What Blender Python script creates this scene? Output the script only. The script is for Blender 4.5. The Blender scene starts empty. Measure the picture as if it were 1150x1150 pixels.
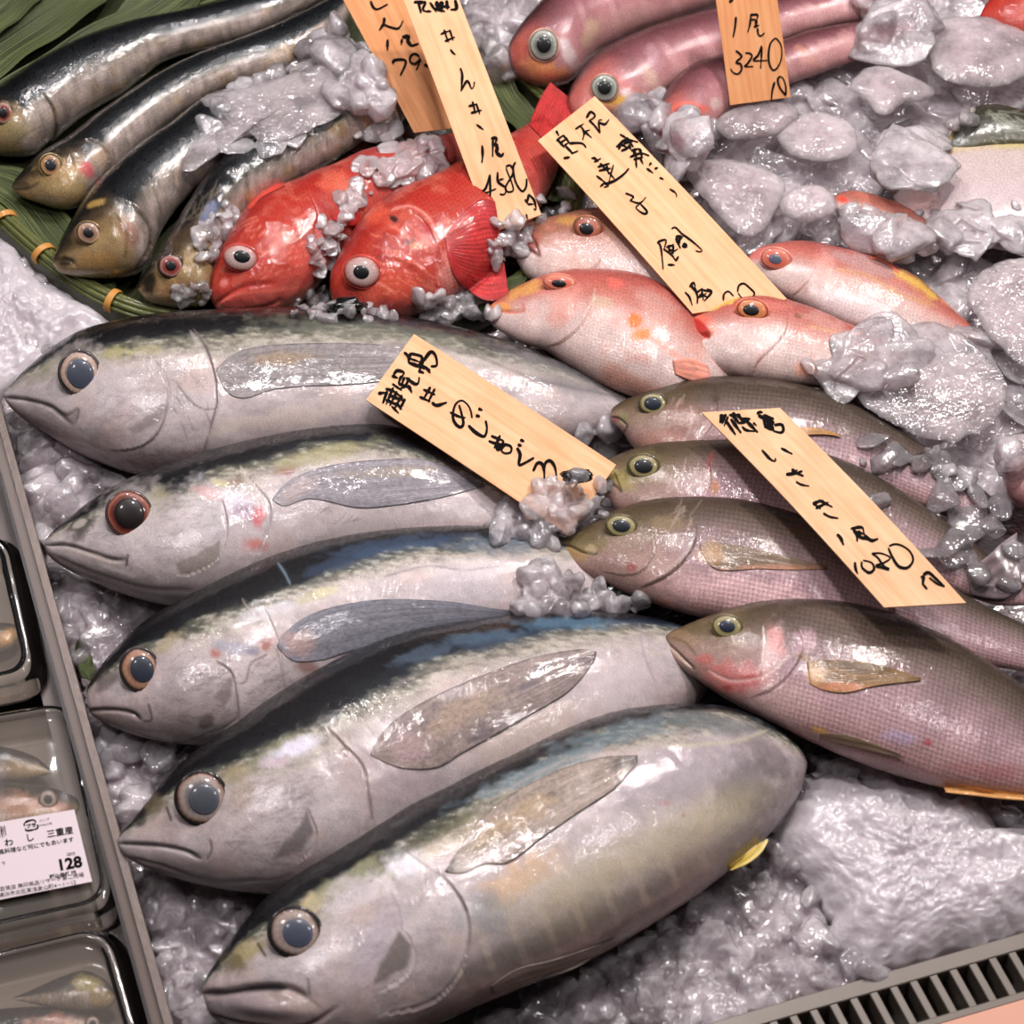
import bpy, math, random
import numpy as np
from mathutils import Vector
from mathutils.bvhtree import BVHTree

# ------------------------------------------------------------------ camera, world, lights, exposure
scene = bpy.context.scene
COL = scene.collection
ELEV = math.radians(57.0)
DIST = 1.9
LENS = 80.0
FPX = LENS / 36.0 * 1150.0
CAM = np.array([0.0, -DIST * math.cos(ELEV), DIST * math.sin(ELEV)])
FWD = np.array([0.0, math.cos(ELEV), -math.sin(ELEV)])
RIGHT = np.array([1.0, 0.0, 0.0])
UP = np.array([0.0, math.sin(ELEV), math.cos(ELEV)])

cam_data = bpy.data.cameras.new('camera')
cam = bpy.data.objects.new('camera', cam_data)
COL.objects.link(cam)
cam.location = CAM
cam.rotation_euler = (math.pi / 2 - ELEV, 0, 0)
cam_data.lens = LENS
cam_data.sensor_width = 36
cam_data.clip_start = 0.05
cam_data.dof.use_dof = True
cam_data.dof.focus_distance = 1.88
cam_data.dof.aperture_fstop = 8.0
scene.camera = cam

scene.view_settings.view_transform = 'Standard'
scene.view_settings.look = 'None'
scene.view_settings.gamma = 1.0
scene.view_settings.use_curve_mapping = False
scene.view_settings.exposure = -0.22
scene.cycles.use_denoising = True
scene.cycles.max_bounces = 12
scene.cycles.transmission_bounces = 10
scene.cycles.caustics_reflective = False
scene.cycles.caustics_refractive = False
scene.cycles.sample_clamp_indirect = 6.0

world = bpy.data.worlds.new('world')
scene.world = world
world.use_nodes = True
wn = world.node_tree.nodes; wl = world.node_tree.links
# dim market hall: brighter overhead, dark towards the horizon
_g = wn.new('ShaderNodeNewGeometry'); _s = wn.new('ShaderNodeSeparateXYZ'); _r = wn.new('ShaderNodeValToRGB')
wl.new(_g.outputs['Normal'], _s.inputs[0]); wl.new(_s.outputs[2], _r.inputs[0])
_r.color_ramp.elements[0].position = 0.15; _r.color_ramp.elements[0].color = (0.05, 0.045, 0.045, 1)
_r.color_ramp.elements[1].position = 0.9; _r.color_ramp.elements[1].color = (1.0, 0.95, 0.95, 1)
wl.new(_r.outputs[0], wn['Background'].inputs[0])
wn['Background'].inputs[1].default_value = 0.24

def lamp(name, loc, target, power, size, color, shape='DISK', sy=None):
    d = bpy.data.lights.new(name, 'AREA')
    d.energy = power; d.shape = shape; d.size = size; d.color = color
    if sy: d.size_y = sy
    o = bpy.data.objects.new(name, d); COL.objects.link(o)
    o.location = loc
    o.rotation_euler = (Vector(target) - Vector(loc)).to_track_quat('-Z', 'Y').to_euler()
    return o

WARM = (1.0, 0.94, 0.89)
PINK = (1.0, 0.95, 0.96)
lamp('market_lamp', (0.70, 0.85, 1.75), (0.1, 0.05, 0), 26, 0.13, WARM)
lamp('market_lamp', (-0.45, 1.05, 1.85), (-0.1, 0.1, 0), 13, 0.12, PINK)
lamp('market_lamp', (0.05, 0.20, 1.95), (0.0, 0.0, 0), 16, 0.20, PINK)
lamp('market_lamp', (-0.9, -0.3, 2.1), (0.0, 0.0, 0), 10, 0.25, PINK)
lamp('market_lamp', (1.0, -0.3, 2.1), (0.0, 0.0, 0), 9, 0.25, PINK)
for _x, _y, _p in [(-1.0, 0.75, 3), (0.15, 1.35, 4), (0.35, 0.75, 4), (-0.15, 0.75, 3), (1.0, 1.3, 3), (-0.8, 1.4, 3)]:
    lamp('added_glint_lamp', (_x, _y, 2.0), (0, 0, 0), _p, 0.08, PINK)  # small lamps added to make more glints on wet ice and skin

# ------------------------------------------------------------------ numbers
def lin(c):
    c = np.asarray(c, dtype=float)
    if c.max() > 1.001: c = c / 255.0
    return np.where(c <= 0.04045, c / 12.92, ((c + 0.055) / 1.055) ** 2.4)

def ray(px, py):
    d = FWD + RIGHT * ((px - 575.0) / FPX) + UP * ((575.0 - py) / FPX)
    return d / np.linalg.norm(d)

def W(px, py, z=0.0):
    """point on the horizontal plane at height z that the photo shows at px, py"""
    px = np.asarray(px, float); py = np.asarray(py, float)
    z = np.broadcast_to(np.asarray(z, float), px.shape)
    d = FWD + RIGHT * ((px[..., None] - 575.0) / FPX) + UP * ((575.0 - py[..., None]) / FPX)
    t = (z - CAM[2]) / d[..., 2]
    return CAM + d * t[..., None]

def to_px(P):
    r = P - CAM
    f = r @ FWD
    return 575.0 + FPX * (r @ RIGHT) / f, 575.0 - FPX * (r @ UP) / f

def crom(pts, n, closed=False):
    """smooth curve through pts, n samples even in arc length"""
    P = np.asarray(pts, float)
    if closed: Q = np.vstack([P[-1], P, P[0], P[1]])
    else: Q = np.vstack([2 * P[0] - P[1], P, 2 * P[-1] - P[-2]])
    out = []
    m = 16
    for i in range(1, len(Q) - 2):
        p0, p1, p2, p3 = Q[i - 1], Q[i], Q[i + 1], Q[i + 2]
        t = np.linspace(0, 1, m, endpoint=False)[:, None]
        out.append(0.5 * (2 * p1 + (p2 - p0) * t + (2 * p0 - 5 * p1 + 4 * p2 - p3) * t ** 2 + (3 * p1 - p0 - 3 * p2 + p3) * t ** 3))
    out.append(Q[-2][None])
    C = np.vstack(out)
    L = np.concatenate([[0], np.cumsum(np.linalg.norm(np.diff(C, axis=0), axis=1))])
    s = np.linspace(0, L[-1], n)
    return np.stack([np.interp(s, L, C[:, k]) for k in range(C.shape[1])], 1)

def _hash(ix, iy, iz, seed):
    h = (ix * 374761393 + iy * 668265263 + iz * 2147483647 + seed * 974711) & 0xffffffff
    h = ((h ^ (h >> 13)) * 1274126177) & 0xffffffff
    h = ((h ^ (h >> 16)) * 2246822519) & 0xffffffff
    return ((h ^ (h >> 15)) & 0xffffff) / float(0xffffff)

def vnoise(P, seed=0):
    P = np.asarray(P, float)
    if P.shape[-1] == 2: P = np.concatenate([P, np.zeros(P.shape[:-1] + (1,))], -1)
    f = np.floor(P).astype(np.int64); t = P - f; t = t * t * (3 - 2 * t)
    r = 0
    for dx in (0, 1):
        for dy in (0, 1):
            for dz in (0, 1):
                w = (t[..., 0] if dx else 1 - t[..., 0]) * (t[..., 1] if dy else 1 - t[..., 1]) * (t[..., 2] if dz else 1 - t[..., 2])
                r = r + w * _hash(f[..., 0] + dx, f[..., 1] + dy, f[..., 2] + dz, seed)
    return r * 2 - 1

def fbm(P, seed=0, o=3):
    r = 0; a = 1.0; s = 0
    for k in range(o):
        r = r + a * vnoise(P * (2.03 ** k), seed + k * 17); s += a; a *= 0.5
    return r / s

def smooth(a, b, x):
    t = np.clip((x - a) / (b - a), 0, 1)
    return t * t * (3 - 2 * t)

def dist_line(px, py, pts, n=40):
    """distance in pixels to a smooth line, and the place along it"""
    C = crom(pts, n) if len(pts) > 2 else np.asarray(pts, float)
    best = np.full(px.shape, 1e9); bt = np.zeros(px.shape)
    lo = C.min(0) - 60; hi = C.max(0) + 60
    m = (px > lo[0]) & (px < hi[0]) & (py > lo[1]) & (py < hi[1])
    x = px[m]; y = py[m]
    if x.size == 0: return best, bt
    b = np.full(x.shape, 1e9); t_ = np.zeros(x.shape)
    for i in range(len(C) - 1):
        ax, ay = C[i]; dx, dy = C[i + 1] - C[i]
        l2 = dx * dx + dy * dy + 1e-9
        t = np.clip(((x - ax) * dx + (y - ay) * dy) / l2, 0, 1)
        d = np.hypot(x - ax - t * dx, y - ay - t * dy)
        k = d < b
        b[k] = d[k]; t_[k] = (i + t[k]) / (len(C) - 1)
    best[m] = b; bt[m] = t_
    return best, bt

# ------------------------------------------------------------------ objects
def link_mesh(name, verts, faces, mat=None, parent=None, col=None, uv=None, smooth_=True):
    """faces: int array (n,4) or (n,3), or a list of such arrays / lists"""
    me = bpy.data.meshes.new(name)
    verts = np.asarray(verts, np.float32)
    if isinstance(faces, np.ndarray): faces = [faces]
    nf = sum(len(f) for f in faces)
    loops = np.concatenate([np.asarray(f).ravel() for f in faces]).astype(np.int32)
    tot = np.concatenate([np.full(len(f), np.asarray(f).shape[1]) for f in faces]).astype(np.int32)
    start = np.concatenate([[0], np.cumsum(tot)[:-1]]).astype(np.int32)
    me.vertices.add(len(verts)); me.vertices.foreach_set('co', verts.ravel())
    me.loops.add(len(loops)); me.loops.foreach_set('vertex_index', loops)
    me.polygons.add(nf); me.polygons.foreach_set('loop_start', start)
    me.polygons.foreach_set('use_smooth', np.full(nf, smooth_, dtype=bool))
    me.update(calc_edges=True)
    if col is not None:
        a = me.color_attributes.new('Col', 'FLOAT_COLOR', 'POINT')
        c = np.ones((len(verts), 4), np.float32); c[:, :3] = col
        a.data.foreach_set('color', c.ravel())
    if uv is not None:
        l = me.uv_layers.new(name='UVMap')
        l.data.foreach_set('uv', np.asarray(uv, np.float32)[loops].ravel())
    if mat: me.materials.append(mat)
    o = bpy.data.objects.new(name, me); COL.objects.link(o)
    if parent: o.parent = parent
    return o

def tag(o, label=None, cat=None, group=None, kind=None):
    if label: o['label'] = label
    if cat: o['category'] = cat
    if group: o['group'] = group
    if kind: o['kind'] = kind
    return o

def grid_faces(nu, nv, wrap_v=False, off=0):
    i = np.arange(nu - 1)[:, None]; j = np.arange(nv if wrap_v else nv - 1)[None]
    j2 = (j + 1) % nv
    return np.stack([i * nv + j, i * nv + j2, (i + 1) * nv + j2, (i + 1) * nv + j], -1).reshape(-1, 4) + off

# ------------------------------------------------------------------ materials
def new_mat(name):
    m = bpy.data.materials.new(name); m.use_nodes = True
    return m, m.node_tree.nodes, m.node_tree.links, m.node_tree.nodes['Principled BSDF']

def simple(name, color, rough=0.5, metal=0.0, coat=0.0, noise=0.0, nscale=20.0, bump=0.0, bscale=60.0, trans=0.0, ior=1.45, sss=0.0):
    m, N, L, B = new_mat(name)
    c = lin(color)
    B.inputs['Base Color'].default_value = (*c, 1)
    B.inputs['Roughness'].default_value = rough; B.inputs['Metallic'].default_value = metal
    B.inputs['Coat Weight'].default_value = coat; B.inputs['Coat Roughness'].default_value = 0.08
    B.inputs['Transmission Weight'].default_value = trans; B.inputs['IOR'].default_value = ior
    if sss:
        B.inputs['Subsurface Weight'].default_value = sss; B.inputs['Subsurface Scale'].default_value = 0.01
    tc = N.new('ShaderNodeTexCoord')
    if noise:
        t = N.new('ShaderNodeTexNoise'); t.inputs['Scale'].default_value = nscale; t.inputs['Detail'].default_value = 5
        mx = N.new('ShaderNodeMixRGB'); mx.blend_type = 'MULTIPLY'; mx.inputs[0].default_value = noise
        mx.inputs[1].default_value = (*c, 1)
        L.new(tc.outputs['Object'], t.inputs['Vector']); L.new(t.outputs['Fac'], mx.inputs[2]); L.new(mx.outputs[0], B.inputs['Base Color'])
    if bump:
        t = N.new('ShaderNodeTexNoise'); t.inputs['Scale'].default_value = bscale; t.inputs['Detail'].default_value = 4
        b = N.new('ShaderNodeBump'); b.inputs['Strength'].default_value = bump; b.inputs['Distance'].default_value = 0.002
        L.new(tc.outputs['Object'], t.inputs['Vector']); L.new(t.outputs['Fac'], b.inputs['Height']); L.new(b.outputs[0], B.inputs['Normal'])
    return m

def fish_mat(name, metal=0.0, rough=0.35, coat=0.7, scale_u=0.0, scale_amt=0.0, grain=(60, 250), bump=0.35, spec=0.5, streak=0.0):
    """wet fish skin: painted colour, fine grain, rows of scales (UV in centimetres)"""
    m, N, L, B = new_mat(name)
    a = N.new('ShaderNodeAttribute'); a.attribute_name = 'Col'
    tc = N.new('ShaderNodeTexCoord')
    mp = N.new('ShaderNodeMapping'); mp.inputs['Scale'].default_value = (1.0, 3.0 if streak else 1.0, 1.0)
    L.new(tc.outputs['UV'], mp.inputs['Vector'])
    n1 = N.new('ShaderNodeTexNoise'); n1.inputs['Scale'].default_value = 6.0; n1.inputs['Detail'].default_value = 8; n1.inputs['Roughness'].default_value = 0.75
    L.new(mp.outputs[0], n1.inputs['Vector'])
    rmp = N.new('ShaderNodeMapRange'); rmp.inputs[1].default_value = 0.36; rmp.inputs[2].default_value = 0.64
    rmp.inputs[3].default_value = 0.66; rmp.inputs[4].default_value = 1.3
    L.new(n1.outputs['Fac'], rmp.inputs[0])
    mul = N.new('ShaderNodeVectorMath'); mul.operation = 'SCALE'
    L.new(a.outputs['Color'], mul.inputs[0]); L.new(rmp.outputs[0], mul.inputs['Scale'])
    colour = mul.outputs[0]
    height = n1.outputs['Fac']
    if scale_amt:
        # diamond rows of scales
        sep = N.new('ShaderNodeSeparateXYZ'); L.new(tc.outputs['UV'], sep.inputs[0])
        def ma(op, x, y=None):
            n = N.new('ShaderNodeMath'); n.operation = op
            for k, s in enumerate((x, y)):
                if s is None: continue
                if isinstance(s, (int, float)): n.inputs[k].default_value = s
                else: L.new(s, n.inputs[k])
            return n.outputs[0]
        u = ma('MULTIPLY', sep.outputs[0], scale_u * 2 * math.pi); v = ma('MULTIPLY', sep.outputs[1], scale_u * 2 * math.pi)
        s1 = ma('SINE', ma('ADD', u, v)); s2 = ma('SINE', ma('SUBTRACT', u, v))
        pr = ma('MULTIPLY', s1, s2)
        at = N.new('ShaderNodeAttribute'); at.attribute_name = 'Scales'
        k = ma('MULTIPLY', ma('MULTIPLY', pr, scale_amt), at.outputs['Fac'])
        k1 = ma('ADD', k, 1.0)
        mul2 = N.new('ShaderNodeVectorMath'); mul2.operation = 'SCALE'
        L.new(colour, mul2.inputs[0]); L.new(k1, mul2.inputs['Scale']); colour = mul2.outputs[0]
        height = ma('ADD', height, ma('MULTIPLY', k, 0.9))
    L.new(colour, B.inputs['Base Color'])
    b = N.new('ShaderNodeBump'); b.inputs['Strength'].default_value = bump; b.inputs['Distance'].default_value = 0.0008
    L.new(height, b.inputs['Height']); L.new(b.outputs[0], B.inputs['Normal'])
    rr_ = N.new('ShaderNodeMapRange'); rr_.inputs[1].default_value = 0.3; rr_.inputs[2].default_value = 0.7
    rr_.inputs[3].default_value = rough - 0.13; rr_.inputs[4].default_value = rough + 0.16
    n3 = N.new('ShaderNodeTexNoise'); n3.inputs['Scale'].default_value = 2.5; n3.inputs['Detail'].default_value = 6
    L.new(tc.outputs['UV'], n3.inputs['Vector']); L.new(n3.outputs['Fac'], rr_.inputs[0]); L.new(rr_.outputs[0], B.inputs['Roughness'])
    B.inputs['Metallic'].default_value = metal
    B.inputs['Specular IOR Level'].default_value = spec
    B.inputs['Coat Weight'].default_value = coat; B.inputs['Coat Roughness'].default_value = 0.06
    B.inputs['Coat IOR'].default_value = 1.6
    # the wet film is uneven
    n2 = N.new('ShaderNodeTexNoise'); n2.inputs['Scale'].default_value = 2.4; n2.inputs['Detail'].default_value = 3.5
    L.new(tc.outputs['UV'], n2.inputs['Vector'])
    b2 = N.new('ShaderNodeBump'); b2.inputs['Strength'].default_value = 0.42; b2.inputs['Distance'].default_value = 0.0011
    L.new(n2.outputs['Fac'], b2.inputs['Height'])
    n4 = N.new('ShaderNodeTexNoise'); n4.inputs['Scale'].default_value = 14; n4.inputs['Detail'].default_value = 3
    L.new(tc.outputs['UV'], n4.inputs['Vector'])
    b4 = N.new('ShaderNodeBump'); b4.inputs['Strength'].default_value = 0.10; b4.inputs['Distance'].default_value = 0.0005
    L.new(n4.outputs['Fac'], b4.inputs['Height']); L.new(b2.outputs[0], b4.inputs['Normal']); L.new(b4.outputs[0], B.inputs['Coat Normal'])
    return m

# ------------------------------------------------------------------ fish
class Fish: pass

def stops(v, st):
    vs = np.array([s[0] for s in st]); cs = np.array([lin(s[1]) for s in st])
    o = np.argsort(vs)
    return np.stack([np.interp(v, vs[o], cs[o, k]) for k in range(3)], -1)

def blend(c, col, k):
    return c + (lin(col) - c) * np.clip(k, 0, 1)[..., None]

def paint_items(c, px, py, P, items):
    """items: ('line', pts, width, rgb, strength) ('blob', cx, cy, rx, ry, deg, rgb, strength[, ragged])
       ('poly', pts, rgb, strength, soft)"""
    for it in items:
        if it[0] == 'line':
            _, pts, w, rgb, k = it[:5]
            d, t = dist_line(px, py, pts)
            wn = w * (1 + 0.25 * vnoise(P * 110, 5))
            taper = np.clip(np.minimum(t, 1 - t) * 8 + 0.35, 0, 1)
            c = blend(c, rgb, k * np.exp(-(d / (wn * taper + 1e-3)) ** 2))
        elif it[0] == 'blob':
            _, cx, cy, rx, ry, deg, rgb, k = it[:8]
            rag = it[8] if len(it) > 8 else 0.6
            a = math.radians(deg); x = px - cx; y = py - cy
            q = np.hypot((x * math.cos(a) + y * math.sin(a)) / rx, (-x * math.sin(a) + y * math.cos(a)) / ry)
            m = q < 2.2
            if m.any():
                f = np.zeros(px.shape)
                f[m] = 1 - smooth(0.45, 1.25, q[m] + rag * fbm(P[m] * 140, int(cx) + 3, 4))
                c = blend(c, rgb, k * f)
        elif it[0] == 'poly':
            _, pts, rgb, k, soft = it
            ins, d = in_poly(px, py, pts)
            sd = np.where(ins, d, -d)
            c = blend(c, rgb, k * smooth(-soft, soft, sd + soft * 0.8 * fbm(P * 160, 9, 3)))
    return c

def in_poly(px, py, pts):
    C = np.asarray(pts, float); ins = np.zeros(px.shape, bool)
    n = len(C)
    for i in range(n):
        x1, y1 = C[i]; x2, y2 = C[(i + 1) % n]
        cnd = ((y1 > py) != (y2 > py))
        with np.errstate(divide='ignore', invalid='ignore'):
            xi = (x2 - x1) * (py - y1) / (y2 - y1 + 1e-12) + x1
        ins ^= cnd & (px < xi)
    d, _ = dist_line(px, py, list(map(tuple, C)) + [tuple(C[0])] if n > 2 else pts, 8 * n) if False else (_poly_d(px, py, C), None)
    return ins, d

def _poly_d(px, py, C):
    b = np.full(px.shape, 1e9)
    n = len(C)
    for i in range(n):
        ax, ay = C[i]; dx, dy = C[(i + 1) % n] - C[i]
        t = np.clip(((px - ax) * dx + (py - ay) * dy) / (dx * dx + dy * dy + 1e-9), 0, 1)
        b = np.minimum(b, np.hypot(px - ax - t * dx, py - ay - t * dy))
    return b

def make_fish(name, label, cat, top, bot, zc, thick, base, mat, items=(), relief=(), group=None,
              ns=300, nr=90, vn=0.12, scales=None, bumps=0.0004, seed=1, fn=None, body_name='body', power=1.0, tilt=None):
    """top / bot: the fish's back and belly outline, snout to tail, as the photo shows them.
    The fish gets its real width and thickness on the plane at height zc."""
    T2 = crom(top, ns); B2 = crom(bot, ns)
    if callable(zc): zcs = np.array([zc(t) for t in np.linspace(0, 1, ns)])
    elif isinstance(zc, (tuple, list)): zcs = np.interp(np.linspace(0, 1, ns), np.linspace(0, 1, len(zc)), zc)
    else: zcs = np.full(ns, float(zc))
    T = W(T2[:, 0], T2[:, 1], zcs); B = W(B2[:, 0], B2[:, 1], zcs)
    C = (T + B) / 2; D = T - B; w = np.linalg.norm(D, axis=1) / 2 + 1e-6
    U = D / (2 * w[:, None])
    # a steady cross direction where the section is narrow
    k = max(3, ns // 25)
    U[:k] = U[k]; 
    w_s = np.convolve(np.pad(w, 12, mode='edge'), np.ones(25) / 25, 'valid')
    t = np.linspace(0, 1, ns)
    b = thick * np.minimum(w_s, w * 1.35)
    b = np.minimum(b, np.maximum(w * 1.5, 1e-5))
    d = C - CAM; du = (d * U).sum(1); q = du / d[:, 2]
    a = np.sqrt(np.maximum(w ** 2 - (b * q) ** 2, (0.3 * w) ** 2))
    nd = int(nr * 0.8)
    th = np.concatenate([np.linspace(math.radians(-28), math.radians(208), nd, endpoint=False),
                         np.linspace(math.radians(208), math.radians(332), nr - nd, endpoint=False)])
    c_, s_ = np.cos(th), np.sin(th)
    if power != 1.0: s_ = np.sign(s_) * np.abs(s_) ** power
    P = C[:, None] + a[:, None, None] * c_[None, :, None] * U[:, None] + b[:, None, None] * s_[None, :, None] * np.array([0, 0, 1.0])
    v = (a[:, None] * c_[None] - b[:, None] * s_[None] * q[:, None]) / w[:, None]
    v = np.clip(v, -1, 1)
    # normals by difference
    gu = np.gradient(P, axis=0); gv = np.roll(P, -1, 1) - np.roll(P, 1, 1)
    Nn = np.cross(gu, gv); ln = np.linalg.norm(Nn, axis=2, keepdims=True) + 1e-12; Nn /= ln
    outward = P - C[:, None]
    Nn *= np.where((Nn * outward).sum(-1, keepdims=True) < 0, -1, 1)
    px, py = to_px(P)
    see = smooth(-0.1, 0.25, -(Nn * (P - CAM)).sum(-1) / np.linalg.norm(P - CAM, axis=-1))
    edge = np.minimum(1, np.minimum(np.arange(ns), ns - 1 - np.arange(ns)) / 12.0)[:, None]
    h = bumps * fbm(P * 90, seed, 3) * edge
    for it in relief:
        if it[0] == 'line':      # groove (negative) or ridge
            dd, tt = dist_line(px, py, it[1]); h = h + it[3] * np.exp(-(dd / it[2]) ** 2) * see * np.clip(np.minimum(tt, 1 - tt) * 8 + 0.2, 0, 1)
        elif it[0] == 'step':    # an edge standing proud on its left side, e.g. the gill cover
            dd, tt = dist_line(px, py, it[1]); C2 = crom(it[1], 40)
            i = np.clip((tt * 39).astype(int), 0, 38)
            tx = C2[i + 1, 0] - C2[i, 0]; ty = C2[i + 1, 1] - C2[i, 1]
            side = (px - C2[i, 0]) * ty - (py - C2[i, 1]) * tx
            sgn = np.where(side > 0, 1.0, -1.0) * (1 if it[3] > 0 else -1)
            f = np.where(sgn > 0, np.exp(-(dd / it[2]) ** 1.0), -0.5 * np.exp(-(dd / (it[2] * 0.15)) ** 2))
            h = h + abs(it[3]) * f * see * np.clip(np.minimum(tt, 1 - tt) * 6, 0, 1)
        elif it[0] == 'blob':
            x = px - it[1]; y = py - it[2]; aa = math.radians(it[5])
            qq = np.hypot((x * math.cos(aa) + y * math.sin(aa)) / it[3], (-x * math.sin(aa) + y * math.cos(aa)) / it[4])
            h = h + it[6] * np.exp(-qq ** 2) * see
    P = P + Nn * h[..., None]
    S = np.broadcast_to(t[:, None], v.shape)
    vv = np.clip(v + vn * fbm(P * np.array([25, 60, 60]), seed + 5, 4), -1, 1)
    if callable(base): c = base(S, vv, P, px, py)
    else: c = stops(vv, base)
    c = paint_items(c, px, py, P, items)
    if fn: c = fn(c, S, v, P, px, py)
    c = np.clip(c * (1 + 0.10 * fbm(P * 220, seed + 9, 3))[..., None], 0, 1)
    arc = np.concatenate([[0], np.cumsum(np.linalg.norm(np.diff(C, axis=0), axis=1))]) * 100
    uv = np.stack([np.broadcast_to(arc[:, None], v.shape), v * w.mean() * 100 * (0.4 + 0.6 * w / w.mean())[:, None]], -1)
    f = grid_faces(ns, nr, True)
    verts = P.reshape(-1, 3)
    n0 = len(verts)
    verts = np.vstack([verts, P[0].mean(0), P[-1].mean(0)])
    j = np.arange(nr)
    cap = np.vstack([np.stack([np.full(nr, n0), (j + 1) % nr, j], 1), np.stack([np.full(nr, n0 + 1), (ns - 1) * nr + j, (ns - 1) * nr + (j + 1) % nr], 1)])
    cc = np.vstack([c.reshape(-1, 3), c[0].mean(0), c[-1].mean(0)])
    uu = np.vstack([uv.reshape(-1, 2), uv[0].mean(0), uv[-1].mean(0)])
    F = Fish()
    base_pt = C[ns // 2].copy(); base_pt[2] = 0
    root = bpy.data.objects.new(name, None); COL.objects.link(root)
    root.empty_display_size = 0.02
    tag(root, label, cat, group)
    o = link_mesh(body_name, verts, [f, cap], mat, root, cc, uu)
    if scales is not None:
        at = o.data.attributes.new('Scales', 'FLOAT', 'POINT')
        sc_ = np.concatenate([(scales(S, v, px, py) if callable(scales) else np.full(v.shape, scales)).ravel(), [0, 0]]).astype(np.float32)
        at.data.foreach_set('value', sc_)
    F.root = root; F.body = o; F.zc = float(zcs.mean()); F.T = T; F.B = B; F.name = name
    tri = np.vstack([f[:, [0, 1, 2]], f[:, [0, 2, 3]]])
    F.bvh = BVHTree.FromPolygons(verts.tolist(), tri.tolist())
    return F

def hit(bvhs, px, py):
    d = Vector(ray(px, py)); o = Vector(CAM)
    best = None
    for b in bvhs:
        r = b.ray_cast(o, d)
        if r[0] is not None and (best is None or r[3] < best[2]):
            n = r[1]
            if n.dot(d) > 0: n = -n
            best = (np.array(r[0]), np.array(n), r[3])
    return best

def drape(bvhs, PX, PY, z_miss, off=0.001, sm=2):
    """depth of a sheet lying over the given bodies, at each pixel of a grid"""
    n, m = PX.shape
    D = np.full((n, m), np.nan)
    for i in range(n):
        for j in range(m):
            h = hit(bvhs, PX[i, j], PY[i, j])
            if h is not None: D[i, j] = h[2]
    pl = W(PX, PY, z_miss)
    Dp = np.linalg.norm(pl - CAM, axis=-1)
    D = np.where(np.isnan(D), Dp, np.minimum(D, Dp + 0.03))
    for _ in range(sm):
        Q = np.pad(D, 1, mode='edge')
        D = np.minimum(D, (Q[:-2, 1:-1] + Q[2:, 1:-1] + Q[1:-1, :-2] + Q[1:-1, 2:] + Q[1:-1, 1:-1]) / 5)
    d = FWD + RIGHT * ((PX[..., None] - 575.0) / FPX) + UP * ((575.0 - PY[..., None]) / FPX)
    d /= np.linalg.norm(d, axis=-1, keepdims=True)
    return CAM + d * (D - off)[..., None]

def fin(F, name, up, lo, base_col, edge_col, mat, off=0.0007, n=60, m=26, rays=14, amt=0.3, ridge=0.00018, lift=0.0, over=None, parent=None, items=(), label=None, thick=0.0005, seed=3, fan=False):
    """a fin: up / lo are its two long edges from root to tip"""
    A = crom(up, n); B = crom(lo, n)
    r = np.linspace(0, 1, m)[None, :, None]
    G = A[:, None] * (1 - r) + B[:, None] * r
    PX, PY = G[..., 0], G[..., 1]
    bv = ([F.bvh] if F else []) + list(over or [])
    P = drape(bv, PX, PY, F.zc if F else 0.02, off)
    t = np.linspace(0, 1, n)[:, None]; q = np.linspace(0, 1, m)[None]
    d = CAM - P; d /= np.linalg.norm(d, axis=-1, keepdims=True)
    amt = amt * 0.85
    ph = q * rays * 4 * math.pi + 0.6 * np.sin(t * 3 + q * 4) + 1.5 * vnoise(np.stack([t * 3 + q * 0, q * 5 + t * 0], -1), seed)
    k = np.cos(ph) * smooth(0.0, 0.3, t)
    P = P + d * (ridge * k * np.sin(np.pi * np.clip(q, 0.02, .98)) + lift * np.sin(t * math.pi * 0.5) )[..., None]
    c = lin(base_col)[None, None] * (1 + amt * k)[..., None] * np.ones((n, m, 1))
    e = np.clip(1.0 - np.minimum(q, (1 - q) + 0.15 * (1 - smooth(0.05, 0.3, t))) * 22, 0, 1) * (0.35 + 0.65 * smooth(0, .25, t)) + smooth(0.75, 1.0, t) * 0.7
    e = np.clip(e * (0.5 + 0.5 * vnoise(P * 200, seed)), 0, 1)
    c = c + (lin(edge_col) - c) * e[..., None]
    c = c * (1 + 0.25 * fbm(P * 120, seed, 4) + 0.35 * fbm(np.stack([t * 2.5 + q * 0, q * rays * 1.6 + t * 0], -1), seed + 2, 3))[..., None]
    c = paint_items(c, PX, PY, P, items)
    c = np.clip(c, 0, 1)
    P2 = P - d * (thick * np.sin(np.pi * np.clip(q, 0.03, 0.97)) + 0.0002)[..., None]
    f = grid_faces(n, m)
    V = np.vstack([P.reshape(-1, 3), P2.reshape(-1, 3)])
    f2 = f[:, ::-1] + n * m
    idx = np.arange(n * m).reshape(n, m)
    bd = np.concatenate([idx[0, :], idx[1:, -1], idx[-1, -2::-1], idx[-2:0:-1, 0]])
    bn = np.roll(bd, -1)
    f3 = np.stack([bd, bd + n * m, bn + n * m, bn], 1)
    u = np.stack([np.broadcast_to(t * 8, (n, m)), np.broadcast_to(q * 2.5, (n, m))], -1).reshape(-1, 2)
    o = link_mesh(name, V, [f, f2, f3], mat, parent or (F.root if F else None), np.vstack([c.reshape(-1, 3)] * 2), np.vstack([u, u]))
    if label: o['label'] = label
    return o

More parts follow.
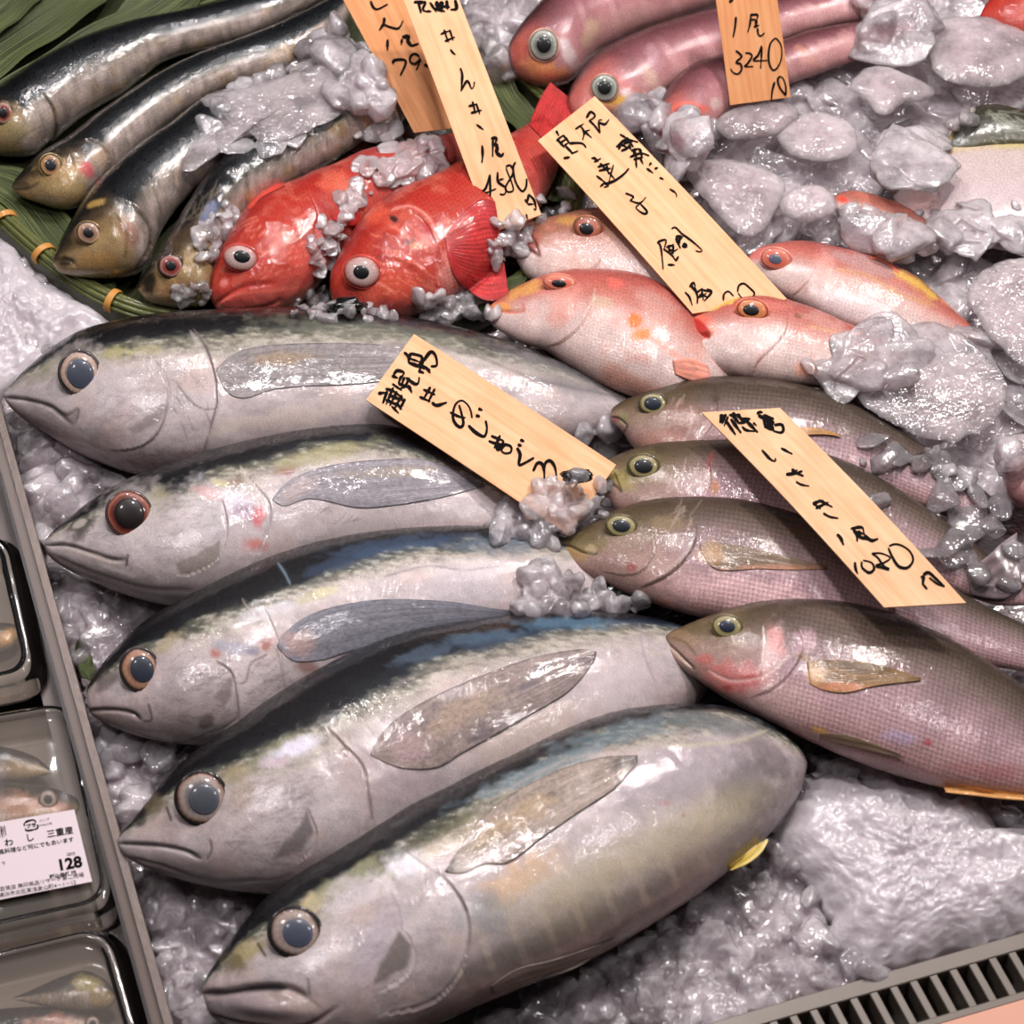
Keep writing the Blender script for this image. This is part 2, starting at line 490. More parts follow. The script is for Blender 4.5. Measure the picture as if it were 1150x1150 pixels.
def eye(F, cx, cy, rx, ry, deg, rings, pupil, mat, pr=0.5, bulge=0.30, toward=0.8, sink=0.1, poff=(0, 0), pupil_col=(14, 16, 22), rim=None):
    """rings: (radius fraction, rgb) outward; the pupil is a piece of its own"""
    h = hit([F.bvh], cx, cy)
    if h is None: return
    p, nrm, dd = h
    ns_ = []
    for k in range(8):
        a = k * math.pi / 4
        g = hit([F.bvh], cx + rx * 0.7 * math.cos(a), cy + ry * 0.7 * math.sin(a))
        if g is not None: ns_.append(g[1])
    if ns_: nrm = np.mean(ns_, 0)
    view = CAM - p; view /= np.linalg.norm(view)
    n = nrm / np.linalg.norm(nrm) * (1 - toward) + view * toward; n /= np.linalg.norm(n)
    # axes on the disc's plane that match the traced ellipse
    def on_plane(x, y):
        d = ray(x, y); t = ((p - CAM) @ n) / (d @ n); return CAM + d * t
    p = p + n * 0.27 * np.linalg.norm(on_plane(cx + rx, cy) - p)
    a = math.radians(deg)
    e1 = on_plane(cx + rx * math.cos(a), cy + rx * math.sin(a)) - p
    e2 = on_plane(cx - ry * math.sin(a), cy + ry * math.cos(a)) - p
    R = (np.linalg.norm(e1) + np.linalg.norm(e2)) / 2
    def capz(f): return bulge * R * (math.sqrt(max(0.0, 1 - (min(f, 1.0) * 0.97) ** 2)) - 0.243)
    def dome(r0, lift, nr_, na, name, colf, parent, m_, ox=0, oy=0):
        V = []; Cc = []
        for i in range(nr_ + 1):
            f = i / nr_
            for j in range(na):
                th = 2 * math.pi * j / na
                x = f * r0 * math.cos(th) + ox; y = f * r0 * math.sin(th) + oy
                V.append(p + e1 * x + e2 * y + n * (lift + capz(math.hypot(x, y)) - (0.03 * R * f ** 4 if r0 < 1 else 0)))
                Cc.append(colf(f, th))
        for j in range(na):          # skirt down into the socket
            th = 2 * math.pi * j / na
            x = r0 * math.cos(th) + ox; y = r0 * math.sin(th) + oy
            V.append(p + e1 * x + e2 * y + n * (lift + capz(math.hypot(x, y)) - (0.45 if r0 >= 1 else 0.1) * R))
            Cc.append(colf(1, th))
        fcs = grid_faces(nr_ + 2, na, True)
        return link_mesh(name, np.array(V), fcs, m_, parent, np.clip(np.array(Cc), 0, 1), np.zeros((len(V), 2)))
    rs = [r[0] for r in rings]; cs = np.array([lin(r[1]) for r in rings]) * 0.7
    def colf(f, th):
        jit = 0.02 * math.sin(th * 5 + cx) + 0.012 * math.sin(th * 23)
        c = np.array([np.interp(f + jit, rs, cs[:, k]) for k in range(3)])
        return c * (1 + 0.10 * math.sin(th * 17 + f * 9 + cx))
    e = dome(1.0, 0.0, 16, 48, 'eye', colf, F.root, mat)
    pc = lin(pupil_col) * 1.3
    dome(pr, 0.05 * R, 10, 36, 'pupil', lambda f, th: pc * (1 + 0.5 * (f > .8)), e, mat, poff[0], poff[1])
    # rim of skin around the eyeball
    if rim is not None:
        V = []; Cc = []; na, nb = 60, 8
        for j in range(na):
            th = 2 * math.pi * j / na
            rad = e1 * math.cos(th) + e2 * math.sin(th)
            ru = rad / np.linalg.norm(rad)
            for k in range(nb):
                ph = 2 * math.pi * k / nb
                V.append(p + rad * 1.02 + (ru * math.cos(ph) * 1.0 + n * math.sin(ph) * 0.7) * R * 0.09 + n * (-0.10 * R))
                Cc.append(lin(rim) * (1 + 0.3 * math.sin(th * 3 + cx)))
        i = np.arange(na)[:, None]; k = np.arange(nb)[None]
        fc = np.stack([i * nb + k, ((i + 1) % na) * nb + k, ((i + 1) % na) * nb + (k + 1) % nb, i * nb + (k + 1) % nb], -1).reshape(-1, 4)
        link_mesh('eyelid', np.array(V), fc, F.body.data.materials[0], e, np.clip(np.array(Cc), 0, 1), np.zeros((len(V), 2)))
    return e
# ------------------------------------------------------------------ ice
def ice_mat(name, color, frost=(0.25, 0.7), rough=0.1, bump=0.4, bs=140, fine=0.6, refr=0.4, tint=(0.97, 0.95, 0.96), gloss=0.9, fs=28, sss=0.0, base=0.035):
    """wet ice: part clear, part frosted, under a glossy skin of melt water"""
    m = bpy.data.materials.new(name); m.use_nodes = True
    N = m.node_tree.nodes; L = m.node_tree.links; N.clear()
    o = N.new('ShaderNodeOutputMaterial'); c = (*lin(color), 1)
    tc = N.new('ShaderNodeTexCoord')
    n = N.new('ShaderNodeTexNoise'); n.inputs['Scale'].default_value = bs; n.inputs['Detail'].default_value = 6; n.inputs['Roughness'].default_value = fine
    b = N.new('ShaderNodeBump'); b.inputs['Strength'].default_value = bump; b.inputs['Distance'].default_value = 0.002
    L.new(tc.outputs['Object'], n.inputs['Vector']); L.new(n.outputs['Fac'], b.inputs['Height'])
    t = N.new('ShaderNodeTexNoise'); t.inputs['Scale'].default_value = fs; t.inputs['Detail'].default_value = 7; t.inputs['Roughness'].default_value = 0.65
    L.new(tc.outputs['Object'], t.inputs['Vector'])
    r = N.new('ShaderNodeMapRange'); r.inputs[1].default_value = 0.38; r.inputs[2].default_value = 0.62
    r.inputs[3].default_value = frost[0]; r.inputs[4].default_value = frost[1]; L.new(t.outputs['Fac'], r.inputs[0])
    tr = N.new('ShaderNodeBsdfTransparent'); tr.inputs[0].default_value = (*tint, 1)
    rf = N.new('ShaderNodeBsdfRefraction'); rf.inputs['Color'].default_value = (*tint, 1); rf.inputs['Roughness'].default_value = 0.06; rf.inputs['IOR'].default_value = 1.2
    L.new(b.outputs[0], rf.inputs['Normal'])
    m1 = N.new('ShaderNodeMixShader'); m1.inputs[0].default_value = refr; L.new(tr.outputs[0], m1.inputs[1]); L.new(rf.outputs[0], m1.inputs[2])
    df = N.new('ShaderNodeBsdfDiffuse'); df.inputs[0].default_value = c; L.new(b.outputs[0], df.inputs['Normal'])
    tl = N.new('ShaderNodeBsdfTranslucent'); tl.inputs[0].default_value = c
    m2 = N.new('ShaderNodeMixShader'); m2.inputs[0].default_value = 0.35; L.new(df.outputs[0], m2.inputs[1]); L.new(tl.outputs[0], m2.inputs[2])
    body = m2
    if sss:
        ss = N.new('ShaderNodeSubsurfaceScattering'); ss.inputs['Color'].default_value = c; ss.inputs['Radius'].default_value = (1, 0.93, 0.96); ss.inputs['Scale'].default_value = 0.012; L.new(b.outputs[0], ss.inputs['Normal'])
        body = N.new('ShaderNodeMixShader'); body.inputs[0].default_value = sss; L.new(m2.outputs[0], body.inputs[1]); L.new(ss.outputs[0], body.inputs[2])
    m3 = N.new('ShaderNodeMixShader'); L.new(r.outputs[0], m3.inputs[0]); L.new(m1.outputs[0], m3.inputs[1]); L.new(body.outputs[0], m3.inputs[2])
    n5 = N.new('ShaderNodeTexNoise'); n5.inputs['Scale'].default_value = 230; n5.inputs['Detail'].default_value = 1; L.new(tc.outputs['Object'], n5.inputs['Vector'])
    b5 = N.new('ShaderNodeBump'); b5.inputs['Strength'].default_value = 0.6; b5.inputs['Distance'].default_value = 0.0012; L.new(n5.outputs['Fac'], b5.inputs['Height'])
    g = N.new('ShaderNodeBsdfGlossy'); g.inputs['Roughness'].default_value = rough; L.new(b5.outputs[0], g.inputs['Normal'])
    fr = N.new('ShaderNodeFresnel'); fr.inputs['IOR'].default_value = 1.33; L.new(b.outputs[0], fr.inputs['Normal'])
    k = N.new('ShaderNodeMath'); k.operation = 'MULTIPLY_ADD'; k.inputs[1].default_value = gloss; k.inputs[2].default_value = base; k.use_clamp = True; L.new(fr.outputs[0], k.inputs[0])
    m4 = N.new('ShaderNodeMixShader'); L.new(k.outputs[0], m4.inputs[0]); L.new(m3.outputs[0], m4.inputs[1]); L.new(g.outputs[0], m4.inputs[2])
    L.new(m4.outputs[0], o.inputs[0])
    return m

M_ICE = ice_mat('crushed_ice', (252, 234, 240), (0.18, 0.58), 0.13, 0.6, bs=300, sss=0.7, refr=0.35, tint=(0.98, 0.965, 0.97), gloss=1.5)
M_SNOW = ice_mat('packed_ice', (246, 234, 240), (0.82, 1.0), 0.3, 1.0, bs=480, fine=0.85, sss=0.5, gloss=0.5, base=0.012)
M_SLAB = ice_mat('slab_ice', (246, 222, 226), (0.16, 0.46), 0.13, 0.5, bs=200, sss=0.8, gloss=1.1, base=0.02)
M_BED = ice_mat('wet_ice_bed', (214, 198, 202), (1, 1), 0.14, 1.0, bs=200, sss=0.0)
M_CLEAR = ice_mat('clear_ice', (240, 232, 236), (0.12, 0.34), 0.06, 0.5, bs=60, refr=0.5, base=0.08, gloss=2.2, tint=(0.99, 0.99, 0.99))

def fuse(name, parts, mat, voxel=0.0010, keep=1, relax=1):
    """pieces of ice frozen together: one skin around all of them"""
    V, F = merge([(v, [f]) for v, f in parts])
    tmp = link_mesh('tmp', V, F)
    m = tmp.modifiers.new('r', 'REMESH'); m.mode = 'VOXEL'; m.voxel_size = voxel; m.use_smooth_shade = True
    if relax:
        s = tmp.modifiers.new('s', 'SMOOTH'); s.factor = 0.5; s.iterations = relax
    bpy.context.view_layer.update()
    me = bpy.data.meshes.new_from_object(tmp.evaluated_get(bpy.context.evaluated_depsgraph_get()))
    me.materials.clear(); me.materials.append(mat)
    me.polygons.foreach_set('use_smooth', np.ones(len(me.polygons), bool))
    old = tmp.data; COL.objects.unlink(tmp); bpy.data.objects.remove(tmp); bpy.data.meshes.remove(old)
    me.name = name
    o = bpy.data.objects.new(name, me); COL.objects.link(o)
    return o

def ico(sub):
    import bmesh
    bm = bmesh.new(); bmesh.ops.create_icosphere(bm, subdivisions=sub, radius=1.0)
    V = np.array([v.co[:] for v in bm.verts]); F = np.array([[v.index for v in f.verts] for f in bm.faces]); bm.free()
    return V, F
ICO = {k: ico(k) for k in (2, 3, 4)}

def chunk_shape(rng, sub=3, planes=11, sharp=44, flat=0.75, rough=0.008):
    V, F = ICO[sub]
    Nn = rng.normal(size=(planes, 3)); Nn /= np.linalg.norm(Nn, axis=1, keepdims=True)
    dd = rng.uniform(0.62, 1.0, planes)
    q = np.maximum(V @ Nn.T, 0.02) / dd
    r = 1.0 / (np.sum(q ** sharp, axis=1) ** (1.0 / sharp))
    r = np.minimum(r, 1.35) * (1 + rough * 2 * fbm(V * 2.5 + rng.uniform(0, 50), 3, 3))
    P = V * r[:, None]
    P = P * np.array([1, rng.uniform(0.65, 1.0), rng.uniform(flat * 0.7, flat)])
    a = rng.normal(size=4); a /= np.linalg.norm(a)
    w, x, y, z = a
    if flat < 0.6: x *= 0.25; y *= 0.25; n = math.sqrt(w * w + x * x + y * y + z * z); w, x, y, z = w / n, x / n, y / n, z / n
    R = np.array([[1 - 2 * (y * y + z * z), 2 * (x * y - z * w), 2 * (x * z + y * w)], [2 * (x * y + z * w), 1 - 2 * (x * x + z * z), 2 * (y * z - x * w)], [2 * (x * z - y * w), 2 * (y * z + x * w), 1 - 2 * (x * x + y * y)]])
    return P @ R.T, F

RNG = np.random.default_rng(11)
SHAPES = [chunk_shape(RNG, 2) for _ in range(14)] + [chunk_shape(RNG, 3) for _ in range(26)]
BIG = [chunk_shape(RNG, 4, planes=9, sharp=10, rough=0.06) for _ in range(8)]
FLATS = [chunk_shape(RNG, 3, planes=12, sharp=16, flat=0.42, rough=0.06) for _ in range(12)]

def bed_height(x, y):
    P = np.stack([x * 26, y * 26, np.zeros_like(x)], -1)
    return 0.006 * fbm(P, 2, 4) + 0.0035 * np.abs(fbm(P * 3.2, 8, 2))

def slab(name, label, outline, z, h, mat, noise=0.5, grain=0.0, power=5, under=0.25, seed=1, bury=False, mid=None, kind_cat='ice'):
    """a lump or sheet of ice with the traced outline, lying at height z, h thick"""
    n = 170; nr_ = 60
    O = crom(outline, n, closed=True)[:-1]
    c = O.mean(0) if mid is None else np.array(mid)
    jit = 1 + 0.07 * fbm(np.stack([O[:, 0] * 0.07, O[:, 1] * 0.07], -1), seed, 3)
    O = c + (O - c) * jit[:, None]
    r = np.linspace(0, 1, nr_)[:, None]
    PX = c[0] + (O[:, 0][None] - c[0]) * r; PY = c[1] + (O[:, 1][None] - c[1]) * r
    B_ = W(PX, PY, z)
    prof = (1 - r ** power)
    n1 = fbm(B_ * 45 + seed, 5 + seed, 5); n2 = np.abs(fbm(B_ * 110 + seed, 9 + seed, 3))
    top = h * prof * (1 + noise * n1) + 0.0025 * noise * n2 * prof
    if grain: top = top + grain * fbm(B_ * 420, 7, 3) + grain * 0.6 * np.abs(fbm(B_ * 170, 8, 3))
    P = B_.copy(); P[..., 2] += top
    if bury: P[-1, :, 2] = z - 0.03; return_faces = [grid_faces(nr_, len(O), True)]; V = P.reshape(-1, 3)
    else:
        Q = B_.copy(); Q[..., 2] -= h * under * (1 - r ** 2)
        V = np.vstack([P.reshape(-1, 3), Q.reshape(-1, 3)]); f = grid_faces(nr_, len(O), True)
        return_faces = [f, f[:, ::-1] + nr_ * len(O)]
    o = link_mesh(name, V, return_faces, mat); tag(o, label, kind_cat); return o
# ------------------------------------------------------------------ the five young tuna
M_TUNA = fish_mat('tuna_skin', metal=0.12, rough=0.38, coat=0.6, bump=0.7, spec=0.2, streak=1)
M_FIN = fish_mat('fin_skin', metal=0.0, rough=0.5, coat=0.4, bump=0.4, spec=0.2)
M_EYE = simple('wet_eye', (255, 255, 255), 0.08, coat=1.0)
def _eye_mat():
    m, N, L, B = new_mat('eyeball')
    a = N.new('ShaderNodeAttribute'); a.attribute_name = 'Col'
    L.new(a.outputs['Color'], B.inputs['Base Color']); B.inputs['Roughness'].default_value = 0.4; B.inputs['Specular IOR Level'].default_value = 0.3
    B.inputs['Coat Weight'].default_value = 0.35; B.inputs['Coat Roughness'].default_value = 0.03
    return m
M_EYE = _eye_mat()

def tuna_base(dark, blue=0.0, seed=0, warm=0.0):
    """dark: (place along the fish, where the black back ends) pairs"""
    ds = np.array(dark)
    def f(S, v, P, px, py):
        lim = np.interp(S, ds[:, 0], ds[:, 1])
        v = v + 0.05 * fbm(P * np.array([90, 200, 200]), seed + 31, 4)
        u = (v - lim + 0.12)
        c = stops(u, [(-2.0, (140, 126, 126)), (-1.5, (158, 144, 143)), (-1.1, (184, 170, 170)), (-0.7, (190, 177, 178)), (-0.38, (186, 173, 172)), (-0.2, (172, 162, 154)),
                      (-0.10, (136, 130, 116)), (-0.03, (92, 92, 82)), (0.03, (26, 27, 30)), (0.12, (13, 13, 17)), (1, (9, 9, 12))])
        # blue steel sheen of the back behind the shoulder
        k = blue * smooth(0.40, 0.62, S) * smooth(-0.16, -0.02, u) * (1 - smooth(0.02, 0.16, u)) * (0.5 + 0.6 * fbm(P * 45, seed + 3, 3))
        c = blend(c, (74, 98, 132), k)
        # fine streaks and dark freckles where the back meets the flank
        m = smooth(-0.35, -0.12, u) * (1 - smooth(-0.04, 0.02, u))
        g = fbm(P * np.array([160, 420, 420]), seed + 40, 3)
        c = c * (1 - 0.45 * m * smooth(0.0, 0.35, g))[..., None]
        c = blend(c, (196, 190, 176), 0.5 * m * smooth(0.05, 0.4, -g))
        # mottling of the silver flank
        g2 = fbm(P * 55, seed + 60, 4)
        c = np.where((u < -0.15)[..., None], c * (1 + 0.28 * g2 + 0.16 * fbm(P * np.array([60, 240, 240]), seed + 61, 3))[..., None], c)
        c = c * (1 + 0.16 * fbm(P * np.array([260, 760, 760]), seed + 62, 3) * smooth(0.1, -0.1, u))[..., None]
        c = blend(c, (198, 168, 158), 0.35 * smooth(0.1, 0.5, fbm(P * 28, seed + 70, 3)) * smooth(0.1, 0.4, -u))
        return c
    return f

def skin_marks(poly, n, seed, col=(120, 106, 106), k=0.3, ang=0.0):
    """small hair-thin creases scattered over part of the head"""
    r = random.Random(seed); out = []
    xs = [p[0] for p in poly]; ys = [p[1] for p in poly]
    while len(out) < n:
        x = r.uniform(min(xs), max(xs)); y = r.uniform(min(ys), max(ys))
        i, _ = in_poly(np.array([x]), np.array([y]), poly)
        if not i[0]: continue
        a = ang + r.uniform(-0.5, 0.5); l = r.uniform(8, 26)
        out.append(('line', [(x, y), (x + l * math.cos(a) / 2, y + l * math.sin(a) / 2 + r.uniform(-2, 2)), (x + l * math.cos(a), y + l * math.sin(a))], 0.9, col, k))
    return out

TUNA = 'young tuna laid side by side on ice'
MESH_KW = dict(ns=640, nr=210)

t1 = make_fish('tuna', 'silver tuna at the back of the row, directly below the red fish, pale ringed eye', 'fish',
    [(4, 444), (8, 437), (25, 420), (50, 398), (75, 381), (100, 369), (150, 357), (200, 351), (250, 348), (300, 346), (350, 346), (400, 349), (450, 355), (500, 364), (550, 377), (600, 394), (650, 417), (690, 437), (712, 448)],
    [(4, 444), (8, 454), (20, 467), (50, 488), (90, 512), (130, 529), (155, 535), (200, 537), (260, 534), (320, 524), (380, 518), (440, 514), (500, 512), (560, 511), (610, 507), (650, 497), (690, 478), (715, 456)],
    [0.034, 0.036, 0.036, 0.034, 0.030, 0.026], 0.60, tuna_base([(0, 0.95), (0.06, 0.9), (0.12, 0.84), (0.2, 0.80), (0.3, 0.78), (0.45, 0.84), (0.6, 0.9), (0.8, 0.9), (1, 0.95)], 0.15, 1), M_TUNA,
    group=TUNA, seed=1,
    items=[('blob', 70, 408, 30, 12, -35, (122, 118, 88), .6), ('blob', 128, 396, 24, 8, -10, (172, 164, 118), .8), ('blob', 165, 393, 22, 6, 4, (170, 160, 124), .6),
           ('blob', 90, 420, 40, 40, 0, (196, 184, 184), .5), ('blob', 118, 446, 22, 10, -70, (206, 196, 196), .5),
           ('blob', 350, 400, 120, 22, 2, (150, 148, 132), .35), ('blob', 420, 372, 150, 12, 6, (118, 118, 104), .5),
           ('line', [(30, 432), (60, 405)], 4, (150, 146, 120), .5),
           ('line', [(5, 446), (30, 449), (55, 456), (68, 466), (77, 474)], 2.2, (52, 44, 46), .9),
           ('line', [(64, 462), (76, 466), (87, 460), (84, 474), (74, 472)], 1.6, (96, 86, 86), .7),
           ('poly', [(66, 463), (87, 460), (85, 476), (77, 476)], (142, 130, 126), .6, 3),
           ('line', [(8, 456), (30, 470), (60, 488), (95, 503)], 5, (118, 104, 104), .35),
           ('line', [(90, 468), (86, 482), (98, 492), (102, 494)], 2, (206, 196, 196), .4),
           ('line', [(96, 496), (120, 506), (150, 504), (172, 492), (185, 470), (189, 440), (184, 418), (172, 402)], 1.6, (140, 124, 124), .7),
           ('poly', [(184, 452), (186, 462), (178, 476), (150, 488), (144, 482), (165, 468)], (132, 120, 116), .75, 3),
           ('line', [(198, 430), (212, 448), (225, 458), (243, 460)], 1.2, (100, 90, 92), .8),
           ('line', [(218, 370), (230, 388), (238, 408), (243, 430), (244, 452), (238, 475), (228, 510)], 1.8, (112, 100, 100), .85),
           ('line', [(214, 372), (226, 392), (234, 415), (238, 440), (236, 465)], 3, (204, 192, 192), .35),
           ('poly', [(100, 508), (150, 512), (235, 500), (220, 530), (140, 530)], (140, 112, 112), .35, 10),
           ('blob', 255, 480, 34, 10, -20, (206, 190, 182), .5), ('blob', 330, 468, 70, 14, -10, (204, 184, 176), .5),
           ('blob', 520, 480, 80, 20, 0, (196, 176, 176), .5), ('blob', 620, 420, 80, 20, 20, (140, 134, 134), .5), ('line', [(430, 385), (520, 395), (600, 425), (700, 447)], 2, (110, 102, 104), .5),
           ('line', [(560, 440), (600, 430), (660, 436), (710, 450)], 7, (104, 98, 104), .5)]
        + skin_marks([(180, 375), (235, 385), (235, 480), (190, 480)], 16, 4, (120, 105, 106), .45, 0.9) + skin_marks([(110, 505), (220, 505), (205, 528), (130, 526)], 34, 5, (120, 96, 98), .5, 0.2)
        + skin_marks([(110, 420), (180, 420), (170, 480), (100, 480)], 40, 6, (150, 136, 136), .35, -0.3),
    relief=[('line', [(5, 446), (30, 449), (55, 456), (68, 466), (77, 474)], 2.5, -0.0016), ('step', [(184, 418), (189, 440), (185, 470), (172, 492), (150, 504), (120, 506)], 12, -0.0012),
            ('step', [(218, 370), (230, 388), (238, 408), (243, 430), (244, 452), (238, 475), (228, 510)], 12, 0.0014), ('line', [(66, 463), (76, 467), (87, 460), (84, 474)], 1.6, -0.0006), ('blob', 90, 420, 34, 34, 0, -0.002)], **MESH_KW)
eye(t1, 90, 419.5, 22, 24, 0, [(0, (90, 92, 100)), (0.66, (120, 110, 106)), (0.72, (206, 176, 158)), (0.9, (196, 166, 150)), (0.96, (60, 50, 50)), (1, (20, 20, 24))], 16, M_EYE, pr=0.66, poff=(0.07, 0.06), pupil_col=(52, 56, 68), rim=(70, 66, 66))
fin(t1, 'pectoral_fin', [(243, 414), (258, 400), (285, 390), (330, 386), (380, 385), (430, 387), (480, 394), (505, 402)], [(243, 416), (255, 440), (275, 447), (305, 438), (340, 434), (390, 432), (440, 426), (506, 405)], (132, 124, 124), (62, 58, 62), M_FIN, rays=15, amt=.28, n=90, m=60, items=[('blob', 320, 402, 36, 9, -4, (150, 124, 92), .6), ('blob', 300, 440, 60, 9, -10, (176, 164, 166), .5)])

t2 = make_fish('tuna', 'silver tuna with dark red eye, second from the back of the row', 'fish',
    [(50, 611), (54, 603), (75, 585), (100, 565), (130, 546), (160, 532), (200, 518), (250, 503), (300, 491), (350, 482), (400, 477), (440, 478), (480, 492), (520, 513), (560, 536), (600, 560), (640, 584)],
    [(50, 611), (54, 624), (70, 637), (100, 653), (140, 669), (180, 680), (220, 684), (260, 678), (310, 662), (350, 645), (400, 632), (450, 626), (500, 622), (560, 615), (600, 608), (645, 598)],
    [0.038, 0.042, 0.042, 0.038, 0.032, 0.026], 0.60, tuna_base([(0, 0.93), (0.06, 0.86), (0.14, 0.8), (0.3, 0.76), (0.5, 0.84), (0.7, 0.84), (1, 0.9)], 0.1, 2), M_TUNA,
    group=TUNA, seed=2,
    items=[('blob', 92, 592, 22, 12, -40, (52, 48, 40), .8, .6), ('blob', 90, 588, 9, 4, -30, (190, 180, 172), .8), ('blob', 176, 558, 16, 12, 0, (152, 146, 118), .8), ('blob', 150, 575, 44, 44, 0, (198, 188, 186), .5),
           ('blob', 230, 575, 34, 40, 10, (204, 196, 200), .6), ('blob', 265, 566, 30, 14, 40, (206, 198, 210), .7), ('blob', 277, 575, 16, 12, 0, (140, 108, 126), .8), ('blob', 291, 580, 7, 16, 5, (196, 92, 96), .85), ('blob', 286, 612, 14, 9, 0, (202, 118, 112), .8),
           ('blob', 232, 552, 20, 7, 20, (206, 160, 160), .6), ('blob', 262, 541, 12, 5, 0, (132, 108, 96), .8), ('blob', 246, 543, 14, 5, 10, (196, 184, 132), .6), ('blob', 322, 528, 16, 6, -15, (140, 96, 92), .8), ('blob', 360, 512, 60, 10, -14, (160, 154, 112), .6),
           ('line', [(270, 524), (280, 540), (296, 558), (302, 570)], 2.5, (198, 186, 176), .6),
           ('line', [(50, 612), (75, 612), (100, 620), (125, 628), (140, 626), (143, 634)], 2.2, (48, 40, 42), .9), ('poly', [(128, 622), (144, 622), (142, 636), (132, 634)], (160, 146, 146), .6, 3), ('line', [(144, 622), (141, 636)], 1.5, (80, 70, 72), .8),
           ('line', [(56, 622), (90, 638), (130, 652), (170, 662), (215, 662)], 5, (94, 80, 82), .5), ('blob', 105, 626, 34, 6, 18, (174, 158, 150), .6), ('blob', 130, 640, 26, 3, 18, (210, 198, 196), .6),
           ('line', [(250, 560), (256, 590), (252, 615), (240, 632), (214, 645), (190, 648)], 1.6, (150, 136, 138), .6),
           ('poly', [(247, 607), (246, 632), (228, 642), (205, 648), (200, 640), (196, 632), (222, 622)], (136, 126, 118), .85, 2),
           ('line', [(303, 560), (304, 580), (300, 600), (290, 622), (280, 640)], 1.6, (140, 126, 128), .5),
           ('blob', 400, 590, 90, 18, -6, (200, 186, 186), .6), ('blob', 500, 600, 90, 18, -4, (196, 176, 172), .6)]
        + skin_marks([(175, 560), (245, 560), (245, 610), (170, 620)], 60, 7, (156, 144, 146), .5, -0.25) + skin_marks([(60, 600), (120, 600), (120, 618)], 10, 9) + skin_marks([(310, 560), (400, 550), (400, 600), (310, 610)], 14, 10, (120, 110, 112), .4, -0.3),
    relief=[('line', [(50, 612), (75, 612), (100, 620), (125, 628), (140, 630)], 2.5, -0.0018), ('step', [(250, 560), (256, 590), (252, 615), (240, 632), (214, 645), (190, 648)], 12, 0.0012), ('line', [(56, 622), (90, 638), (130, 652), (170, 662), (215, 662)], 3, -0.0008),
            ('step', [(270, 524), (290, 548), (303, 565), (304, 585), (298, 605), (285, 635)], 12, 0.0014), ('blob', 150, 577, 38, 38, 0, -0.002)], **MESH_KW)
eye(t2, 145.5, 578, 24, 24.5, 0, [(0, (30, 20, 18)), (0.6, (60, 28, 22)), (0.74, (96, 40, 32)), (0.86, (150, 76, 58)), (0.93, (196, 132, 112)), (1, (60, 30, 30))], 16, M_EYE, pr=0.68, poff=(0.03, 0.0), pupil_col=(22, 14, 14), rim=(84, 60, 58))
fin(t2, 'pectoral_fin', [(306, 560), (320, 543), (345, 530), (380, 521), (430, 516), (480, 517), (540, 540)], [(306, 562), (320, 568), (350, 560), (400, 570), (440, 568), (490, 560), (545, 546)], (140, 134, 140), (58, 54, 58), M_FIN, rays=13, amt=.25, n=80, m=54, items=[('blob', 335, 550, 30, 10, -30, (176, 156, 152), .6), ('blob', 440, 530, 60, 7, -4, (156, 140, 120), .5)])

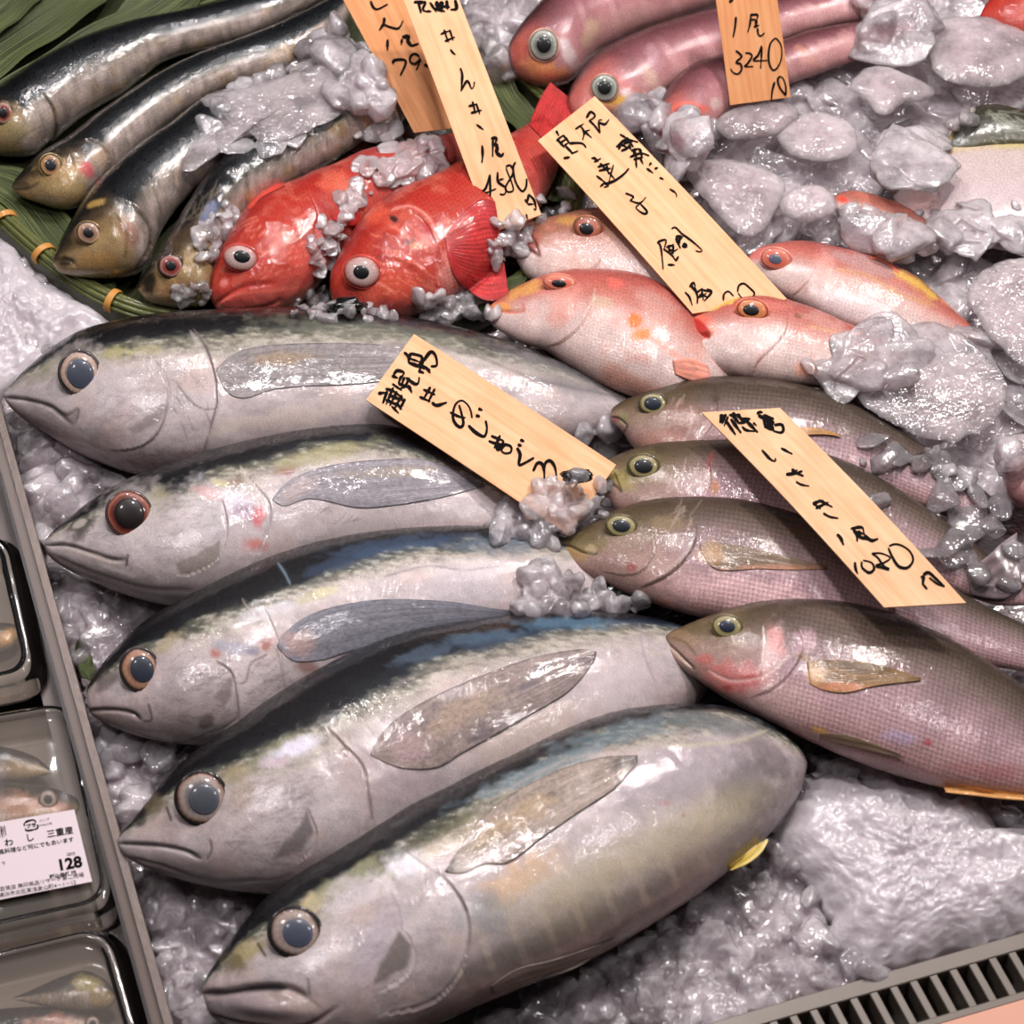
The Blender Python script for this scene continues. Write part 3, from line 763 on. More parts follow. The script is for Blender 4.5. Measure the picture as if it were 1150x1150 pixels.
t3 = make_fish('tuna', 'silver tuna with blue back and copper eye, middle one of the row', 'fish',
    [(98, 785), (99, 776), (106, 760), (120, 740), (140, 718), (160, 700), (180, 687), (220, 665), (260, 645), (300, 627), (350, 611), (400, 600), (450, 594), (500, 591), (550, 591), (600, 596), (640, 606), (680, 622), (720, 645)],
    [(98, 785), (99, 800), (118, 813), (150, 826), (190, 835), (230, 838), (270, 832), (310, 815), (350, 792), (400, 762), (450, 744), (500, 730), (550, 722), (600, 716), (650, 702), (690, 682), (720, 658)],
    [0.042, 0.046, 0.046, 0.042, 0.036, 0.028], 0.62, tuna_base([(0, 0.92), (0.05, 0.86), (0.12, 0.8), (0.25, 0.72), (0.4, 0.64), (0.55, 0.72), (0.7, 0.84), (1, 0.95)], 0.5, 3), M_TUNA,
    group=TUNA, seed=3,
    items=[('blob', 120, 762, 18, 10, -50, (84, 76, 74), .7), ('blob', 188, 722, 22, 8, -35, (168, 152, 124), .7), ('blob', 200, 800, 70, 34, -10, (152, 138, 134), .5),
           ('blob', 242, 734, 8, 6, 40, (176, 100, 92), .8), ('blob', 264, 727, 26, 8, 10, (158, 156, 168), .75), ('blob', 298, 724, 12, 7, -20, (164, 108, 98), .85), ('blob', 284, 732, 9, 6, 0, (112, 108, 130), .6),
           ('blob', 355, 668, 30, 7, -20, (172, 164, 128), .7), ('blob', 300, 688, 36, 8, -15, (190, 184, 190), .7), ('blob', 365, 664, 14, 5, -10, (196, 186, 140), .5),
           ('line', [(272, 672), (278, 682), (292, 692)], 1.4, (140, 130, 120), .7), ('line', [(312, 632), (320, 644), (326, 656)], 1.5, (110, 128, 140), .8),
           ('line', [(100, 798), (125, 797), (145, 800), (158, 808)], 2.2, (44, 38, 40), .9), ('line', [(166, 790), (170, 808), (160, 810)], 1.3, (78, 70, 70), .8),
           ('line', [(108, 812), (150, 822), (200, 834), (240, 820), (262, 812)], 1.6, (90, 78, 80), .7),
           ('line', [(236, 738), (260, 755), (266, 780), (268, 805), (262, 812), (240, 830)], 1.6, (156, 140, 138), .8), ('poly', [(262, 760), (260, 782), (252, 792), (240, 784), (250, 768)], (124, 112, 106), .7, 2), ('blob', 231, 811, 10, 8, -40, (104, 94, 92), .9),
           ('line', [(265, 768), (276, 765), (282, 745), (300, 735)], 1.2, (112, 100, 104), .8), ('line', [(310, 725), (315, 745), (320, 770), (330, 782)], 1.6, (140, 122, 120), .6),
           ('blob', 345, 748, 16, 10, 30, (130, 84, 74), .7), ('blob', 325, 722, 20, 12, 0, (168, 140, 136), .6),
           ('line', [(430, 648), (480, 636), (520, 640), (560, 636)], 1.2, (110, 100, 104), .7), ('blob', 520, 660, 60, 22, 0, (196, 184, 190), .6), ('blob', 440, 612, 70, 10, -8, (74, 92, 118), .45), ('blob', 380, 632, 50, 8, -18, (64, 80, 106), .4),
           ('blob', 560, 612, 60, 12, 0, (100, 110, 124), .6)]
        + skin_marks([(185, 745), (250, 745), (250, 820), (175, 815)], 60, 17, (124, 110, 108), .45, -0.3) + skin_marks([(270, 750), (320, 740), (310, 790), (270, 800)], 22, 18, (128, 112, 112), .5, -0.4),
    relief=[('line', [(100, 798), (125, 797), (145, 800), (158, 808)], 2.5, -0.0018), ('step', [(236, 738), (260, 755), (266, 780), (268, 805), (262, 812), (240, 830)], 12, 0.0013), ('step', [(296, 680), (308, 705), (316, 735), (320, 770)], 10, 0.001),
            ('blob', 162, 754, 38, 38, 0, -0.002)], **MESH_KW)
eye(t3, 157.5, 752.5, 20.5, 24, -10, [(0, (80, 60, 52)), (0.55, (140, 100, 84)), (0.7, (192, 144, 118)), (0.85, (182, 136, 112)), (0.94, (70, 46, 40)), (1, (16, 14, 16))], 16, M_EYE, pr=0.62, poff=(0.16, 0.0), pupil_col=(36, 40, 50), rim=(60, 54, 54))
fin(t3, 'pectoral_fin', [(311, 724), (320, 710), (345, 692), (380, 680), (430, 673), (500, 675), (560, 684), (600, 688)], [(311, 726), (330, 742), (362, 741), (385, 734), (430, 722), (490, 706), (550, 696), (600, 690)], (124, 122, 132), (52, 50, 58), M_FIN, rays=17, amt=.3, n=90, m=60, items=[('blob', 335, 722, 24, 16, -20, (166, 138, 134), .8)])

t4 = make_fish('tuna', 'large silver tuna with a black back and grey ringed eye, fourth of the row', 'fish',
    [(132, 945), (135, 938), (152, 918), (180, 882), (205, 855), (240, 829), (270, 809), (300, 787), (350, 756), (400, 731), (450, 712), (500, 702), (550, 695), (600, 690), (650, 688), (700, 690), (740, 696), (780, 708), (810, 722)],
    [(132, 945), (136, 958), (152, 969), (180, 981), (220, 993), (262, 1001), (310, 1005), (360, 998), (410, 980), (460, 955), (510, 932), (560, 912), (620, 890), (680, 865), (730, 838), (775, 800), (800, 770), (815, 735)],
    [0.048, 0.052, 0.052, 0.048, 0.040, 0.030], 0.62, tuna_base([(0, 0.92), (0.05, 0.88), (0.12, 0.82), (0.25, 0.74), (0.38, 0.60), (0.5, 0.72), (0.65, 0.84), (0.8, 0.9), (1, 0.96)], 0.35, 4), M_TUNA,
    group=TUNA, seed=4,
    items=[('blob', 176, 905, 14, 12, -60, (112, 100, 80), .8), ('blob', 158, 922, 10, 6, -50, (36, 34, 32), .7), ('blob', 262, 868, 20, 10, -30, (164, 150, 116), .7), ('blob', 300, 850, 50, 8, -35, (138, 136, 112), .7), ('blob', 270, 890, 14, 30, 10, (164, 142, 118), .5),
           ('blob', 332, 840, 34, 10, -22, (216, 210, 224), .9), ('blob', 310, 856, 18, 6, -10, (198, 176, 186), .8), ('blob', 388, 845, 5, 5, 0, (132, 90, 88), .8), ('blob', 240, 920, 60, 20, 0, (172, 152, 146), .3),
           ('line', [(133, 947), (155, 948), (180, 950), (205, 955), (225, 964)], 2.4, (40, 36, 38), .9), ('line', [(235, 943), (237, 955), (232, 966)], 1.4, (76, 68, 68), .8), ('line', [(186, 905), (192, 922)], 1.6, (56, 50, 46), .9),
           ('line', [(140, 962), (180, 972), (220, 985), (250, 990), (300, 988), (330, 980)], 1.8, (110, 94, 96), .7), ('blob', 200, 968, 50, 6, 14, (162, 146, 146), .7),
           ('line', [(366, 815), (390, 840), (408, 860), (414, 890), (418, 920)], 2.2, (128, 108, 104), .8), ('line', [(372, 815), (396, 842), (412, 865), (418, 892)], 2, (204, 184, 176), .5),
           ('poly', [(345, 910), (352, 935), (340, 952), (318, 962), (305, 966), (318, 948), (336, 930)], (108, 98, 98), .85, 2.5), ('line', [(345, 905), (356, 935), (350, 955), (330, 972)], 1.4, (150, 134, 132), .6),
           ('line', [(420, 790), (440, 775), (470, 756)], 2, (150, 138, 130), .4), ('blob', 440, 870, 60, 40, 0, (176, 156, 160), .5), ('blob', 600, 820, 90, 24, -25, (206, 184, 174), .6), ('blob', 690, 770, 60, 40, -30, (200, 184, 186), .6),
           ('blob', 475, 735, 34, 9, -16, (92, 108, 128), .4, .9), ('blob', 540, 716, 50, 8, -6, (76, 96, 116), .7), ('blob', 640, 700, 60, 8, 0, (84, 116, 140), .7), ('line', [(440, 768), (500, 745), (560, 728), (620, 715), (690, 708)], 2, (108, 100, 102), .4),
           ('line', [(718, 700), (722, 730), (735, 765)], 1.6, (150, 140, 150), .6)]
        + skin_marks([(255, 880), (345, 870), (345, 950), (255, 960)], 80, 27, (138, 124, 124), .42, -0.35) + skin_marks([(240, 940), (330, 950), (300, 985)], 24, 28, (124, 106, 106), .45, 0.3) + skin_marks([(360, 810), (410, 800), (440, 840), (400, 850)], 20, 29, (110, 90, 88), .5, 0.4),
    relief=[('line', [(133, 947), (155, 948), (180, 950), (205, 955), (225, 964)], 2.6, -0.002), ('step', [(366, 815), (390, 840), (408, 860), (414, 890), (418, 920), (410, 950)], 12, 0.0015), ('step', [(345, 905), (356, 935), (350, 955), (330, 972)], 10, 0.0008), ('line', [(235, 943), (237, 955), (232, 966)], 1.6, -0.0006),
            ('line', [(140, 962), (180, 972), (220, 985), (250, 990), (300, 988)], 2.5, -0.0008), ('blob', 230, 897, 42, 42, 0, -0.002)], **MESH_KW)
eye(t4, 227, 897, 28, 28.5, 20, [(0, (80, 76, 76)), (0.6, (120, 110, 108)), (0.72, (170, 156, 150)), (0.86, (166, 142, 130)), (0.93, (150, 104, 86)), (0.96, (28, 24, 26)), (1, (10, 10, 12))], 18, M_EYE, pr=0.6, poff=(0.12, 0.0), pupil_col=(58, 60, 68), rim=(24, 22, 24))
fin(t4, 'pectoral_fin', [(416, 845), (430, 822), (455, 800), (500, 776), (550, 755), (600, 738), (650, 729), (670, 732)], [(416, 848), (450, 862), (490, 862), (520, 845), (560, 823), (600, 800), (640, 775), (668, 742)], (140, 124, 120), (74, 68, 74), M_FIN, rays=16, amt=.3, n=90, m=60, lift=0.001, items=[('blob', 520, 800, 50, 16, -28, (164, 142, 124), .7), ('blob', 460, 840, 24, 20, -30, (166, 142, 142), .8), ('blob', 595, 770, 18, 6, -25, (104, 96, 108), .6), ('blob', 610, 750, 18, 6, -25, (86, 82, 96), .6), ('blob', 540, 825, 20, 6, -25, (76, 70, 84), .6)])

def t5_extra(c, S, v, P, px, py):
    # golden highlight painted along the belly and the pale bars below the fin
    k = np.exp(-((v + 0.30) / 0.26) ** 2) * smooth(0.42, 0.6, S) * (1 - smooth(0.82, 0.95, S))
    c = blend(c, (204, 190, 150), 0.5 * k)
    bars = smooth(0.55, 0.95, np.sin((px * 0.86 - py * 0.1 + v * 26) * 2 * math.pi / 31))
    kk = smooth(-0.9, -0.6, v) * (1 - smooth(-0.35, -0.05, v)) * smooth(0.34, 0.42, S) * (1 - smooth(0.72, 0.85, S))
    c = blend(c, (206, 186, 160), 0.26 * bars * kk * smooth(-.3, .3, fbm(P * 60, 7, 2)))
    c = blend(c, (118, 112, 104), 0.5 * kk * (1 - bars) * smooth(-0.45, -0.7, v))
    return c
t5 = make_fish('tuna', 'nearest tuna of the row, with painted golden belly highlight and thick pouting mouth', 'fish',
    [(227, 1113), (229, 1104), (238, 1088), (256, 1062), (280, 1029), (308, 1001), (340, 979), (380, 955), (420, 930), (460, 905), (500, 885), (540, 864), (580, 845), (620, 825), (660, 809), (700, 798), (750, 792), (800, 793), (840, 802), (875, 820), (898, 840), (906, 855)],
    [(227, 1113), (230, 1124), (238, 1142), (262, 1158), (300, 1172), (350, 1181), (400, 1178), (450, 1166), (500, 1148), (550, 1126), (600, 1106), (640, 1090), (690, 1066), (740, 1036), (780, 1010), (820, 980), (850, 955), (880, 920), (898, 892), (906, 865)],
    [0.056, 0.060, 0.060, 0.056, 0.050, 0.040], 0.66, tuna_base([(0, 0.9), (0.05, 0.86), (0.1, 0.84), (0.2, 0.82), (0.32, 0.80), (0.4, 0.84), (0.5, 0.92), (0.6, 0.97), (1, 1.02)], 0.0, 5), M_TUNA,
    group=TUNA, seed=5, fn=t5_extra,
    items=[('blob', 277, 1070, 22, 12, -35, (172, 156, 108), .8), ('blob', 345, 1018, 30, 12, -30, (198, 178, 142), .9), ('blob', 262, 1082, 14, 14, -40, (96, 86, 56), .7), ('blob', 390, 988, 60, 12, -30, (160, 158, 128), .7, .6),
           ('blob', 455, 970, 26, 18, 0, (226, 220, 226), .9), ('blob', 400, 1000, 40, 20, -20, (206, 194, 200), .6), ('blob', 520, 940, 60, 16, -28, (176, 158, 132), .7), ('blob', 480, 940, 70, 9, -28, (70, 68, 52), .6, .7),  # near-white blob: a bright highlight painted into the skin
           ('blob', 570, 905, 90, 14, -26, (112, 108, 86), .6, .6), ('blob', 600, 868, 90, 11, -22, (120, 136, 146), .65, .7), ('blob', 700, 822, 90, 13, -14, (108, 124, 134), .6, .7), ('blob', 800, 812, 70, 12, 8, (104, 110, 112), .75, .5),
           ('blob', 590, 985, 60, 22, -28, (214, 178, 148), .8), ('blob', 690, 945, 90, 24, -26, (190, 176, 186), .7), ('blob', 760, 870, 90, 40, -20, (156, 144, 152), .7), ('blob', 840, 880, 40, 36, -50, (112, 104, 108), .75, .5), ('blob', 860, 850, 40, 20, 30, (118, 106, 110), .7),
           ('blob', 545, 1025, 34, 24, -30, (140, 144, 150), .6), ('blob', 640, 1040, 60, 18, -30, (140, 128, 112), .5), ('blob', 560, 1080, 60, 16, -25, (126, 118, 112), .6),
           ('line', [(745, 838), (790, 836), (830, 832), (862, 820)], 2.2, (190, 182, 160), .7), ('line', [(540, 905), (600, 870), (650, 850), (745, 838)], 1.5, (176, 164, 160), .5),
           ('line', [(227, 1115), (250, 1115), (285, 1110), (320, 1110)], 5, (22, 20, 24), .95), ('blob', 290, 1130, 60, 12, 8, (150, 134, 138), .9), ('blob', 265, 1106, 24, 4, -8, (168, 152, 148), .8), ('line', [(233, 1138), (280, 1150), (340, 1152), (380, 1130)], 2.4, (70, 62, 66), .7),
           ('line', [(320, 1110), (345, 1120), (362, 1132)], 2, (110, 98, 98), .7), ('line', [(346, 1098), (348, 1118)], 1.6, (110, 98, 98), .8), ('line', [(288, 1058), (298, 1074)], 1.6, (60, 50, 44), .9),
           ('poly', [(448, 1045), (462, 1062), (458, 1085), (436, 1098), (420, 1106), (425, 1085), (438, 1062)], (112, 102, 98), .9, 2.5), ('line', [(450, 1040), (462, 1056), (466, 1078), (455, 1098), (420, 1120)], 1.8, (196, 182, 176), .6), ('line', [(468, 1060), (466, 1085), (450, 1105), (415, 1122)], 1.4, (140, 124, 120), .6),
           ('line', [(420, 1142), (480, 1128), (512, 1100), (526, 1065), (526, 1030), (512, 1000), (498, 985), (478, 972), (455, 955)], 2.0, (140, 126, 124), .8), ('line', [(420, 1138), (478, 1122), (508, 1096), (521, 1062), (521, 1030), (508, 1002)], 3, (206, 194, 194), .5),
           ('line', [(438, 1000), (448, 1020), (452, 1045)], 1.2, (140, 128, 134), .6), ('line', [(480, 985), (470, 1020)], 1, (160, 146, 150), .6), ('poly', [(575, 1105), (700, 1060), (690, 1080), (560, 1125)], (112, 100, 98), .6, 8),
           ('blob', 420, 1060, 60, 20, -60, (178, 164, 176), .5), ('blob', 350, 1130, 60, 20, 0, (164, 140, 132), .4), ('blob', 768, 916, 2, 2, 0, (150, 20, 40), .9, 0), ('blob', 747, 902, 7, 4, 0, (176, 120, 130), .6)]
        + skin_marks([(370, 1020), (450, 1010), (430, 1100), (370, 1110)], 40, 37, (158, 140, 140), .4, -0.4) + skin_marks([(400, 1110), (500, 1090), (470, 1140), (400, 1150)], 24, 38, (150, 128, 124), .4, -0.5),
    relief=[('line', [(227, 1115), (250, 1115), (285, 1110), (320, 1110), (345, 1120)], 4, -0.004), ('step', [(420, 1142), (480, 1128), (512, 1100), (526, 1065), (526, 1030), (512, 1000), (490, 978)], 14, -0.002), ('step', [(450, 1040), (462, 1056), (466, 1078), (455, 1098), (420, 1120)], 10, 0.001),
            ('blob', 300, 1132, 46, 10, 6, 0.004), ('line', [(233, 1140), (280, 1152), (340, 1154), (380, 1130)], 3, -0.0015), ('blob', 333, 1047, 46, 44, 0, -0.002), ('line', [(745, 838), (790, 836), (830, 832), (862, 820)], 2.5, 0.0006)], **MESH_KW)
eye(t5, 332, 1047.5, 28.5, 27, 10, [(0, (110, 100, 100)), (0.6, (160, 140, 132)), (0.72, (180, 160, 152)), (0.84, (170, 148, 138)), (0.92, (100, 76, 70)), (0.96, (24, 22, 24)), (1, (10, 10, 12))], 18, M_EYE, pr=0.58, poff=(0.12, 0.02), pupil_col=(56, 60, 74), rim=(34, 32, 32))
fin(t5, 'pectoral_fin', [(500, 978), (512, 958), (535, 925), (565, 898), (600, 878), (640, 860), (680, 850), (716, 848)], [(502, 980), (520, 980), (545, 970), (572, 968), (610, 940), (650, 912), (690, 885), (716, 856)], (150, 134, 124), (64, 60, 64), M_FIN, rays=13, amt=.28, n=90, m=60, lift=0.001, items=[('blob', 618, 893, 7, 4, -20, (56, 56, 68), .9), ('blob', 580, 920, 60, 14, -30, (168, 144, 116), .7), ('blob', 560, 958, 40, 8, -25, (190, 172, 168), .7), ('blob', 505, 975, 14, 8, -60, (50, 46, 40), .7), ('blob', 700, 856, 22, 7, -10, (90, 84, 80), .7)])
fin(t5, 'anal_fin', [(818, 972), (835, 960), (850, 948), (862, 942)], [(820, 978), (840, 970), (855, 958), (863, 944)], (206, 180, 90), (220, 210, 200), M_FIN, n=16, m=8, rays=3)
fin(t5, 'pelvic_fin', [(550, 1108), (580, 1088), (620, 1078), (670, 1062), (690, 1054)], [(552, 1116), (590, 1106), (640, 1090), (672, 1072), (692, 1058)], (150, 138, 132), (70, 62, 58), M_FIN, n=30, m=14, rays=5, lift=0.001)
# ------------------------------------------------------------------ four grunts on the right
M_GRUNT = fish_mat('grunt_skin', metal=0.05, rough=0.42, coat=0.5, scale_u=1.3, scale_amt=0.24, spec=0.25, bump=0.5)
def grunt_base(seed, rosy=0.5):
    def f(S, v, P, px, py):
        c = stops(v, [(-1, (150, 118, 116)), (-0.75, (182, 142, 142)), (-0.35, (176, 142, 146)), (0.0, (158, 128, 132)), (0.3, (128, 104, 104)), (0.6, (96, 80, 72)), (0.85, (72, 60, 50)), (1, (56, 46, 38))])
        h = 1 - smooth(0.16, 0.30, S)
        c = c + (stops(v, [(-1, (140, 112, 100)), (-0.3, (156, 126, 114)), (0.2, (132, 110, 86)), (0.6, (96, 80, 56)), (1, (66, 54, 38))]) - c) * (h * 0.8)[..., None]
        return c * (0.9 + 0.2 * fbm(P * 50, seed, 4))[..., None]
    return f
def grunt_scales(S, v, px, py): return smooth(0.22, 0.36, S) * (1 - smooth(0.75, 0.98, np.abs(v)))
GR_EYE = [(0, (120, 112, 70)), (0.6, (150, 140, 92)), (0.78, (176, 164, 116)), (0.92, (112, 100, 62)), (1, (50, 42, 28))]
GK = dict(ns=460, nr=150, scales=grunt_scales)
GG = 'brown grunts laid overlapping at the right'
i1 = make_fish('grunt', 'brown grunt farthest back, its head above the top end of the nearest wooden price tag', 'fish',
    [(685, 466), (688, 458), (700, 450), (720, 442), (740, 435), (770, 427), (800, 423), (840, 423), (880, 428), (920, 438), (960, 455), (1000, 478), (1040, 502), (1080, 530), (1115, 560)],
    [(685, 466), (688, 475), (699, 486), (712, 504), (740, 524), (780, 538), (830, 545), (880, 545), (930, 548), (980, 556), (1040, 572), (1100, 592), (1125, 590)],
    [0.044, 0.046, 0.046, 0.040, 0.034], 0.5, grunt_base(1), M_GRUNT, group=GG, seed=21,
    items=[('blob', 770, 470, 34, 22, 10, (124, 84, 70), .7), ('blob', 742, 495, 30, 12, 0, (160, 112, 98), .6), ('blob', 700, 470, 10, 6, 40, (130, 122, 84), .8), ('blob', 690, 471, 6, 5, 0, (120, 60, 50), .7),
           ('line', [(685, 468), (695, 470), (704, 478), (700, 486)], 1.4, (50, 36, 30), .9), ('line', [(775, 455), (778, 470), (772, 488), (765, 497)], 1.4, (176, 150, 140), .6), ('line', [(796, 472), (785, 486), (784, 500)], 1.4, (180, 160, 150), .6), ('blob', 802, 448, 6, 8, 0, (60, 46, 30), .6)]
        + skin_marks([(745, 450), (790, 450), (780, 500), (740, 495)], 18, 61, (186, 160, 150), .3, -1.0),
    relief=[('step', [(802, 442), (806, 460), (798, 480), (784, 502)], 10, 0.0012), ('line', [(685, 468), (695, 470), (704, 478)], 1.6, -0.0008)], **GK)
eye(i1, 733.5, 454, 15.5, 11.5, -4, GR_EYE, 12, M_EYE, pr=0.62, pupil_col=(26, 30, 40), rim=(70, 58, 44))
fin(i1, 'pectoral_fin', [(880, 486), (905, 480), (925, 482), (943, 488)], [(880, 490), (905, 489), (925, 488), (944, 490)], (176, 126, 70), (140, 100, 60), M_FIN, n=24, m=8, rays=4, lift=.002)
i2 = make_fish('grunt', 'second brown grunt from the back, with golden green lips and a red gill cut', 'fish',
    [(670, 531), (672, 523), (682, 516), (700, 508), (740, 497), (780, 491), (820, 488), (860, 491), (900, 500), (940, 513), (980, 532), (1020, 556), (1060, 584), (1100, 615), (1135, 645), (1150, 655)],
    [(670, 531), (673, 545), (680, 560), (695, 578), (730, 594), (780, 606), (840, 612), (900, 618), (960, 630), (1020, 648), (1080, 668), (1120, 680), (1150, 680)],
    [0.047, 0.050, 0.050, 0.044, 0.038], 0.5, grunt_base(2), M_GRUNT, group=GG, seed=22,
    items=[('blob', 700, 540, 22, 12, 30, (150, 138, 76), .8), ('blob', 688, 530, 8, 6, 0, (168, 156, 96), .7), ('line', [(671, 530), (682, 540), (694, 548), (698, 552), (694, 540), (690, 530)], 1.5, (70, 60, 30), .9), ('blob', 722, 525, 24, 18, 0, (110, 100, 60), .6),
           ('line', [(801, 508), (796, 520), (797, 534), (802, 548)], 3.5, (150, 84, 78), .8), ('line', [(797, 520), (798, 550)], 1.3, (50, 34, 30), .8), ('blob', 802, 548, 6, 9, 10, (168, 108, 60), .7), ('blob', 780, 540, 26, 12, 0, (176, 156, 154), .5)]
        + skin_marks([(740, 535), (795, 530), (795, 555), (750, 558)], 26, 62, (196, 178, 172), .3, -0.9),
    relief=[('step', [(797, 505), (798, 525), (798, 545), (790, 560)], 10, 0.0012), ('line', [(671, 530), (682, 540), (694, 548)], 1.6, -0.001)], **GK)
eye(i2, 723, 524.5, 17.5, 13, 0, GR_EYE, 12, M_EYE, pr=0.58, pupil_col=(20, 22, 26), rim=(86, 78, 50))
i3 = make_fish('grunt', 'brown grunt third from the back, mostly bright pink belly, partly under the price tag', 'fish',
    [(629, 612), (634, 604), (648, 597), (665, 587), (690, 573), (730, 561), (770, 556), (810, 556), (850, 562), (890, 574), (930, 589), (980, 612), (1030, 640), (1084, 668), (1115, 685), (1150, 701), (1190, 718)],
    [(629, 612), (632, 622), (648, 640), (680, 656), (720, 673), (760, 687), (800, 697), (850, 706), (900, 712), (950, 720), (1000, 728), (1060, 740), (1100, 746), (1150, 754), (1190, 756)],
    [0.052, 0.056, 0.056, 0.050, 0.042], 0.5, grunt_base(3), M_GRUNT, group=GG, seed=23,
    items=[('blob', 655, 612, 26, 14, 0, (112, 98, 58), .8), ('blob', 665, 600, 30, 10, -20, (84, 70, 46), .6), ('blob', 645, 622, 16, 8, 20, (160, 126, 74), .6), ('line', [(630, 611), (640, 613), (654, 620), (670, 622), (660, 612)], 1.4, (60, 46, 30), .9), ('blob', 664, 617, 7, 5, 0, (176, 156, 120), .7),
           ('blob', 710, 637, 7, 5, 0, (150, 56, 54), .7), ('blob', 745, 640, 30, 22, 0, (172, 140, 130), .5), ('blob', 830, 665, 80, 20, 8, (214, 174, 176), .8), ('blob', 750, 588, 26, 10, 0, (140, 120, 90), .5),
           ('blob', 800, 622, 20, 12, 0, (176, 132, 90), .8), ('blob', 797, 628, 12, 5, 20, (196, 120, 84), .6),
           ('line', [(735, 600), (733, 625), (720, 642), (700, 646), (676, 642)], 1.6, (110, 88, 78), .7), ('line', [(782, 606), (770, 628), (748, 647), (720, 660)], 2, (90, 72, 66), .8), ('line', [(778, 608), (768, 624), (746, 642)], 2.2, (186, 166, 158), .5)]
        + [('blob', 745, 677, 14, 5, 10, (196, 130, 96), .5)] + skin_marks([(740, 575), (775, 575), (770, 610), (745, 620)], 16, 63, (176, 156, 140), .3, -1.0),
    relief=[('step', [(775, 575), (783, 600), (770, 628), (748, 647), (716, 662)], 12, -0.0015), ('step', [(735, 600), (733, 625), (720, 642), (700, 646), (676, 642)], 8, -0.0006), ('line', [(630, 611), (640, 613), (654, 620), (666, 622)], 1.6, -0.0012)], **GK)
eye(i3, 698, 591.5, 17.5, 12, 4, GR_EYE, 12, M_EYE, pr=0.56, pupil_col=(26, 30, 36), rim=(92, 78, 52))
fin(i3, 'pectoral_fin', [(786, 612), (800, 609), (830, 613), (869, 621), (900, 628), (929, 636)], [(786, 616), (797, 634), (812, 641), (850, 639), (890, 640), (929, 639)], (112, 92, 74), (64, 52, 46), M_FIN, rays=8, amt=.35, n=60, m=30, items=[('blob', 800, 622, 16, 12, 10, (160, 120, 76), .8), ('blob', 870, 638, 60, 4, 0, (170, 116, 90), .7)])
i4 = make_fish('grunt', 'nearest brown grunt, whole pink flank showing, red bruise on its cheek', 'fish',
    [(745, 721), (748, 713), (760, 706), (790, 694), (830, 680), (870, 673), (910, 672), (950, 676), (990, 685), (1030, 700), (1070, 719), (1110, 743), (1150, 772), (1190, 802), (1230, 830)],
    [(745, 721), (749, 732), (762, 748), (785, 765), (811, 783), (845, 802), (880, 819), (920, 838), (960, 855), (1000, 869), (1050, 883), (1100, 891), (1150, 895), (1190, 892), (1235, 878)],
    [0.060, 0.064, 0.060, 0.052, 0.046], 0.5, grunt_base(4), M_GRUNT, group=GG, seed=24,
    items=[('blob', 765, 715, 22, 8, 20, (140, 112, 86), .8), ('blob', 800, 700, 40, 12, -16, (104, 86, 60), .6), ('line', [(746, 720), (757, 729), (770, 742), (780, 752)], 1.6, (70, 52, 44), .9), ('line', [(755, 716), (770, 722), (782, 736)], 1.6, (96, 74, 56), .7), ('line', [(749, 724), (762, 738), (776, 750)], 2, (196, 170, 152), .6),
           ('blob', 822, 760, 38, 20, 8, (190, 104, 100), .75), ('blob', 845, 765, 18, 9, -30, (176, 60, 60), .6), ('blob', 790, 740, 12, 6, 0, (186, 84, 76), .6), ('blob', 817, 772, 8, 4, 0, (166, 40, 44), .6), ('blob', 866, 735, 12, 34, 12, (206, 170, 168), .7), ('blob', 872, 720, 10, 20, -20, (206, 130, 124), .5),
           ('line', [(857, 703), (858, 722), (856, 745), (850, 757)], 1.5, (206, 186, 178), .7), ('line', [(795, 753), (820, 764), (850, 762), (870, 752), (886, 736)], 1.6, (216, 190, 184), .6), ('line', [(895, 735), (905, 740), (912, 738)], 3, (120, 92, 48), .8),
           ('blob', 918, 757, 12, 14, 0, (196, 154, 108), .8), ('blob', 905, 720, 16, 14, 0, (184, 150, 156), .6), ('blob', 880, 790, 50, 22, 20, (186, 156, 152), .6), ('blob', 1042, 834, 5, 4, 0, (166, 64, 80), .8), ('blob', 1010, 828, 24, 8, 10, (156, 146, 178), .5),
           ('blob', 920, 820, 12, 4, 20, (206, 156, 84), .8), ('blob', 1085, 887, 40, 5, 4, (206, 144, 72), .8), ('blob', 1110, 865, 50, 10, 5, (170, 104, 104), .5), ('blob', 935, 690, 60, 10, 8, (104, 86, 78), .4)],
    relief=[('line', [(746, 720), (757, 729), (770, 742), (780, 752)], 1.8, -0.0014), ('step', [(892, 700), (902, 725), (892, 750), (870, 772), (840, 785)], 12, -0.0015), ('line', [(795, 753), (820, 764), (850, 762), (870, 752)], 2, -0.0005), ('step', [(857, 700), (858, 722), (856, 745)], 8, -0.0006)], **GK)
eye(i4, 817, 704.5, 17, 12.5, 4, GR_EYE, 12, M_EYE, pr=0.52, pupil_col=(24, 30, 44), rim=(104, 88, 60))
fin(i4, 'pectoral_fin', [(906, 744), (929, 741), (972, 744), (1007, 752), (1034, 761)], [(910, 768), (925, 775), (950, 778), (985, 770), (1034, 764)], (128, 98, 62), (120, 92, 56), M_FIN, rays=11, amt=.35, n=60, m=36, lift=.001, items=[('blob', 960, 748, 50, 7, 6, (84, 66, 40), .8), ('blob', 915, 757, 12, 14, 0, (192, 150, 104), .9), ('blob', 950, 772, 40, 6, 2, (196, 130, 98), .8)])
fin(i4, 'pelvic_fin', [(920, 824), (945, 824), (972, 831), (1000, 842), (1015, 850)], [(920, 829), (950, 838), (975, 843), (1000, 849), (1016, 852)], (112, 92, 76), (44, 36, 34), M_FIN, n=30, m=12, rays=5, lift=.002)
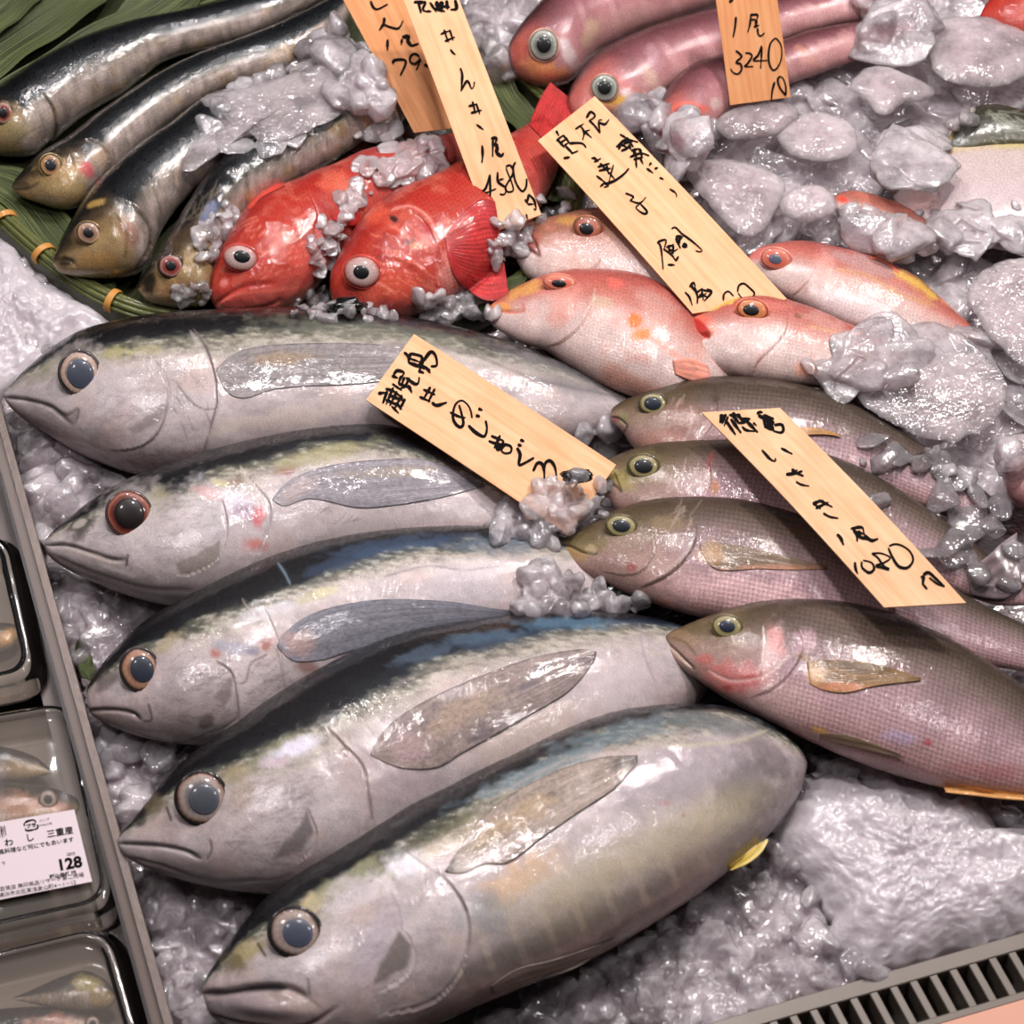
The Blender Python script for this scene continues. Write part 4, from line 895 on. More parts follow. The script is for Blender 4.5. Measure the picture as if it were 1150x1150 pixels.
fin(i4, 'anal_fin', [(1060, 884), (1090, 884), (1125, 888), (1165, 893)], [(1062, 890), (1095, 894), (1130, 898), (1168, 900)], (190, 136, 80), (90, 66, 50), M_FIN, n=24, m=8, rays=5)
# the tail of the second grunt comes out of the ice
fin(i2, 'tail_fin', [(1085, 640), (1105, 628), (1125, 610), (1142, 598)], [(1090, 668), (1110, 672), (1130, 672), (1148, 660)], (104, 90, 92), (150, 138, 142), M_FIN, n=24, m=22, rays=9, amt=.4, off=0.004)

# ------------------------------------------------------------------ two red rockfish in the basket
M_RED = fish_mat('red_skin', metal=0.0, rough=0.40, coat=0.6, spec=.2, scale_u=1.3, scale_amt=0.14, bump=0.5)
def red_base(seed, pale=0.0):
    def f(S, v, P, px, py):
        c = stops(v, [(-1, (206, 130, 122)), (-0.7, (208, 96, 86)), (-0.3, (206, 74, 62)), (0.2, (204, 66, 50)), (0.7, (196, 56, 44)), (1, (170, 44, 38))])
        c = blend(c, (226, 112, 92), 0.6 * smooth(0.05, 0.5, fbm(P * 60, seed, 4)))
        c = blend(c, (168, 42, 40), 0.5 * smooth(0.1, 0.5, -fbm(P * 45, seed + 3, 4)))
        c = c * 0.72
        c = blend(c, (180, 130, 130), pale * smooth(0.55, 0.9, S) * (0.5 + 0.5 * fbm(P * 40, seed + 8, 3)))
        return c
    return f
RED_EYE = [(0, (200, 180, 176)), (0.5, (214, 184, 178)), (0.8, (206, 160, 154)), (0.93, (190, 96, 88)), (1, (150, 50, 44))]
RK = dict(ns=300, nr=110, scales=lambda S, v, px, py: smooth(0.34, 0.44, S))
RG = 'red rockfish in the green basket'
k1 = make_fish('rockfish', 'left red rockfish, behind, with its mouth shut and large pale eye', 'fish',
    [(237, 322), (238, 305), (244, 288), (254, 268), (265, 248), (277, 229), (298, 213), (319, 206), (350, 193), (376, 183), (413, 167), (450, 160), (490, 152), (515, 148)],
    [(237, 322), (238, 340), (250, 352), (280, 358), (310, 356), (335, 345), (356, 325), (378, 300), (400, 275), (430, 250), (460, 228), (490, 205), (518, 182)],
    [0.034, 0.036, 0.036, 0.032, 0.028], 0.62, red_base(5, .5), M_RED, group=RG, seed=31,
    items=[('line', [(238, 345), (255, 332), (275, 322), (310, 318)], 2.2, (176, 54, 46), .8), ('line', [(246, 340), (270, 330), (310, 326), (335, 322)], 2, (226, 110, 96), .7), ('line', [(262, 350), (300, 344), (312, 338)], 2, (160, 44, 40), .6), ('line', [(350, 220), (356, 240), (352, 262), (358, 285), (350, 305), (335, 325)], 2, (170, 46, 42), .6), ('blob', 320, 258, 8, 4, 30, (110, 40, 36), .6), ('blob', 252, 318, 7, 5, -40, (226, 130, 120), .8),
           ('blob', 345, 290, 16, 22, 10, (222, 96, 84), .6), ('blob', 375, 205, 18, 14, 0, (220, 110, 84), .5), ('blob', 360, 270, 24, 14, -40, (206, 130, 126), .6), ('blob', 290, 350, 40, 8, 0, (206, 110, 104), .5)]
        + skin_marks([(270, 250), (340, 240), (330, 320), (280, 320)], 34, 71, (232, 130, 110), .5, -0.4),
    relief=[('line', [(238, 345), (255, 332), (275, 322), (310, 318)], 2.4, -0.0018), ('line', [(262, 350), (300, 344), (318, 336)], 2, -0.0012), ('step', [(345, 215), (356, 240), (352, 262), (358, 285), (348, 308)], 9, -0.0015), ('line', [(270, 258), (300, 250), (330, 255)], 3, 0.001), ('line', [(290, 300), (310, 296), (335, 300)], 2.5, 0.0008)], bumps=0.0009, **RK)
eye(k1, 270.5, 290, 19.5, 14.5, 8, RED_EYE, 12, M_EYE, pr=0.46, poff=(0.1, -0.1), pupil_col=(12, 14, 16), rim=(176, 56, 46), bulge=.38)
k2 = make_fish('rockfish', 'right red rockfish, in front, with two dark spots on its gill cover', 'fish',
    [(370, 325), (371, 305), (378, 290), (388, 270), (398, 252), (413, 234), (437, 217), (455, 209), (480, 199), (505, 186), (530, 172), (555, 158), (580, 146), (600, 134)],
    [(370, 325), (376, 343), (392, 355), (420, 361), (450, 361), (480, 352), (510, 340), (540, 322), (565, 300), (585, 275), (602, 248), (615, 225), (626, 200), (634, 176)],
    [0.038, 0.042, 0.042, 0.038, 0.034], 0.62, red_base(6, .15), M_RED, group=RG, seed=32,
    items=[('blob', 442, 246, 6, 3.5, 35, (40, 14, 16), .95), ('blob', 461, 270, 8, 5, -20, (90, 44, 40), .8), ('blob', 468, 276, 10, 4, -20, (206, 140, 84), .6), ('line', [(468, 246), (488, 270), (494, 300), (488, 330), (480, 350)], 2.2, (160, 40, 40), .8), ('line', [(438, 236), (460, 232), (480, 244), (491, 262)], 1.6, (232, 150, 140), .7),
           ('blob', 506, 305, 14, 26, 0, (222, 140, 130), .8), ('blob', 420, 240, 20, 14, 0, (222, 96, 70), .6), ('blob', 440, 320, 34, 20, 0, (214, 84, 60), .5), ('line', [(376, 320), (380, 335), (395, 346)], 2, (150, 36, 36), .5), ('line', [(412, 322), (425, 318), (445, 330)], 1.6, (230, 140, 120), .5)]
        + skin_marks([(410, 250), (485, 250), (480, 340), (420, 335)], 44, 72, (234, 130, 104), .5, 0.3),
    relief=[('step', [(450, 232), (474, 246), (489, 270), (495, 300), (488, 330), (478, 352)], 10, 0.002), ('line', [(400, 262), (425, 258), (450, 270)], 4, 0.0012), ('line', [(425, 285), (450, 290), (470, 300)], 3, 0.001), ('blob', 406, 306, 24, 21, 0, 0.001)], bumps=0.0009, **RK)
eye(k2, 407, 305.5, 20.5, 17.5, 5, RED_EYE, 12, M_EYE, pr=0.42, poff=(-0.02, 0.05), pupil_col=(10, 12, 14), rim=(190, 66, 50), bulge=.38)
fin(k2, 'pectoral_fin', [(500, 268), (508, 252), (522, 236), (540, 224), (556, 226)], [(503, 290), (512, 312), (528, 328), (548, 338), (572, 334)], (176, 50, 50), (150, 40, 44), M_FIN, rays=11, amt=.3, ridge=.0004, n=40, m=60, lift=.004)
fin(k1, 'pectoral_fin', [(372, 240), (384, 234), (396, 232), (404, 236)], [(374, 246), (386, 252), (398, 254), (405, 248)], (176, 44, 40), (140, 36, 36), M_FIN, rays=5, n=20, m=20, lift=.003)
fin(k2, 'tail_fin', [(594, 140), (600, 125), (608, 108), (618, 92)], [(634, 180), (640, 160), (645, 138), (647, 116)], (170, 44, 44), (130, 34, 36), M_FIN, rays=8, amt=.35, ridge=.0004, n=40, m=50, off=.002)
# dorsal spines
fin(k1, 'dorsal_fin', [(276, 232), (290, 214), (305, 203), (318, 202)], [(280, 236), (294, 222), (308, 214), (320, 209)], (196, 54, 40), (150, 40, 34), M_FIN, rays=7, amt=.4, n=40, m=8, lift=.001)

# ------------------------------------------------------------------ pink sea bream in the middle and right
M_BREAM = fish_mat('bream_skin', metal=0.05, rough=0.36, coat=0.42, spec=.2, scale_u=1.5, scale_amt=0.08, bump=0.4)
def bream_base(seed, brown=0.0, line_v=None):
    def f(S, v, P, px, py):
        c = stops(v, [(-1, (206, 172, 164)), (-0.6, (224, 196, 190)), (-0.1, (222, 194, 188)), (0.25, (216, 172, 164)), (0.55, (206, 130, 118)), (0.85, (192, 100, 90)), (1, (164, 78, 70))])
        c = blend(c, (150, 108, 84), brown * smooth(-0.2, 0.6, v))
        c = blend(c, (226, 140, 120), 0.4 * smooth(0.1, 0.5, fbm(P * 45, seed, 4)))
        return c * (0.80 + 0.14 * fbm(P * 60, seed + 3, 4))[..., None]
    return f
BK = dict(ns=280, nr=100, scales=lambda S, v, px, py: smooth(0.3, 0.42, S))
BG = 'small pink sea bream below the wooden tag'
OR_EYE = [(0, (206, 120, 70)), (0.6, (222, 130, 80)), (0.8, (224, 150, 96)), (0.9, (200, 84, 60)), (1, (140, 60, 44))]
r1 = make_fish('sea_bream', 'brownish pink sea bream just left of the wooden tag, open lower jaw', 'fish',
    [(576, 280), (580, 268), (590, 253), (613, 245), (645, 237), (670, 233), (700, 234), (735, 242), (770, 258), (800, 280), (830, 305)],
    [(576, 280), (582, 296), (594, 313), (615, 324), (650, 333), (690, 342), (730, 352), (770, 358), (810, 352), (835, 335)],
    [0.034, 0.036, 0.034, 0.03], 0.5, bream_base(7, .75), M_BREAM, group=BG, seed=41,  # strong brown tone: shadow painted over the upper side of this fish
    items=[('blob', 596, 268, 14, 14, 40, (160, 84, 74), .8), ('line', [(590, 256), (600, 270), (606, 287), (600, 282), (578, 272)], 2.2, (110, 50, 46), .85), ('blob', 590, 298, 14, 20, -30, (214, 196, 190), .85), ('blob', 608, 280, 4, 7, -20, (226, 190, 184), .6), ('blob', 632, 268, 22, 10, 0, (196, 150, 140), .7), ('blob', 640, 247, 16, 6, -10, (196, 148, 76), .6), ('blob', 645, 300, 34, 14, 10, (206, 170, 158), .6),
           ('line', [(676, 290), (668, 300), (655, 310)], 1.4, (130, 84, 76), .6)],
    relief=[('line', [(590, 256), (600, 272), (606, 287)], 2.2, -0.0015), ('line', [(578, 273), (592, 280), (603, 287)], 2.5, -0.0025)], **BK)
eye(r1, 660.5, 256.5, 16, 12.5, 8, [(0, (170, 110, 90)), (.6, (196, 110, 90)), (.85, (160, 96, 70)), (1, (110, 70, 50))], 12, M_EYE, pr=0.5, poff=(-.1, .15), pupil_col=(12, 10, 10), rim=(150, 90, 66))
r2 = make_fish('sea_bream', 'pink sea bream with orange fin spot and long pale belly, beneath the other one', 'fish',
    [(548, 351), (551, 343), (565, 332), (584, 320), (611, 309), (637, 303), (667, 302), (706, 305), (740, 317), (771, 343), (800, 372), (825, 400)],
    [(548, 351), (552, 364), (568, 376), (589, 387), (613, 394), (637, 411), (674, 433), (708, 446), (745, 456), (780, 455), (810, 445), (832, 425)],
    [0.042, 0.046, 0.044, 0.038], 0.5, bream_base(8), M_BREAM, group=BG, seed=42,
    items=[('blob', 565, 345, 18, 6, 4, (226, 150, 84), .9), ('line', [(551, 347), (570, 350), (588, 349), (586, 340)], 1.6, (200, 100, 84), .8), ('blob', 590, 325, 24, 8, -25, (214, 160, 84), .7), ('blob', 632, 345, 16, 26, 20, (222, 150, 136), .5), ('line', [(668, 325), (664, 345), (652, 366), (630, 384), (612, 390)], 2, (190, 150, 140), .8), ('line', [(646, 334), (644, 352), (630, 368)], 1.6, (206, 140, 126), .6),
           ('blob', 713, 360, 8, 9, 40, (240, 104, 30), 1), ('blob', 718, 376, 14, 8, -10, (238, 120, 60), 1), ('blob', 690, 318, 10, 6, 20, (226, 110, 96), .7), ('line', [(730, 378), (760, 400), (790, 420)], 4, (222, 140, 120), .6), ('poly', [(680, 405), (760, 445), (735, 455), (672, 432)], (180, 122, 100), .7, 8), ('blob', 740, 345, 34, 14, 40, (200, 160, 150), .5), ('blob', 675, 340, 12, 10, 0, (190, 176, 150), .5)],  # brown belly streak is shade painted into the skin
    relief=[('line', [(551, 347), (570, 350), (588, 349)], 2, -0.0014), ('step', [(672, 320), (664, 345), (652, 366), (630, 384), (612, 390)], 10, -0.0014)], **BK)
eye(r2, 629, 318, 18.5, 8.5, 2, [(0, (226, 110, 84)), (.6, (230, 116, 90)), (.85, (236, 150, 120)), (1, (196, 90, 74))], 12, M_EYE, pr=0.44, poff=(-.05, .2), pupil_col=(12, 12, 16), rim=(214, 120, 100))
fin(r2, 'pelvic_fin', [(755, 405), (775, 402), (795, 410)], [(758, 420), (778, 428), (800, 428)], (206, 130, 110), (206, 160, 150), M_FIN, n=16, m=14, rays=5, lift=.004)
r3 = make_fish('sea_bream', 'pink sea bream with wide open red mouth at the lower end of the tag', 'fish',
    [(762, 372), (768, 358), (778, 351), (793, 343), (811, 337), (829, 332), (861, 331), (900, 341), (940, 357), (982, 376), (1015, 398), (1035, 415)],
    [(762, 372), (764, 384), (774, 397), (797, 413), (829, 425), (865, 431), (905, 434), (945, 436), (985, 436), (1020, 432), (1038, 424)],
    [0.050, 0.054, 0.050, 0.042], 0.5, bream_base(9), M_BREAM, group=BG, seed=43,
    items=[('blob', 785, 360, 14, 12, 20, (226, 110, 90), .85), ('poly', [(774, 355), (788, 360), (800, 374), (796, 379), (784, 376), (774, 372)], (176, 40, 34), .95, 2), ('blob', 800, 368, 6, 9, -20, (236, 150, 130), .7), ('blob', 784, 392, 26, 11, 25, (226, 206, 200), .85), ('blob', 808, 342, 20, 4, -20, (226, 180, 90), .9), ('blob', 860, 343, 34, 6, 0, (214, 130, 120), .5),
           ('line', [(880, 366), (868, 385), (855, 400), (848, 420)], 2, (200, 150, 142), .7), ('line', [(908, 366), (940, 374), (965, 386)], 1.8, (206, 160, 120), .8), ('blob', 897, 354, 5, 3, 0, (120, 80, 60), .8), ('blob', 930, 364, 40, 9, 25, (200, 150, 140), .7), ('blob', 905, 415, 16, 10, 0, (236, 140, 90), .6), ('blob', 870, 385, 20, 20, 0, (222, 196, 190), .5)],
    relief=[('line', [(762, 372), (780, 378), (798, 376)], 3.2, -0.004), ('step', [(884, 350), (882, 372), (868, 390), (850, 408), (845, 424)], 10, -0.0014), ('line', [(908, 366), (940, 374), (965, 386)], 1.6, 0.0005)], **BK)
eye(r3, 845, 348.5, 18, 11.5, 6, OR_EYE, 12, M_EYE, pr=0.5, poff=(-.08, .1), pupil_col=(14, 12, 12), rim=(214, 120, 96))
r4 = make_fish('sea_bream', 'pink sea bream with yellow striped back, half sunk in ice right of the tag', 'fish',
    [(838, 296), (840, 288), (850, 280), (861, 275), (900, 270), (940, 277), (982, 288), (1025, 308), (1054, 332), (1079, 355), (1100, 372), (1115, 382)],
    [(838, 296), (844, 308), (860, 320), (880, 334), (910, 350), (945, 368), (985, 384), (1025, 394), (1065, 396), (1095, 392), (1117, 386)],
    [0.040, 0.042, 0.038, 0.032], 0.5, bream_base(10), M_BREAM, group=BG, seed=44,
    items=[('blob', 860, 285, 24, 8, -10, (206, 110, 104), .7), ('line', [(938, 303), (970, 308), (990, 318), (1006, 328), (1025, 335), (1052, 344)], 2.4, (190, 140, 100), .8), ('blob', 975, 298, 50, 10, 18, (176, 140, 136), .8), ('line', [(1005, 305), (1030, 318), (1052, 335)], 5, (222, 180, 84), .85), ('blob', 995, 335, 16, 5, 10, (170, 120, 100), .6),
           ('line', [(1055, 335), (1080, 352), (1110, 378)], 3, (230, 140, 100), .8), ('line', [(912, 305), (900, 322), (885, 334)], 1.6, (210, 170, 160), .7), ('blob', 960, 345, 60, 18, 16, (226, 206, 206), .7), ('blob', 925, 300, 12, 20, 0, (226, 160, 150), .5)],
    relief=[('step', [(915, 290), (914, 305), (902, 322), (888, 334)], 9, -0.0012)], **BK)
eye(r4, 872, 291.5, 17.5, 12, 8, [(0, (214, 110, 90)), (.6, (226, 110, 86)), (.85, (226, 140, 116)), (1, (190, 90, 80))], 12, M_EYE, pr=0.42, poff=(-.05, .05), pupil_col=(70, 74, 90), rim=(222, 140, 126))
fin(r4, 'dorsal_fin', [(972, 283), (980, 276), (992, 284), (1008, 303)], [(978, 291), (986, 292), (1000, 300), (1010, 308)], (226, 120, 96), (206, 90, 80), M_FIN, n=16, m=8, rays=3)
r5 = make_fish('sea_bream', 'small pink sea bream nearly buried in crushed ice, only its red brown back showing', 'fish',
    [(936, 226), (938, 219), (954, 214), (972, 216), (990, 221), (1025, 233), (1045, 243), (1062, 254)],
    [(936, 226), (940, 240), (955, 256), (975, 268), (1000, 276), (1030, 280), (1050, 272), (1064, 260)],
    0.040, 0.5, bream_base(11, .3), M_BREAM, group=BG, seed=45,
    items=[('blob', 946, 224, 7, 5, 20, (222, 70, 50), .9), ('line', [(960, 230), (1000, 240), (1040, 258)], 1.6, (206, 170, 130), .7), ('blob', 1000, 229, 50, 6, 18, (176, 104, 88), .8), ('blob', 985, 240, 10, 8, 0, (222, 130, 110), .6)], **BK)

# ------------------------------------------------------------------ three tilefish at the top
def tile_base(seed):
    def f(S, v, P, px, py):
        c = stops(v, [(-1, (176, 128, 124)), (-0.5, (184, 132, 132)), (0, (166, 112, 116)), (0.5, (128, 80, 86)), (0.85, (92, 54, 58)), (1, (66, 36, 38))])
        h = 1 - smooth(0.10, 0.24, S)
        c = blend(c, (184, 96, 82), 0.7 * h * (1 - smooth(0.6, 1.0, v)))
        c = c * (1 + 0.30 * fbm(P * 45, seed, 4))[..., None]
        return blend(c, (206, 160, 160), 0.35 * smooth(.55, .95, np.sin(S * 60 + 2 * v)) * smooth(.25, .35, S) * (1 - smooth(0.2, 0.7, v)))
    return f
TG = 'red tilefish at the top of the display'
TK = dict(ns=220, nr=84, scales=lambda S, v, px, py: smooth(0.3, 0.5, S))
T_EYE = [(0, (90, 96, 90)), (.6, (120, 126, 116)), (.85, (196, 196, 186)), (1, (90, 90, 80))]
a1 = make_fish('tilefish', 'topmost left red tilefish with a big round eye and orange cheek', 'fish',
    [(573, 66), (571, 50), (578, 34), (590, 18), (602, 4), (622, -14), (650, -32), (690, -48), (740, -60), (800, -70), (860, -76)],
    [(573, 66), (577, 78), (590, 90), (610, 98), (630, 97), (648, 90), (668, 68), (690, 54), (716, 42), (760, 26), (810, 10), (865, -6)],
    0.040, 0.6, tile_base(3), M_BREAM, group=TG, seed=51,
    items=[('blob', 610, 78, 30, 14, 20, (214, 140, 84), .8), ('blob', 582, 60, 12, 20, 10, (178, 84, 70), .7), ('blob', 638, 60, 8, 18, -25, (206, 190, 190), .8), ('blob', 664, 36, 10, 22, 25, (196, 166, 136), .7), ('blob', 700, 20, 40, 14, -20, (190, 146, 140), .5), ('blob', 618, 88, 20, 8, 0, (206, 110, 96), .7)], **TK)
eye(a1, 611, 51, 16, 17.5, 0, T_EYE, 12, M_EYE, pr=0.5, pupil_col=(14, 16, 16), rim=(196, 150, 130), bulge=.4)
a2 = make_fish('tilefish', 'middle red tilefish, its eye touching the corner of a wooden tag', 'fish',
    [(638, 118), (638, 104), (644, 90), (656, 72), (672, 57), (700, 42), (740, 26), (790, 12), (840, 2), (890, -8), (950, -18), (1000, -20)],
    [(638, 118), (645, 130), (660, 136), (685, 134), (716, 126), (738, 114), (760, 98), (790, 84), (830, 68), (880, 48), (930, 32), (985, 20), (1003, 0)],
    0.042, 0.55, tile_base(4), M_BREAM, group=TG, seed=52,
    items=[('blob', 690, 112, 24, 8, -10, (214, 170, 70), .85), ('blob', 710, 105, 20, 7, 10, (226, 206, 204), .8), ('line', [(690, 86), (705, 98), (722, 104)], 3, (190, 100, 90), .7), ('blob', 732, 88, 10, 14, -30, (206, 170, 156), .7), ('blob', 930, 12, 60, 12, -14, (196, 150, 150), .6), ('blob', 735, 65, 10, 20, -20, (190, 150, 160), .4)], **TK)
eye(a2, 679, 99, 15, 15, 0, T_EYE, 12, M_EYE, pr=0.5, pupil_col=(14, 16, 16), rim=(190, 130, 110), bulge=.4)
a3 = make_fish('tilefish', 'right red tilefish with cloudy eye, behind the tag priced 3240', 'fish',
    [(736, 150), (736, 132), (741, 112), (753, 90), (770, 75), (790, 66), (820, 58), (850, 50), (880, 43), (907, 34), (950, 26), (990, 20), (1025, 16)],
    [(736, 150), (742, 163), (758, 172), (780, 168), (800, 150), (820, 130), (850, 112), (889, 95), (925, 82), (958, 70), (990, 58), (1028, 44)],
    0.046, 0.55, tile_base(5), M_BREAM, group=TG, seed=53,
    items=[('blob', 778, 146, 18, 8, 5, (226, 150, 80), .85), ('blob', 775, 120, 26, 6, 8, (206, 96, 80), .8), ('blob', 765, 158, 24, 10, 0, (206, 110, 110), .7), ('blob', 803, 116, 8, 8, 0, (206, 180, 176), .7), ('blob', 905, 62, 16, 6, 40, (190, 120, 76), .6), ('blob', 930, 55, 60, 14, -18, (190, 142, 140), .7)], **TK)
eye(a3, 774, 129, 15, 11.5, 8, [(0, (110, 110, 112)), (.7, (150, 148, 154)), (.9, (176, 160, 166)), (1, (190, 100, 80))], 12, M_EYE, pr=0.42, pupil_col=(74, 82, 84), rim=(206, 100, 84))
red5 = make_fish('rockfish', 'orange red fish cut off by the top right corner', 'fish',
    [(1100, 18), (1108, 2), (1125, -14), (1150, -26), (1190, -36)], [(1100, 18), (1115, 30), (1135, 42), (1160, 50), (1195, 54)], 0.045, 0.5, red_base(12), M_RED, seed=54, ns=80, nr=50, scales=0.6)

# ------------------------------------------------------------------ white flatfish and the dark one behind it, right
M_WHITE = fish_mat('white_skin', metal=0.0, rough=0.4, coat=0.5, bump=0.35)
def white_base(S, v, P, px, py):
    c = stops(v, [(-1, (166, 146, 146)), (0, (188, 168, 170)), (0.8, (190, 172, 168)), (1, (190, 172, 110))])
    return blend(c, (200, 160, 160), 0.4 * smooth(0.1, 0.5, fbm(P * 30, 4, 4)))
fl = make_fish('flatfish', 'white belly of a flatfish edged with yellow at the right edge', 'fish',
    [(1003, 222), (1006, 205), (1020, 192), (1040, 178), (1060, 166), (1085, 160), (1120, 158), (1160, 158), (1210, 160)],
    [(1003, 222), (1012, 238), (1032, 250), (1055, 260), (1085, 272), (1120, 280), (1160, 286), (1215, 290)],
    0.046, 0.22, white_base, M_WHITE, seed=61, ns=160, nr=80,
    items=[('line', [(1008, 204), (1025, 191), (1045, 178), (1064, 164)], 2.2, (190, 160, 84), .8), ('line', [(1052, 200), (1054, 212), (1054, 221)], 1.3, (130, 30, 50), .85), ('blob', 1041, 206, 2, 2, 0, (170, 60, 80), .8, 0), ('blob', 1030, 225, 26, 12, 10, (214, 160, 156), .6)])
of = make_fish('filefish', 'dark olive fish with a pale yellow edge lying behind the white flatfish', 'fish',
    [(1064, 164), (1068, 148), (1078, 132), (1092, 121), (1110, 117), (1130, 119), (1155, 126), (1190, 134)],
    [(1064, 164), (1075, 170), (1090, 172), (1110, 170), (1135, 168), (1160, 168), (1195, 168)],
    0.050, 0.45, [(-1, (90, 84, 60)), (0, (56, 54, 40)), (1, (44, 42, 30))], M_WHITE, seed=62, ns=100, nr=60,
    items=[('line', [(1066, 160), (1070, 146), (1080, 132), (1094, 122)], 2.2, (190, 166, 96), .8), ('blob', 1125, 140, 16, 10, 0, (40, 40, 34), .7)] + skin_marks([(1100, 122), (1150, 126), (1150, 160), (1110, 160)], 40, 81, (130, 130, 116), .6, 0.3))
gf = make_fish('flatfish', 'pale pink fish head with a brown eye sunk in ice beside the white flatfish', 'fish',
    [(990, 205), (1000, 188), (1015, 170), (1035, 158), (1060, 156)], [(990, 205), (1006, 203), (1025, 196), (1045, 184), (1063, 170)],
    0.040, 0.4, [(-1, (206, 160, 156)), (0, (200, 166, 160)), (1, (196, 178, 140))], M_WHITE, seed=63, ns=90, nr=50,
    items=[('line', [(1008, 198), (1025, 186), (1038, 174)], 3, (70, 40, 34), .8), ('blob', 1030, 164, 7, 6, 0, (130, 110, 80), .8)])
pk = make_fish('sea_bream', 'pink snout at the right edge above the glassy ice', 'fish',
    [(1126, 536), (1128, 515), (1140, 495), (1160, 478), (1190, 465)], [(1126, 536), (1133, 556), (1148, 568), (1170, 574), (1195, 570)], 0.05, 0.6, [(-1, (150, 90, 92)), (-.5, (206, 150, 150)), (0.3, (226, 186, 184)), (1, (222, 190, 190))], M_BREAM, seed=64, ns=80, nr=50)

# ------------------------------------------------------------------ sardines in the basket
M_SARD = fish_mat('sardine_skin', metal=0.2, rough=0.34, coat=0.9, scale_u=1.1, scale_amt=0.06, spec=0.25, bump=0.6)
def sard_base(seed, head=0.2, lim=0.38, gold=0.5):
    def f(S, v, P, px, py):
        u = v - lim + 0.10 * fbm(P * np.array([120, 160, 160]), seed, 4)
        c = stops(u, [(-1.5, (112, 98, 88)), (-1.0, (150, 134, 126)), (-0.55, (160, 144, 136)), (-0.25, (132, 120, 112)), (-0.08, (84, 80, 74)), (0.04, (34, 38, 40)), (0.3, (18, 21, 25)), (0.7, (12, 14, 16))])
        c = blend(c, (150, 124, 84), gold * smooth(0.05, 0.5, fbm(P * 60, seed + 4, 3)) * (1 - smooth(-0.2, 0.0, u)))
        g3 = fbm(np.stack([S * 90, v * 2.5, v * 0], -1), seed + 21, 3) + 0.8 * fbm(P * 130, seed + 23, 3)
        c = np.where((u < 0.02)[..., None], c * (1 + 0.5 * g3)[..., None], c * (1 + 0.4 * g3)[..., None])
        c = blend(c, (196, 176, 170), 0.5 * smooth(0.1, 0.5, fbm(P * 38, seed + 22, 3)) * (1 - smooth(-0.3, -0.05, u)))
        h = 1 - smooth(head - 0.02, head + 0.02, S + 0.03 * v * v)
        g = fbm(P * 110, seed + 9, 4)
        hc = stops(v + 0.15 * g, [(-1, (120, 98, 64)), (-0.4, (156, 130, 92)), (0.1, (142, 116, 78)), (0.45, (84, 68, 48)), (0.75, (32, 30, 28)), (1, (16, 18, 20))])
        c = c + (hc - c) * (h * 0.95)[..., None]
        return c
    return f
SG = 'sardines laid on the green leaf in the basket'
def SARD(head): return dict(ns=280, nr=90, scales=lambda S, v, px, py: smooth(head, head + 0.06, S))
S_EYE = [(0, (130, 90, 70)), (.6, (170, 120, 84)), (.78, (196, 160, 110)), (.88, (120, 80, 50)), (1, (60, 44, 28))]
def sard_head(ex, ey, gx, pts): return [('line', pts, 2.2, (60, 48, 34), .85), ('blob', ex + 4, ey + 4, 22, 16, 0, (170, 140, 92), .5)]
s1 = make_fish('sardine', 'sardine farthest back in the basket, its head cut by the left edge', 'fish',
    [(-34, 150), (-30, 128), (-15, 108), (0, 95), (25, 78), (50, 62), (100, 38), (150, 22), (200, 12), (250, 0), (300, -12), (350, -26), (400, -38)],
    [(-34, 150), (-24, 166), (-8, 174), (15, 177), (38, 175), (60, 158), (100, 128), (139, 105), (165, 84), (191, 67), (243, 53), (295, 36), (348, 8), (400, -18)],
    [0.030, 0.034, 0.034, 0.034, 0.030], 0.62, sard_base(1, .15, .22), M_SARD, group=SG, seed=71,
    items=sard_head(5, 127, 60, [(42, 100), (58, 118), (63, 140), (58, 158), (40, 172)]) + [('blob', 20, 145, 24, 14, 0, (150, 140, 100), .5), ('line', [(10, 170), (30, 150), (50, 140)], 1.4, (110, 90, 60), .6)], relief=[('step', [(42, 98), (58, 118), (64, 140), (58, 158), (40, 174)], 9, 0.0014), ('line', [(20, 110), (40, 130), (45, 150)], 2, 0.0007)], **SARD(.15))
eye(s1, 4, 127, 11, 12.5, 0, [(0, (100, 40, 36)), (.6, (130, 50, 44)), (.8, (190, 150, 130)), (1, (60, 44, 30))], 12, M_EYE, pr=0.45, pupil_col=(14, 12, 12), rim=(90, 74, 50))
s2 = make_fish('sardine', 'second sardine from the back, with a pink bruise behind its gill', 'fish',
    [(13, 211), (17, 202), (30, 187), (50, 168), (80, 150), (110, 126), (150, 98), (190, 74), (230, 56), (270, 42), (320, 22), (360, 2), (385, -12)],
    [(13, 211), (22, 220), (50, 231), (70, 236), (88, 233), (112, 214), (140, 184), (170, 156), (197, 134), (243, 107), (280, 92), (315, 84), (350, 66), (380, 40), (400, 10)],
    [0.032, 0.036, 0.037, 0.036, 0.032], 0.6, sard_base(2, .22, .22), M_SARD, group=SG, seed=72,
    items=sard_head(57, 186, 100, [(85, 160), (108, 160), (122, 175), (118, 195), (98, 215)]) + [('blob', 98, 190, 8, 12, -30, (190, 70, 80), .8), ('blob', 112, 178, 12, 14, 0, (170, 140, 110), .6), ('line', [(14, 212), (30, 212), (44, 205)], 1.4, (50, 40, 30), .8), ('blob', 25, 208, 10, 5, 0, (44, 40, 38), .7), ('blob', 65, 212, 26, 10, 0, (176, 150, 104), .6)],
    relief=[('step', [(88, 155), (112, 162), (122, 178), (116, 198), (96, 218)], 9, 0.0014), ('step', [(80, 175), (84, 195), (74, 215)], 7, 0.0007)], **SARD(.22))
eye(s2, 57.5, 186, 12.5, 12.5, 0, S_EYE, 12, M_EYE, pr=0.5, pupil_col=(22, 24, 30), rim=(150, 130, 90))
